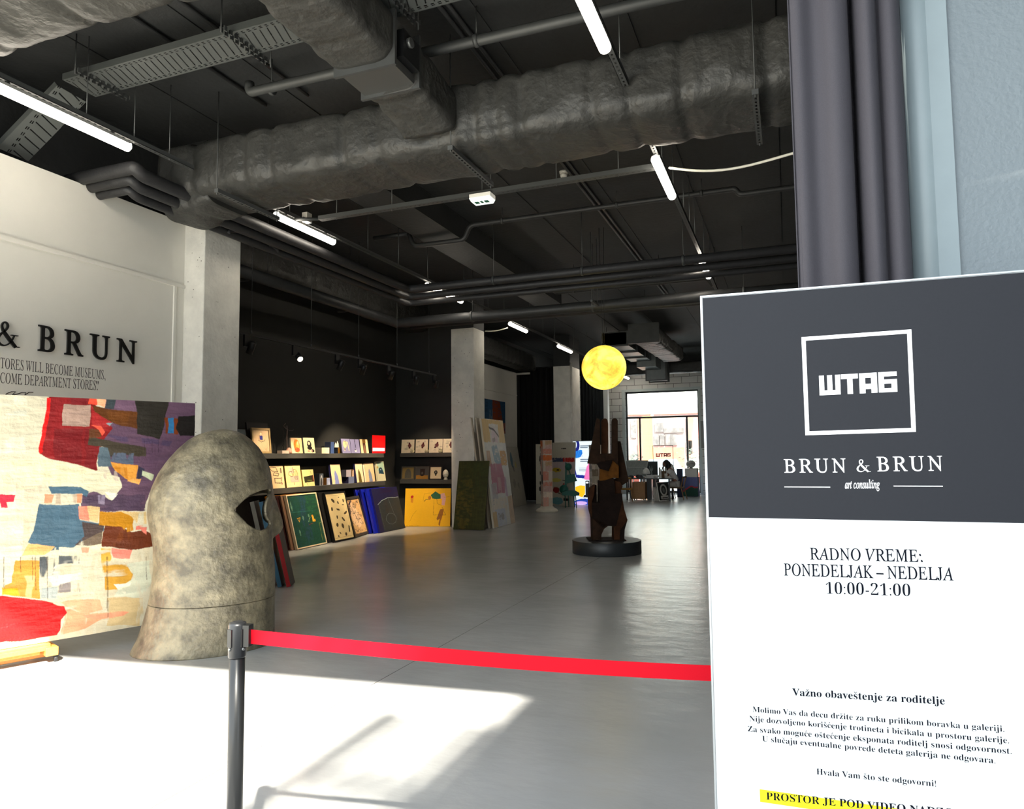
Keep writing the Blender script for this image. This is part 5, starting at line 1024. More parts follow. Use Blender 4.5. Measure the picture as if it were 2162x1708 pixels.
for i, (dx, c) in enumerate(((-5, (120, 90, 70)), (-9, (44, 12, 12)), (-13, (226, 140, 20)), (-17, (200, 112, 18)))):
    lw2 = lean((627 + dx, 1163 + abs(dx) * .23 - 1), (690 + dx, 1149 + abs(dx) * .2), (600 + dx, 1047 + abs(dx) * .15), 15 - 0 * i)
    lw2[0].o = lw2[0].o + np.array([-.06 * (i + 1), 0, 0])
    floor_canvas('stacked_canvas', ('plain brown canvas edge directly behind the green canvas', 'dark red canvas edge behind the green canvas', 'bright orange canvas edge behind the green canvas', 'amber canvas edge furthest behind the green canvas')[i], lw2, Art(10, 10, c, i), edge=c, th=.03)
def leaves():
    a = Art(130, 280, (238, 212, 156), 52, tone=.04).mottle(.02); a.line((206, 176, 120), .012, [(.06, .05), (.94, .05), (.94, .95), (.06, .95), (.06, .05)])
    for u, v, x, y, r in ((.34, .16, .08, .035, .4), (.57, .21, .04, .03, .5), (.86, .18, .04, .04, -.3), (.8, .27, .05, .012, 0), (.2, .34, .05, .04, -.6), (.5, .36, .08, .02, .2), (.84, .45, .09, .025, -.3), (.38, .52, .035, .04, .1), (.66, .58, .08, .03, .6), (.3, .68, .05, .045, -.2), (.56, .72, .06, .055, .1), (.86, .8, .035, .08, .15), (.36, .86, .04, .02, .3), (.64, .9, .05, .035, -.2), (.24, .92, .035, .02, .4), (.66, .1, .03, .012, 0)): a.ell((58, 42, 20), u, v, x, y, .95, rot=r)
    return a
floor_canvas('leaf_canvas', 'tall cream canvas of scattered dark leaf shapes in a black frame on the floor', lean((706, 1146), (749, 1137), (682, 1042), 15), leaves(), frame=.02, frame_mat=M_BLKFRAME, th=.04)
for i in range(3):
    lw2 = lean((697 - 5 * i, 1147 + i * .8), (740 - 5 * i, 1138 + i), (675 - 3 * i, 1042), 15); lw2[0].o = lw2[0].o + np.array([-.03 - .04 * i, 0, 0]); floor_canvas('stacked_picture', ('nearest', 'middle', 'last')[i] + ' of the black frame edges stacked behind the leaf canvas', lw2, Art(8, 8, (24, 24, 24), i), edge=(22, 22, 22), th=.025)
a = Art(140, 210, (206, 164, 112), 53, tone=.1).mottle(.06); rg = random.Random(9); a.poly((226, 190, 150), [(.12, .7), (.1, .2), (.35, .06), (.6, .3), (.85, .7), (.5, .85)])
for k in range(60): u, v = rg.uniform(.05, .95), rg.uniform(.04, .97); a.line((44, 32, 28), .014, [(u, v), (u + rg.uniform(-.1, .1), v + rg.uniform(-.07, .07)), (u + rg.uniform(-.12, .12), v + rg.uniform(-.08, .08))])
a.line((44, 30, 44), .06, [(.08, .4), (.12, .15), (.34, .05)]).line((60, 40, 36), .02, [(.3, .3), (.5, .6), (.75, .6), (.8, .75)])
floor_canvas('sketch_picture', 'brown ink sketch in a wide dark frame leaning beside the leaf canvas', lean((750, 1136), (779, 1127), (727, 1052), 17), a, frame=.05, frame_mat=mat('charcoal_wide_frame', (52, 48, 42), .5), th=.03)
NV = (22, 22, 62)
a = Art(220, 250, NV, 54, tone=.2).mottle(.1); a.rect((40, 18, 50), .3, 0, .75, .12, .6, .6).poly((36, 46, 52), [(.14, .36), (.4, .26), (.7, .23), (1, .26), (1, 1), (.16, 1)]).line((150, 168, 176), .012, [(.13, .37), (.3, .29), (.55, .24), (.8, .25), (.97, .25)]).ell((90, 110, 116), .52, .73, .2, .13, ring=.06).line((90, 104, 110), .008, [(.56, .25), (.66, .6), (.72, .72)]).rect((44, 40, 44), .38, .28, .5, .6, .5).line((84, 96, 100), .006, [(.16, .4), (.2, .95)])
floor_canvas('blue_canvas', 'large midnight blue canvas with a pale curved outline at the alcove corner', lean((803, 1126), (856, 1115), (786, 1033), 14), a, edge=(20, 24, 110), th=.05)
for i in range(3):
    lw2 = lean((797 - 7 * i, 1127.3 + .6 * i), (846 - 7 * i, 1117), (783 - 7 * i, 1033.5), 14); lw2[0].o = lw2[0].o + np.array([-.05 - .05 * i, 0, 0]); floor_canvas('stacked_canvas', ('nearest', 'middle', 'furthest')[i] + ' of the glossy ultramarine canvas edges behind the blue canvas', lw2, Art(8, 8, (20, 30, 150), i), edge=((24, 40, 170), (18, 22, 110), (14, 16, 70))[i], th=.045, mt=attr_mat('pigment_gloss', .2, .1, 20))
a = Art(260, 210, (236, 178, 16), 55, tone=.05).mottle(.02); a.poly((34, 92, 60), [(.56, .18), (.66, .08), (.78, .16), (.78, .27), (.7, .28), (.6, .27)]).poly((226, 170, 160), [(.78, .14), (.86, .12), (.90, .24), (.87, .45), (.80, .44), (.82, .28), (.78, .26)]).poly((150, 92, 24), [(.78, .55), (.86, .54), (.84, .7), (.8, .85), (.77, 1), (.75, .95), (.77, .8), (.72, .84), (.70, .8), (.74, .66)]).ell((190, 24, 26), .15, .22, .03, .04).rect((206, 120, 30), .13, .26, .18, .38, .8).line((60, 80, 30), .012, [(.42, .34), (.46, .29), (.5, .3), (.56, .22)]).ell((180, 110, 30), .54, .25, .03, .05)
a.line((110, 80, 20), .006, [(.64, .28), (.63, .7), (.9, .7), (.82, .5)]).line((110, 80, 20), .006, [(.7, .28), (.71, .4), (.8, .45)]).line((120, 88, 20), .004, [(.85, .24), (.97, .22)]).line((120, 88, 20), .004, [(.4, .32), (.42, .14), (.56, .12)]).line((180, 130, 20), .006, [(.12, .86), (.18, .7), (.26, .58)]).line((120, 80, 10), .004, [(.02, .97), (.35, .985)])
floor_canvas('yellow_canvas', 'bright yellow canvas with thin figure drawings below the end shelves', lean((853.5, 1112), (950, 1112), (855, 1032), 8), a, edge=(226, 168, 20), th=.05)
a = Art(110, 160, (58, 62, 22), 56, tone=.5).mottle(.35); a.ell((96, 84, 24), .3, .6, .3, .4, .6, .9).ell((34, 52, 22), .6, .3, .5, .3, .5, .9)
floor_canvas('olive_canvas', 'plain mossy olive canvas leaning on the second column', lean((957, 1118), (1022, 1120), (972, 974), 12), a, edge=(40, 44, 16), th=.03)
# tall pale canvases against the same column, facing the hall
def tallpink():
    a = Art(130, 260, (222, 222, 220), 57, tone=.12).mottle(.04); a.rect((222, 188, 124), 0, 0, 1, .22).rect((226, 220, 214), .3, .04, .72, .34, 1., .3).ell((226, 206, 212), .5, .18, .14, .10).line((90, 80, 80), .02, [(.3, .08), (.52, .1), (.7, .16)]).ell((120, 100, 96), .46, .19, .07, .03, .6, .4).rect((230, 228, 224), 0, .22, .9, .42, 1., .2)
    a.poly((150, 172, 188), [(.3, .26), (.55, .24), (.7, .44), (.62, .5), (.36, .4)], rough=.3).rect((196, 150, 110), .05, .3, .22, .44, .8, .4).rect((206, 150, 60), .66, .3, .95, .44, .9, .4).poly((188, 120, 142), [(.16, .42), (.66, .42), (.78, .6), (.66, .7), (.1, .7)], rough=.15).rect((206, 166, 176), .4, .55, .55, .7, .9, .3).rect((186, 184, 190), .08, .6, .34, .8, .8, .4).rect((226, 218, 208), 0, .74, .7, .86, 1, .3).rect((206, 212, 226), .1, .84, .6, 1, 1, .3).rect((214, 190, 150), 0, .86, .18, 1).rect((206, 184, 160), .78, .74, 1, 1).rect((150, 146, 150), .24, .88, .5, .94, .7, .7).rect((190, 160, 190), .7, .56, .8, .74, .8, .4); return a
lw = lean((1044, 1116), (1088, 1103.5), (1006, 882), 7.0); floor_canvas('tall_figure_canvas', 'tall pale canvas with pink and blue figure leaning on the second column', lw, tallpink(), edge=(206, 196, 176), th=.045)
for i in range(2):
    lw2 = lean((1038 - 6 * i, 1116.5), (1080 - 6 * i, 1104.5), (1002 - 5 * i, 881), 7.0); lw2[0].o = lw2[0].o + np.array([-.048 - .04 * i, 0, 0]); floor_canvas('stacked_canvas', ('bare canvas edge directly behind the tall figure canvas', 'second bare canvas edge behind the tall figure canvas')[i], lw2, Art(8, 8, (190, 180, 164), i), edge=(186, 176, 158), th=.03)
lw = lean((1076, 1096), (1081, 1094), (1058, 962), 12); floor_canvas('narrow_canvas', 'narrow ochre-edged canvas just right of the tall figure canvas', lw, Art(20, 80, (206, 176, 90), 58).rect((120, 96, 60), .3, 0, 1, 1, .8, .5), edge=(190, 176, 150))
# further left wall
a = Art(70, 160, (176, 174, 164), 59, tone=.1).mottle(.06); a.ell((90, 120, 140), .35, .22, .09, .13).rect((120, 120, 120), .38, .33, .46, .42).ell((206, 196, 90), .62, .3, .05, .06, .8, .4).ell((120, 116, 110), .3, .62, .1, .08, .6, .5).ell((130, 130, 124), .6, .66, .06, .05, .7)
floor_canvas('grey_canvas', 'tall pale grey canvas with blue knife shape leaning near the far white wall', lean((1086, 1071), (1112, 1064.5), (1066, 944), 9), a, edge=(150, 146, 136), th=.04)
a = Art(40, 120, (34, 36, 38), 60, tone=.3).mottle(.2); floor_canvas('dark_canvas', 'black canvas standing behind the tall grey canvas', lean((1104, 1060), (1112, 1058.5), (1090, 969), 7), a, edge=(26, 26, 26))
FX = Frame((XN + .05, 0, 0), (0, 1, 0), (0, 0, 1)); (ua0, va0), (ua1, va1) = FX.uv(1024, 913), FX.uv(1066.5, 849)
a = Art(90, 110, (40, 84, 120), 61, tone=.2).mottle(.1); a.poly((140, 66, 34), [(.36, 0), (.72, 0), (.86, .6), (1, 1), (.5, 1), (.36, .5)], rough=.2).poly((176, 92, 40), [(.66, .7), (1, .66), (1, 1), (.6, 1)], alpha=.7, rough=.5).rect((26, 52, 84), 0, 0, .14, .4, .6, .6).rect((150, 170, 180), .2, .3, .36, .7, .4, .8)
fo = Frame(FX.w((ua0 + ua1) / 2, va0), FX.ux, FX.uy); picture('hung_painting', 'blue and rust painting hung on the far white wall', 'painting', fo, ua1 - ua0, va1 - va0, .045, a, (60, 80, 100))
# near stack seen right of the giant head
for i, (dx, c, lb) in enumerate(((0, (14, 12, 12), 'black canvas with a splattered red edge nearest the giant head'), (-9, (30, 40, 48), 'dark blue canvas edge beside the giant head'), (-18, (60, 60, 58), 'grey canvas edge half hidden by the giant head'))):
    a = Art(40, 80, c, 65 + i).mottle(.2); lw2 = lean((614 + dx, 1240 + i), (623 + dx, 1231 + i), (577 + dx, 1060), 13, th=.05); lw2[0].o = lw2[0].o + np.array([-.07 * i, 0, 0])
    floor_canvas('stacked_canvas', lb, lw2, a, edge=((150, 16, 24), (44, 92, 120), (110, 108, 100))[i], th=.05)
for i, (px, c, lb) in enumerate(((505, (110, 108, 100), 'grey canvas edge seen through the head opening'), (516, (200, 190, 60), 'yellow-edged canvas seen through the head opening'), (526, (40, 60, 80), 'blue canvas edge seen through the head opening'))):
    y = 7.5 + .22 * i; F = Frame((-7.9, y, 0), (.35, .94, 0), (-.22, .08, 1)); raise_(F, .05)
    picture('stacked_canvas', lb, 'painting', F, .5, 1.05 + .1 * i, .05, Art(12, 20, c, i), c)
# ------------------------------------------------------------------ hand sculpture on its round plinth
PY = 11.3
fa, fb = P(1208, 1165), P(1355, 1165); cpl = (fa + fb) / 2; cpl = np.array([-2.78, 11.35, 0])
M_PLINTH = mat('matt_black_plinth', (38, 42, 44), .45, var=.06)
o = MB().lathe(cpl, [(.548, 0), (.552, .004), (.552, .20), (.546, .206)], 64).build('round_plinth', M_PLINTH); tag(o, 'low round black plinth on the floor under the hand sculpture', 'plinth')
FH = Frame((cpl[0], PY, .215), (.932, .36, 0), (0, 0, 1))          # turned square to the entrance
def HZ(pts): return [FH.uv(x / 5.34 + 1220, y / 5.34 + 870) for x, y in pts]
t = thing('hand_sculpture', (cpl[0], PY, .206), 'rusty brown steel sculpture like a raised hand on the round plinth', 'sculpture')
RU = lambda n, c: mat('rusted_steel_' + n, c, .85, .0, var=.35, vscale=6, bump=.3, bscale=40, spec=.15)
M_R1, M_R2, M_R3, M_R4 = RU('umber', (46, 31, 20)), RU('dark', (28, 18, 13)), RU('ochre', (98, 60, 19)), RU('chestnut', (60, 35, 18))
def hp(nm, mt, pts, k0, k1): return bevel(MB().slab(FH, HZ(pts), k0, k1).build(nm, mt, t), .006)
hp('finger', M_R1, [(203, 95), (208, 80), (219, 73), (232, 80), (241, 96), (245, 480), (300, 480), (300, 560), (205, 586), (104, 580), (140, 420)], .0, .10)
hp('finger', M_R4, [(272, 110), (280, 82), (300, 70), (322, 72), (338, 90), (345, 130), (346, 350), (340, 480), (272, 480)], -.12, -.02)
hp('finger', M_R1, [(380, 110), (386, 82), (405, 70), (428, 76), (443, 96), (445, 480), (380, 480)], -.02, .08)
hp('palm_plate', M_R1, [(238, 468), (448, 464), (450, 600), (392, 540), (250, 556), (206, 585), (170, 582)], -.04, .08)
hp('palm_facet', M_R2, [(200, 575), (250, 552), (385, 540), (338, 664), (246, 640), (226, 600)], -.04, .10)
hp('palm_facet', M_R3, [(385, 540), (455, 606), (455, 742), (388, 740), (300, 770), (244, 774), (246, 640), (338, 664)], -.06, .07)
hp('thumb_plate', M_R1, [(440, 324), (488, 330), (582, 780), (500, 832), (470, 790), (398, 768), (455, 742)], -.14, -.05)
hp('wrist_facet', M_R4, [(398, 768), (470, 786), (500, 832), (484, 880), (486, 915), (410, 916)], -.10, .06)
hp('body_block', M_R2, [(238, 772), (300, 768), (390, 740), (402, 768), (410, 916), (486, 915), (492, 980), (470, 1080), (420, 1280), (320, 1276), (270, 1300), (150, 1190), (148, 1016), (238, 1018)], -.20, .12)
hp('left_limb', M_R4, [(130, 860), (186, 820), (178, 930), (150, 1016), (170, 1180), (152, 1190), (126, 1090), (120, 940)], -.16, .10)
hp('left_limb_core', M_R2, [(184, 822), (210, 822), (212, 1018), (148, 1018), (176, 930)], -.20, .02)
hp('right_limb', M_R4, [(488, 912), (494, 985), (512, 1090), (549, 1212), (470, 1320), (402, 1320), (420, 1270), (440, 1080), (424, 930)], -.16, .11)
hp('leg', M_R1, [(154, 1185), (270, 1230), (330, 1276), (285, 1310), (258, 1370), (252, 1450), (162, 1452)], -.20, .12)
hp('leg', M_R4, [(400, 1270), (470, 1270), (460, 1452), (398, 1455)], -.18, .12)
hp('leg_facet', M_R2, [(549, 1212), (518, 1320), (512, 1452), (440, 1456), (470, 1310)], -.18, .10)
(bx0, _), (bx1, _) = FH.uv(1242, 1145), FH.uv(1319, 1145)
MB().fbox(FH, bx0, bx1, -.012, .006, -.3, .17).build('base_plate', M_R2, t)
# ------------------------------------------------------------------ moon lamp
mc = P(1275, 776, 'Y', 11.6); dmoon = np.linalg.norm(mc - (0, 0, EYE)); R_ = 47.5 / FPX * (ROT.T @ (mc - np.array([0, 0, EYE])))[2] * .985
def moon_mat():
    m = bpy.data.materials.new('glowing_moon_shell'); m.use_nodes = True; nt = m.node_tree; N = nt.nodes; L = nt.links; b = N['Principled BSDF']
    tc = N.new('ShaderNodeTexCoord'); n = N.new('ShaderNodeTexNoise'); n.inputs['Scale'].default_value = 4.2; n.inputs['Detail'].default_value = 9; n.inputs['Roughness'].default_value = .62; n.inputs['Distortion'].default_value = .5
    L.new(tc.outputs['Object'], n.inputs[0]); r = N.new('ShaderNodeValToRGB'); L.new(n.outputs[0], r.inputs[0]); e = r.color_ramp.elements
    e[0].position = .36; e[0].color = (*lin((248, 176, 56)), 1); e[1].position = .60; e[1].color = (*lin((255, 246, 120)), 1); x = e.new(.47); x.color = (*lin((255, 218, 76)), 1)
    v = N.new('ShaderNodeTexVoronoi'); v.inputs['Scale'].default_value = 5.0; L.new(tc.outputs['Object'], v.inputs[0]); r2 = N.new('ShaderNodeValToRGB'); L.new(v.outputs['Distance'], r2.inputs[0])
    r2.color_ramp.elements[0].position = .05; r2.color_ramp.elements[0].color = (.62, .45, .3, 1); r2.color_ramp.elements[1].position = .16; r2.color_ramp.elements[1].color = (1, 1, 1, 1)
    mx = N.new('ShaderNodeMixRGB'); mx.blend_type = 'MULTIPLY'; mx.inputs[0].default_value = .7; L.new(r.outputs[0], mx.inputs[1]); L.new(r2.outputs[0], mx.inputs[2])
    b.inputs['Base Color'].default_value = (.3, .2, .06, 1); L.new(mx.outputs[0], b.inputs['Emission Color']); b.inputs['Emission Strength'].default_value = MOON_POWER; return m
t = thing('moon_lamp', (mc[0], mc[1], mc[2] - R_), 'glowing yellow moon globe lamp hanging above the hand sculpture', 'lamp')
MB().ball(mc, R_, 64, 40).build('globe', moon_mat(), t, origin='own')
MB().lathe(mc + (0, 0, R_ - .012), [(.045, 0), (.045, .02), (.02, .05)], 16).build('cap', M_BLACKM, t)
MB().tube([mc + (-.012, 0, R_ + .03), (mc[0] - .04, mc[1], CEIL)], .004, 6).build('cord', M_BLACKM, t); MB().tube([mc + (.012, 0, R_ + .03), (mc[0] + .04, mc[1], CEIL)], .004, 6).build('cord', M_BLACKM, t)

# ------------------------------------------------------------------ painted posts, light poster, teal chair sculpture, boards
def post(name, lb, c, w, h, ang, faces, base=True, seed=1):
    t = thing(name, (c[0], c[1], 0), lb, 'sculpture'); ca, sa = math.cos(ang), math.sin(ang); e1 = np.array([ca, sa, 0]); e2 = np.array([-sa, ca, 0]); zb = .16 if base else 0
    for i, (ux, nn) in enumerate(((e1, -e2), (e2, e1), (-e1, e2), (-e2, -e1))):
        F = Frame(np.array([c[0], c[1], zb]) + nn * w / 2, ux, (0, 0, 1)); a = Art(24, 110, (206, 190, 172), seed + i, tone=.2).mottle(.08); rg = random.Random(seed * 7 + i); v = 0
        while v < 1:
            d = rg.uniform(.05, .14); cc = rg.choice(faces); u = rg.choice((0, 0, .3)); a.rect(cc, u, v, rg.choice((1, 1, .6)), v + d, .95, .2); v += d * rg.uniform(.7, 1.3)
        art_mesh(F, w, h - zb, .01, a, (206, 190, 172), 'painted_face', t, attr_mat('pigment_satin'))
    F = Frame(np.array([c[0], c[1], h - .012]), e1, e2); MB().fbox(F, -w / 2, w / 2, -w / 2, w / 2, 0, .012).build('post_top', M_WHITE, t)
    if base: MB().lathe((c[0], c[1], 0), [(.30, 0), (.31, .05), (.27, .09), (.20, .12), (.17, .165)], 24).build('stone_base', mat('cream_stone_base', (212, 204, 186), .6, var=.06), t)
q = P(1155, 1081); post('painted_post', 'square painted post in pinks, orange and white on a cream stone base', q, .27, 1.98, .55, [(206, 130, 110), (216, 160, 140), (214, 104, 40), (226, 206, 186), (60, 56, 66), (232, 226, 220), (186, 150, 110), (200, 160, 150)], True, 3)
q = P(1252, 1072); q = P(1260, 1071, 'Z', 0); post('painted_post', 'weathered grey painted post standing behind the hand sculpture', q, .34, 1.86, .5, [(170, 160, 140), (150, 140, 124), (190, 184, 166), (120, 104, 84)], False, 9)
def stand_panel(name, lb, bl, br, tl, tilt, art, th=.04, edge=(190, 186, 176), mt=None):
    F, w, h = lean(bl, br, tl, tilt, th); return picture(name, lb, 'painting', F, w, h, th, art, edge, mt=mt)
a = Art(60, 150, (206, 202, 184), 70, tone=.05).mottle(.03); rg = random.Random(3)
for v in np.linspace(.06, .9, 11): u = rg.uniform(.45, .7); a.line((50, 46, 42), .06, [(u, v), (u + rg.uniform(-.15, .25), v + .02), (u + rg.uniform(-.1, .2), v + .035)])
stand_panel('tall_canvas', 'tall cream canvas with a column of small black marks left of the painted post', (1132, 1064), (1150, 1064), (1134, 938), 3, a)
a = Art(140, 200, (204, 198, 182), 71, tone=.05).mottle(.03)
a.rect((66, 76, 110), 0, .245, .55, .31, rough=.2).rect((196, 40, 40), .5, .245, 1, .31, rough=.2).rect((206, 188, 192), 0, .315, 1, .44).ell((206, 178, 60), .22, .44, .2, .035).ell((40, 34, 30), .28, .44, .06, .015).ell((214, 204, 110), .2, .60, .24, .03).ell((150, 40, 40), .22, .76, .14, .05).poly((190, 40, 40), [(.4, .72), (.56, .64), (.6, .68), (.46, .76)]).ell((110, 166, 180), .28, .93, .26, .06).rect((50, 34, 36), .56, .88, .8, .92).line((60, 50, 50), .012, [(.3, .8), (.6, .84), (.6, .9)]).line((60, 50, 50), .012, [(.5, .6), (.8, .62)])
for u in (.42, .48, .53, .58): a.line((50, 46, 42), .02, [(u, .09 + u * .02), (u + .03, .1)])
stand_panel('tall_canvas', 'wide cream canvas with small colourful figures behind the painted post', (1163, 1066), (1211, 1069.5), (1163, 935), 3, a)
a = Art(120, 150, (10, 18, 62), 72, tone=.3).mottle(.15); a.poly((30, 60, 130), [(.2, .16), (.5, .08), (.9, .1), (1, .2), (.8, .18), (.4, .2)], alpha=.6, rough=.6).line((120, 150, 190), .006, [(.5, .1), (.6, .13), (.64, .09)]).line((40, 80, 160), .02, [(.15, .2), (.5, .12), (.95, .17)]).ell((20, 50, 110), .6, .15, .12, .03, .7, .5)
stand_panel('dark_blue_canvas', 'large deep blue canvas standing behind the cream ones beside the third column', (1134, 1055), (1223, 1058), (1134, 922), 2, a, edge=(14, 20, 60))
# backlit poster
a = Art(150, 230, (226, 240, 246), 73, rag=.002, tone=.0)
a.ell((28, 34, 120), .06, .06, .22, .12).ell((226, 240, 246), .04, .055, .12, .07).poly((40, 130, 220), [(.0, .2), (.1, .16), (.3, .13), (.38, .14), (.40, .19), (.3, .25), (.14, .27), (.02, .24)])
for u in (.1, .18, .26, .33): a.line((24, 80, 180), .016, [(u, .16), (u + .05, .24)])
a.poly((200, 60, 80), [(0, .25), (.06, .27), (0, .29)]).line((30, 40, 140), .05, [(.0, .42), (.06, .45), (.12, .55), (.5, .56)]).poly((236, 120, 180), [(.44, .60), (.56, .4), (.74, .3), (1, .3), (1, .62)]).poly((24, 28, 30), [(.5, .62), (.66, .62), (.68, .84), (.92, .84), (.92, .88), (.40, .88), (.44, .84), (.5, .84)]).ell((236, 240, 240), .57, .65, .06, .014).poly((246, 190, 30), [(.06, .72), (.3, .69), (.48, .70), (.48, .82), (.36, .88), (.14, .85), (.06, .84)]).poly((34, 70, 170), [(0, .94), (.3, .90), (1, .9), (1, 1), (0, 1)]).ell((206, 170, 230), .3, .97, .26, .03).ell((206, 50, 90), .74, .95, .16, .035)
for i, v in enumerate((.075, .10, .285, .315)): a.line((70, 90, 110), .012, [(.3, v), (.72 - .1 * (i % 2), v)])
for i in range(4): a.line((110, 124, 140), .006, [(.24, .42 + i * .016), (.54, .42 + i * .016)])
F, w, h = lean((1212, 1066), (1262, 1067), (1212, 932), 0); t = thing('light_poster', F.o - F.n * .06, 'bright backlit poster with blue, pink and yellow shapes behind the hand sculpture', 'light box')
art_mesh(F, w, h, .02, a, (230, 234, 236), 'poster_face', t, attr_mat('pigment_backlit', .4, 0, 10, POSTER_POWER))
MB().fbox(F, -w / 2 - .02, w / 2 + .02, -.0, h + .02, -.12, -.021).build('box_case', M_GALV, t)
# teal chair-like sculpture
q = P(1207, 1071); FT = Frame((q[0], q[1], 0), (.94, .34, 0), (0, 0, 1)); M_TEAL = mat('teal_painted_steel', (14, 96, 82), .45, var=.1)
def TZ(pts): return [FT.uv(x / 8.54 + 1130, y / 8.54 + 900) for x, y in pts]
t = thing('chair_sculpture', q, 'teal painted chair-shaped sculpture with a knob on top, in front of the cream canvas', 'sculpture')
def tp(nm, pts, k0, k1): return MB().slab(FT, TZ(pts), k0, k1).build(nm, M_TEAL, t)
tp('back_plate', [(540, 880), (715, 862), (760, 990), (560, 1040)], -.14, -.10); tp('seat', [(478, 1185), (560, 1155), (720, 1155), (790, 1195), (785, 1240), (720, 1245), (690, 1262), (600, 1240), (482, 1240)], -.16, .22)
tp('upright', [(545, 650), (575, 660), (572, 1180), (535, 1180)], -.13, -.09)
for cx, cy, r in ((600, 730, .11), (520, 1140, .14)): (u, v) = TZ([(cx, cy)])[0]; MB().ball(FT.w(u, v, -.05), (r, r * .7, r)).build('knob', M_TEAL, t)
for x0, y0, x1, y1, k in ((535, 1240, 540, 1450, .18), (720, 1240, 738, 1470, .18), (600, 1240, 610, 1430, -.14), (700, 1240, 716, 1440, -.14), (610, 790, 640, 880, -.1), (700, 1010, 715, 1160, -.1)):
    (a0, b0), (a1, b1) = TZ([(x0, y0), (x1, y1)]); MB().tube([FT.w(a0, b0, k), FT.w(a1, max(0.0, b1) if y1 < 1400 else 0, k)], .014, 8).build('leg' if y1 > 1400 else 'rod', M_TEAL, t)

# ------------------------------------------------------------------ far black curtain, white post, pipe, switch box
pl = []; xa = P(1095, 850, 'Y', 23.3)[0]; xz = P(1183, 850, 'Y', 23.3)[0]
for t_ in np.linspace(0, 1, 60): pl.append((xa + (xz - xa) * t_, 23.3 + .06 * math.sin(t_ * 44)))
curtain('black_curtain', 'black floor-length curtain between the far white wall and the third column', pl, .02, 4.6, mat('black_velvet', (22, 22, 24), .9), M_BLACKM, .003, rows=10)
pl = []; xa = P(1226, 850, 'Y', 24.4)[0]; xz = P(1273, 850, 'Y', 24.4)[0]
for t_ in np.linspace(0, 1, 60): pl.append((xa + (xz - xa) * t_, 24.4 + .07 * math.sin(t_ * 40)))
curtain('black_curtain', 'dark folded curtain right of the third column below the moon lamp', pl, .02, 4.6, mat('dark_teal_black_velvet', (28, 34, 36), .9), M_BLACKM, .003, rows=10)
q = P(1277, 900, 'Y', 24.6); tag(MB().box((q[0] - .11, 24.5, 0), (q[0] + .14, 24.75, 4.8)).build('trim_post', mat('white_post_paint', (206, 210, 208), .5)), 'slim white post right of the dark folded curtain', 'post', kind='structure')
q = P(1208, 900, 'Y', 21.72); pz = MB().tube([(q[0], 21.70, 0), (q[0], 21.70, 4.5)], .035, 10).build('riser_pipe', M_CONC); tag(pz, 'white riser pipe running up the third column', 'pipe')
MB().lathe((q[0], 21.70, 2.9), [(.044, 0), (.044, .06)], 10).build('pipe_collar', M_CONC, pz)
q = P(1485, 918, 'Y', 28.15); a, b = P(1481, 946, 'Y', 28.16), P(1488, 889, 'Y', 28.16); t = thing('switch_cabinet', (q[0], 28.1, a[2]), 'grey switch cabinet on the blockwork right of the far window', 'cabinet')
MB().box((a[0], 28.08, a[2]), (b[0] + .12, 28.2, b[2])).build('case', mat('light_grey_cabinet', (150, 152, 150), .5), t); MB().box((a[0] + .02, 28.065, a[2] + .05), (b[0] + .10, 28.08, b[2] - .05)).build('door', mat('light_grey_cabinet', (150, 152, 150), .5), t)

# ------------------------------------------------------------------ desk by the window
M_DESK = mat('black_desk_laminate', (30, 31, 33), .35); M_OAK = mat('light_oak_veneer', (168, 124, 78), .5, var=.15, vscale=5, stretch=(8, 8, 1)); DY_ = 24.2
x0, x1 = P(1318, 1012, 'Y', DY_)[0], P(1416, 1012, 'Y', DY_)[0]
t = thing('work_desk', ((x0 + x1) / 2, DY_ + .4, 0), 'long black desk in front of the far window', 'desk')
MB().box((x0, DY_, .715), (x1, DY_ + .85, .745)).build('desk_top', M_DESK, t)
for x in (x0 + .05, (x0 + x1) / 2 + .22, x1 - .09):
    for y in (DY_ + .05, DY_ + .75): MB().box((x, y, 0), (x + .05, y + .05, .715)).build('leg', M_DESK, t)
MB().box((P(1362, 1015, 'Y', DY_)[0], DY_ + .3, .02), (P(1372, 1015, 'Y', DY_)[0], DY_ + .6, .71)).build('cable_column', M_DESK, t)
a, b = P(1335, 1050, 'Y', DY_ - .02), P(1362, 1050, 'Y', DY_ - .02); t = thing('drawer_unit', ((a[0] + b[0]) / 2, DY_ + .2, 0), 'oak drawer pedestal on castors under the black desk', 'drawer unit')
MB().box((a[0], DY_ - .02, .05), (b[0], DY_ + .5, .62)).build('carcass', M_OAK, t)
for i in range(3): MB().box((a[0] + .008, DY_ - .035, .065 + i * .185), (b[0] - .008, DY_ - .02, .24 + i * .185)).build('drawer', M_OAK, t)
for x in (a[0] + .06, b[0] - .06):
    for y in (DY_ + .05, DY_ + .42): MB().lathe((x - .012, y, .025), [(.025, 0), (.025, .024)], 12, ax=(1, 0, 0)).build('caster', M_BLACKM, t)
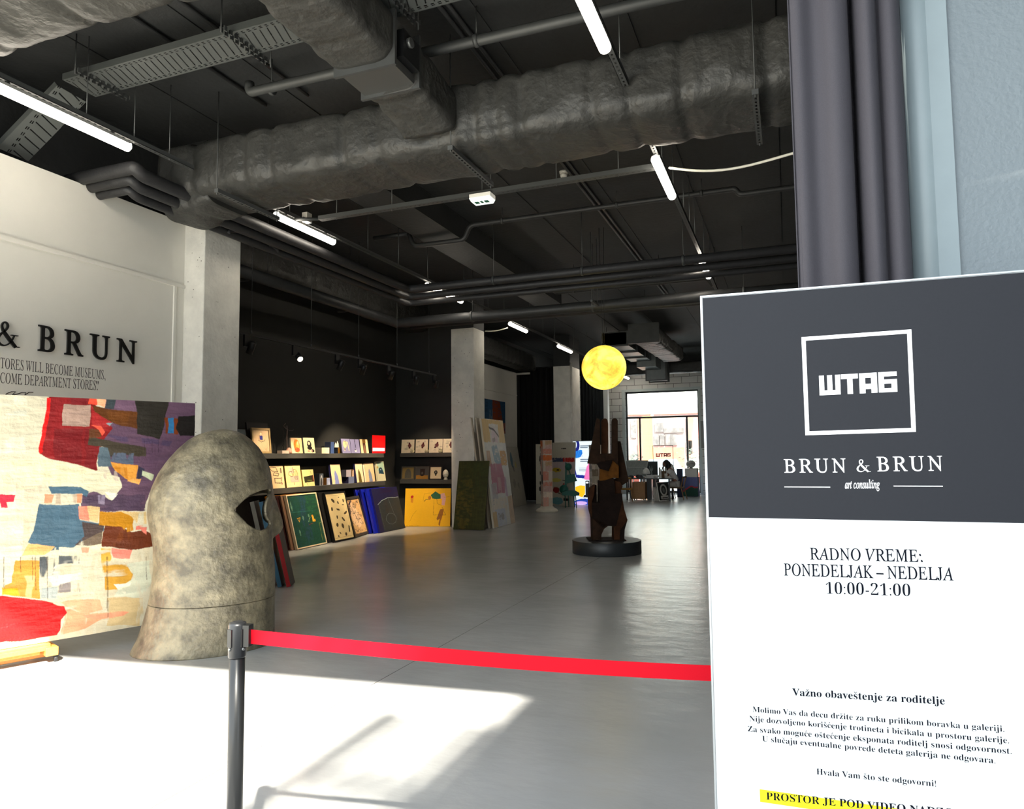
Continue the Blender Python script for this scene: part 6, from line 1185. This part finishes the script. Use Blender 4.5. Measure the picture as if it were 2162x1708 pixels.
# things on the desk
def dk(px, py): return P(px, py, 'Y', DY_ + .35)
def desk_box(name, lb, cat, xl, xr, h, c, y=.3, d=.25, z=.746):
    a, b = P(xl, 1010, 'Y', DY_ + y)[0], P(xr, 1010, 'Y', DY_ + y)[0]; o = bevel(MB().box((a, DY_ + y, z), (b, DY_ + y + d, z + h)).build(name, c), .008); return tag(o, lb, cat)
M_PAPER = mat('white_paper', (232, 232, 228), .6); M_GREYP = mat('mid_grey_plastic', (70, 72, 74), .4)
desk_box('printer_tray', 'low white printer tray on the black desk', 'printer', 1364, 1381, .10, M_PAPER); desk_box('keyboard', 'flat dark keyboard on the desk left of the printer tray', 'keyboard', 1345, 1358, .03, M_GREYP, .12, .15)
desk_box('cardboard_pot', 'brown box on the desk behind the white cup', 'box', 1397.5, 1405, .24, mat('brown_card', (110, 84, 56), .7), .5, .2); desk_box('paper_stack', 'white paper stack by the elbow of the seated woman', 'paper', 1406, 1416, .035, M_PAPER, .2)
q = P(1385, 1008, 'Y', DY_ + .25); tag(MB().lathe((q[0], q[1], .746), [(.06, 0), (.085, .05), (.08, .11), (.0, .115)], 18).build('white_bowl', M_PAPER), 'round white bowl on the desk beside the standing papers', 'bowl')
q = P(1406, 1006, 'Y', DY_ + .2); tag(MB().lathe((q[0], q[1], .746), [(.045, 0), (.055, .16), (.05, .16), (.04, .02)], 18).build('white_cup', M_PAPER), 'tall white cup on the desk near the woman', 'cup')
for i, (px, h) in enumerate(((1392, .36), (1395, .30))):
    q = P(px, 1008, 'Y', DY_ + .4); tag(MB().hexa([(q[0] - .02, q[1], .746), (q[0] + .03, q[1], .746), (q[0] + .03, q[1] + .2, .746), (q[0] - .02, q[1] + .2, .746), (q[0] - .01, q[1], .746 + h), (q[0] + .01, q[1], .746 + h), (q[0] + .01, q[1] + .2, .746 + h), (q[0] - .01, q[1] + .2, .746 + h)]).build('standing_paper', M_PAPER), ('taller white folded paper standing on the desk', 'shorter white folded paper standing on the desk')[i], 'paper')
for i, (px, w_, h_) in enumerate(((1325, .16, .08), (1333, .10, .11), (1350, .14, .12))):
    q = P(px, 1009, 'Y', DY_ + .3); tag(MB().lathe((q[0], q[1], .746), [(w_ * .6, 0), (w_, h_ * .4), (w_ * .7, h_), (0, h_ * 1.05)], 14).build('dark_bowl', M_GREYP), ('wide dark bowl at the left end of the desk', 'small dark bowl beside the wide one on the desk', 'dark bowl behind the keyboard on the desk')[i], 'bowl')
# screens and boards behind the desk
a, b = P(1325, 1005, 'Y', 25.6), P(1364, 973, 'Y', 25.6); c = P(1368, 973, 'Y', 25.6); FQ = Frame((0, 25.6, 0), (1, 0, 0), (0, 0, 1))
t = thing('display_cradle', (a[0], 25.7, 0), 'grey wooden-panelled cradle behind the left end of the desk', 'display rack')
mb = MB().slab(FQ, [(a[0], a[2]), (P(1362, 1005, 'Y', 25.6)[0], a[2]), (c[0], c[2]), (a[0] - .05, c[2])], -.02, .02); mb.build('slatted_panel', mat('silvered_slats', (150, 156, 152), .6, var=.3, vscale=9, stretch=(14, 1, 1)), t)
mb = MB()
for p0, p1 in (((1325, 973), (1368, 973)), ((1368, 973), (1362, 1005)), ((1325, 988), (1365, 988))): mb.tube([P(*p0, 'Y', 25.56), P(*p1, 'Y', 25.56)], .02, 8)
mb.build('rim', mat('pale_grey_rim', (184, 190, 188), .5), t)
for px in (1328, 1358): x = P(px, 1000, 'Y', 25.6)[0]; MB().box((x, 25.62, 0), (x + .04, 25.66, a[2] + .1)).build('leg', M_GREYP, t)
def far_pic(name, lb, xl, xr, yb, yt, y, art, edge=(60, 60, 60), th=.04, z0=None, cat='painting'):
    a, b = P(xl, yb, 'Y', y), P(xr, yt, 'Y', y); F = Frame(((a[0] + b[0]) / 2, y, a[2] if z0 is None else z0), (1, 0, 0), (0, 0, 1)); return picture(name, lb, cat, F, b[0] - a[0], b[2] - F.o[2], th, art, edge)
a = Art(60, 80, (46, 52, 54), 80, tone=.2).mottle(.1); rg = random.Random(5)
for k in range(26): u, v = rg.uniform(.1, .9), rg.uniform(.08, .95); a.line((150, 160, 160), .03, [(u, v), (u + rg.uniform(-.15, .15), v + rg.uniform(-.1, .1)), (u + rg.uniform(-.15, .15), v + rg.uniform(-.1, .1))], .8)
far_pic('plant_painting', 'dark painting of grey leaves standing behind the desk', 1366, 1388, 1052, 974, 25.8, a, z0=.0)
a = Art(30, 60, (20, 34, 66), 81, tone=.2).mottle(.1); far_pic('dark_canvas', 'navy canvas standing behind the back of the seated woman', 1430, 1441, 1048, 989.5, 26.4, a, z0=0.)
t = thing('white_shell_chair', P(1412, 1052, 'Y', 25.6) * (1, 1, 0), 'white round-backed shell chair behind the desk', 'chair'); q = P(1412, 992, 'Y', 25.6)
MB().ball((q[0], 25.75, .95), (.18, .06, .30)).build('shell_back', M_PAPER, t); MB().ball((q[0], 25.6, .47), (.22, .22, .05)).build('seat', M_PAPER, t)
for dx in (-.15, .15):
    for dy in (-.15, .15): MB().tube([(q[0] + dx * .7, 25.6 + dy * .7, .45), (q[0] + dx * 1.2, 25.6 + dy * 1.2, 0)], .014, 8).build('leg', M_OAK, t)
q = P(1367, 997, 'Y', 25.2); t = thing('dome_lamp', (q[0], 25.2, .746), 'small white dome lamp in front of the leaf painting', 'lamp')
MB().lathe((q[0], 24.95, .746), [(.03, 0), (.03, .12), (.13, .125), (.13, .18), (.11, .26), (.06, .32), (0, .34)], 20).build('dome', M_PAPER, t)
# pedestal, white box, stone ball
y = 26.9; a, b = P(1440, 1048, 'Y', y), P(1473, 1007.5, 'Y', y); F = Frame(((a[0] + b[0]) / 2, y, 0), (1, 0, 0), (0, 0, 1))
ar = Art(60, 80, (96, 106, 160), 83, rag=.002); ar.poly((30, 84, 70), [(0, .8), (.5, .52), (.62, .5), (.8, .56), (1, .55), (1, 1), (0, 1)]).line((206, 60, 74), .07, [(0, .78), (.5, .5), (.62, .47), (.8, .54), (1, .52)]).rect((112, 120, 176), .5, 0, 1, .45, .6)
t = thing('painted_pedestal', (F.o[0], y + .25, 0), 'blue pedestal painted with green hills and a red line, by the window', 'pedestal'); art_mesh(F, b[0] - a[0], b[2], .55, ar, (80, 90, 140), 'pedestal_body', t, attr_mat('pigment_satin'))
c, d = P(1446, 1007, 'Y', y), P(1471, 989, 'Y', y); o = bevel(MB().box((c[0], y + .02, b[2]), (d[0], y + .5, d[2])).build('white_plinth_box', M_PAPER), .005); tag(o, 'white box on top of the painted blue pedestal', 'plinth')
q = P(1458.5, 981.5, 'Y', y + .25); r = .16; t = thing('stone_ball', (q[0], q[1], d[2]), 'grey stone ball with a split on the white box', 'sculpture')
MB().lathe((q[0], q[1], d[2]), [(.06, 0), (.05, .03)], 14).build('foot', M_GREYP, t); MB().ball((q[0], q[1], d[2] + .02 + .14), (.17, .15, .14), 26, 16).build('ball', mat('pale_grey_stone', (176, 178, 172), .6, var=.15, vscale=10), t)
MB().tube([(q[0] + .172 * math.sin(s), q[1] - .152 * math.cos(s), d[2] + .165 + .01 * math.sin(4 * s)) for s in np.linspace(-1.2, 1.2, 12)], .006, 6).build('split_line', M_DESK, t)
# framed drawing and canvases leaning on the desk
a = Art(70, 100, (34, 36, 38), 84, rag=.002); a.ell((226, 226, 222), .5, .42, .32, .34).ell((40, 42, 44), .5, .42, .20, .24).ell((120, 122, 120), .5, .44, .10, .15).rect((226, 226, 222), .18, .74, .84, .94).rect((40, 42, 44), .3, .84, .76, .9)
lw = lean((1392, 1058.5), (1417, 1056), (1384, 1019), 9); floor_canvas('framed_print', 'black print of a white ring shape in a thin white frame leaning on the desk', lw, a, frame=.02, frame_mat=M_PAPER, th=.02)
for i in range(3): lw2 = lean((1389 - 3.4 * i, 1058.5), (1394 - 3.4 * i, 1058), (1381 - 2.5 * i, 1033 - 2 * i), 7); lw2[0].o = lw2[0].o + np.array([0, .04 + .05 * i, 0]); floor_canvas('white_canvas', ('first', 'second', 'third')[i] + ' blank white canvas edge behind the ring print', lw2, Art(8, 8, (206, 204, 198), i), edge=(206, 204, 198), th=.04)
# chairs
def wood_chair(name, lb, c, ang, seat_c, back=True):
    t = thing(name, (c[0], c[1], 0), lb, 'chair'); ca, sa = math.cos(ang), math.sin(ang); e1, e2 = np.array([ca, sa, 0]), np.array([-sa, ca, 0]); C = np.array([c[0], c[1], 0])   # e1: forward
    F = Frame(C + (0, 0, .43), e2, e1); o = bevel(MB().fbox(F, -.23, .23, -.23, .23, 0, .05).build('seat', seat_c, t), .015)
    for s in (-1, 1):
        MB().tube([C + e2 * .2 * s + e1 * .2 + (0, 0, .44), C + e2 * .25 * s + e1 * .25], [.02, .013], 8).build('leg', M_OAK, t)
        MB().tube([C + e2 * .2 * s - e1 * .2 + (0, 0, .44), C + e2 * .25 * s - e1 * .29], [.02, .013], 8).build('leg', M_OAK, t)
        MB().tube([C + e2 * .2 * s - e1 * .2 + (0, 0, .44), C + e2 * .22 * s - e1 * .28 + (0, 0, .80)], .016, 8).build('back_post', M_OAK, t)
    MB().tube([C + e2 * .22 * s - e1 * (.28 - .06 * (1 - s * s)) * 1.0 - e1 * .03 * (1 - s * s) + (0, 0, .77) for s in np.linspace(-1, 1, 9)], [.03] * 9, 8).build('back_rest', M_OAK if seat_c is M_OAK else seat_c, t); return t
M_SEATF = mat('brown_wool_seat', (110, 90, 66), .8)
qc = P(1441, 1052); wood_chair('wooden_chair', 'light wooden chair under the seated woman', (-3.62, 25.0), math.pi * .97, M_SEATF)
wood_chair('wooden_chair', 'yellowish wooden chair at the left end of the desk, half behind the hand sculpture', (P(1321, 1052, 'Y', 24.0)[0], 23.95), math.pi * .55, mat('mustard_seat', (176, 124, 40), .6))
# ------------------------------------------------------------------ seated woman
M_SKIN = mat('skin', (150, 104, 84), .55); M_TEE = mat('white_cotton_tee', (226, 226, 226), .8); M_TROU = mat('white_trousers', (214, 212, 206), .8); M_HAIR = mat('black_hair', (20, 18, 18), .5); M_SHOE = mat('grey_trainers', (90, 92, 96), .6)
def skin_body(name, J, E_, R, mt, parent, lv=2):
    me = bpy.data.meshes.new(name); base = wl(parent); me.from_pydata([tuple(np.array(p) - base) for p in J], E_, []); o = bpy.data.objects.new(name, me); COL.objects.link(o); o.parent = parent; me.materials.append(mt)
    sk = o.modifiers.new('skin', 'SKIN'); sk.use_smooth_shade = True
    for v, r in zip(me.skin_vertices[0].data, R): v.radius = r if hasattr(r, '__len__') else (r, r)
    me.skin_vertices[0].data[0].use_root = True; sb = o.modifiers.new('smooth', 'SUBSURF'); sb.levels = sb.render_levels = lv
    bpy.context.view_layer.update(); m2 = bpy.data.meshes.new_from_object(o.evaluated_get(bpy.context.evaluated_depsgraph_get())); o.modifiers.clear(); o.data = m2; return o
cx, cy = -3.62, 25.0                                        # hips; she faces the desk end (towards -X) and leans forward
t = thing('person', (cx, cy, 0), 'seated woman in white tee and trousers, head resting on her hand at the desk', 'person')
H = lambda f, s, z: (cx - f, cy + s, z)                     # forward, to her left (away from the entrance side is +), up
J = [H(0, 0, .56), H(.05, 0, .70), H(.13, 0, .88), H(.20, 0, 1.00), H(.26, 0, 1.08), H(.31, 0, 1.15), H(.35, 0, 1.24),     # pelvis .. head
     H(.19, -.17, 1.0), H(.30, -.20, .80), H(.42, -.12, .96), H(.44, -.09, 1.06),                                         # near arm, elbow on desk, hand up
     H(.19, .17, 1.0), H(.32, .22, .82), H(.55, .14, .79), H(.62, .12, .785),
     H(.04, -.10, .52), H(.40, -.13, .50), H(.42, -.13, .12), H(.54, -.13, .045),
     H(.04, .10, .52), H(.40, .12, .50), H(.30, .12, .12), H(.42, .12, .045)]
E_ = [(0, 1), (1, 2), (2, 3), (3, 4), (4, 5), (5, 6), (3, 7), (7, 8), (8, 9), (9, 10), (3, 11), (11, 12), (12, 13), (13, 14), (0, 15), (15, 16), (16, 17), (17, 18), (0, 19), (19, 20), (20, 21), (21, 22)]
R = [(.15, .12), (.135, .105), (.14, .105), (.12, .09), .055, .06, .085, .055, .042, .034, .026, .055, .042, .034, .026, .085, .062, .042, .035, .085, .062, .042, .035]
body = skin_body('body', J, E_, R, M_SKIN, t)
# fingers, face
def hand(c, f, side, up):
    c, f, side, up = map(np.array, (c, f, side, up)); m = MB().ball(c, (.034, .03, .04), 12, 8)
    for k, l in zip((-.027, -.009, .009, .026), (.07, .08, .075, .06)): b0 = c + f * .03 + side * k; m.tube([b0, b0 + f * l * .5 + up * .006, b0 + f * l - up * .012], [.0085, .008, .006], 6)
    m.tube([c + side * -.03, c + side * -.05 + f * .03, c + side * -.05 + f * .055], [.01, .009, .007], 6); return m
hand(J[10], (.15, .1, .98), (.6, .75, -.1), (.7, -.6, 0)).build('hand', M_SKIN, body); hand(J[14], (-1., 0, -.05), (0, 1., 0), (0, 0, 1.)).build('hand', M_SKIN, body)
hc = np.array(H(.36, 0, 1.235)); fw = np.array([-.9, 0, -.43])
MB().ball(hc + fw * .02, (.088, .075, .11), 24, 16).ball(hc + fw * .105 + (0, 0, -.005), (.02, .014, .022), 10, 8).ball(hc + (0, -.076, -.01), (.02, .01, .03), 8, 6).ball(hc + (0, .076, -.01), (.02, .01, .03), 8, 6).build('face', M_SKIN, body)
fm = MB()
for s in (-.03, .03): fm.ball(hc + fw * .088 + (0, s, .028), (.008, .012, .007), 8, 6)
fm.ball(hc + fw * .092 + (0, 0, -.048), (.006, .022, .006), 8, 6).build('eyes_and_mouth', mat('dark_features', (60, 30, 28), .5), body)
HV2 = MB().ball(hc + (.03, 0, .02), (.098, .092, .115), 24, 16).tube([hc + (.07, 0, .03), hc + (.12, -.02, -.06), hc + (.10, -.03, -.16), hc + (.05, -.06, -.22)], [.085, .08, .06, .02], 12).tube([hc + (.03, -.07, .03), hc + (.04, -.09, -.08), hc + (.02, -.09, -.17)], [.045, .035, .012], 8); HV2.build('hair', M_HAIR, t)
TJ = [0, 1, 2, 3, 7, 8, 11, 12]; jm = {j: i for i, j in enumerate(TJ)}; Jt = [np.array(J[j]) for j in TJ]; Jt[5] = Jt[4] + (Jt[5] - Jt[4]) * .6; Jt[7] = Jt[6] + (Jt[7] - Jt[6]) * .6; Jt[0] = np.array(H(.01, 0, .60))
skin_body('tee_shirt', Jt, [(0, 1), (1, 2), (2, 3), (3, 4), (4, 5), (3, 6), (6, 7)], [(.158, .128), (.148, .118), (.152, .118), (.128, .1), .068, .058, .068, .058], M_TEE, t)
TJ = [0, 15, 16, 17, 19, 20, 21]; Jt = [np.array(J[j]) for j in TJ]; skin_body('trousers', Jt, [(0, 1), (1, 2), (2, 3), (0, 4), (4, 5), (5, 6)], [(.158, .125), .098, .078, .066, .098, .078, .066], M_TROU, t)
for j in (17, 21): a, b = np.array(J[j]), np.array(J[j + 1]); MB().tube([a * (1, 1, 0) + (.05, 0, .045), a * (1, 1, 0) + (0, 0, .05), b * (1, 1, 0) + (.02, 0, .04), b * (1, 1, 0) + (-.06, 0, .03)], [.036, .045, .042, .026], 12).build('shoe', M_SHOE, t)

# ------------------------------------------------------------------ outside the far window (washed out by daylight)
def bldg(name, lb, a, b, mt, wins, wm):
    o = MB().box(a, b).build(name, mt); tag(o, lb, 'building')
    for w0, w1 in wins: MB().box(w0, w1).build('window', wm, o)
    return o
M_PALE = mat('pale_render', (200, 205, 205), .8); M_TERRA = mat('terracotta_facade', (176, 92, 78), .8, var=.15, vscale=2); M_GLS = mat('shop_glass_dark', (96, 92, 92), .2, var=.3, vscale=3); M_WIN2 = mat('green_grey_window', (100, 132, 124), .3)
yb = 46.0
def ob(px0, px1, py0, py1, y): a, b = P(px0, py1, 'Y', y), P(px1, py0, 'Y', y); return a, b
wins = []
for x0_, x1_, y0_, y1_ in ((1363, 1369, 834, 846), (1371, 1376, 840, 847), (1364, 1370, 851, 862), (1372, 1376, 854, 862)):
    a, b = ob(x0_, x1_, y0_, y1_, 70); wins.append(((a[0], 69.9, a[2]), (b[0], 70.05, b[2])))
bldg('tall_apartment_block', 'very pale apartment block seen high through the far window', (-24, 70, 0), (12, 80, 17), M_PALE, wins, M_WIN2)
sh = MB().box((-16, yb, 0), (8, yb + 6, P(1400, 871, 'Y', yb)[2])).build('shop_row', mat('white_shop_fascia', (166, 150, 146), .7)); tag(sh, 'row of red and white shopfronts across the street', 'building')
def shp(nm, c, *q): a, b = ob(*q, yb); MB().box((a[0], yb - .12, a[2]), (b[0], yb + .05, b[2])).build(nm, c, sh)
shp('fascia_board', mat('faded_red_fascia', (168, 74, 62), .7), 1380, 1474, 872, 876); shp('fascia_board', MATS['faded_red_fascia'], 1326, 1374, 874, 878)
shp('red_pier', M_TERRA, 1349, 1357, 882, 990); shp('red_pier', M_TERRA, 1451, 1478, 880, 965); shp('shop_window', M_GLS, 1383, 1401, 893, 912); shp('shop_window', M_GLS, 1402, 1444, 903, 914); shp('shop_window', M_GLS, 1382, 1392, 917, 940); shp('shop_window', M_GLS, 1394, 1403, 917, 940); shp('shop_window', M_GLS, 1406, 1416, 917, 940); shp('shop_window', M_GLS, 1417, 1430, 917, 940); shp('shop_window', M_GLS, 1333, 1343, 887, 925)
shp('lower_wall', M_TERRA, 1380, 1445, 944, 1000); shp('dark_doorway', M_GLS, 1331, 1345, 940, 975); shp('dark_doorway', M_GLS, 1450, 1462, 930, 960)
a, b = ob(1358.5, 1374, 878, 985, 38.); tag(MB().box((a[0], 38, -.05), (b[0], 38.5, b[2])).build('brick_pillar', mat('yellow_brick', (196, 140, 76), .8, var=.12, vscale=1, stretch=(.2, .2, 14))), 'yellow brick pillar outside, seen through the far window', 'pillar')
M_CAR = mat('pale_blue_car_paint', (112, 128, 142), .3)
q = P(1402, 972, 'Y', 36.); t = thing('parked_car', (q[0], 36, -.05), 'pale blue parked car outside the far window', 'car')
MB().slab(Frame((q[0], 35.2, 0), (1, 0, 0), (0, 0, 1)), [(-1.1, .2), (1.1, .2), (1.1, .75), (.75, .85), (.5, 1.3), (-.6, 1.3), (-.85, .85), (-1.1, .75)], -1.6, 0).build('car_body', M_CAR, t)
for s in (-.7, .7): MB().lathe((q[0] + s, 35.15, .25), [(.3, 0), (.3, .2)], 18, ax=(0, 1, 0)).build('wheel', M_BLACKM, t)
MB().box((-16, 40, -.05), (8, 40.4, .55)).build('planter', M_TERRA); tag(bpy.data.objects['planter'], 'long terracotta planter wall across the street', 'planter')
for i, (px, h_) in enumerate(((1337, 1.5), (1462, 1.9))):
    q = P(px, 985, 'Y', 39.); t = thing('shrub', (q[0], 39, -.05), ('grey-green shrub outside at the left window pane', 'tall shrub outside at the right window pane')[i], 'shrub'); m = MB(); rr = random.Random(i)
    for k in range(120): p = np.array([q[0] + rr.gauss(0, .3), 39 + rr.gauss(0, .3), h_ * rr.uniform(.3, 1.)]); m.hexa([p + np.array(d) * .12 for d in ((0, 0, 0), (.6, .2, 0), (1, 1, .3), (.2, .8, .3), (0, 0, .08), (.6, .2, .08), (1, 1, .38), (.2, .8, .38))])
    m.build('foliage', mat('grey_green_leaves', (70, 84, 74), .7), t); MB().tube([(q[0], 39, -.05), (q[0], 39, h_ * .6)], .03, 6).build('stem', M_GREYP, t)
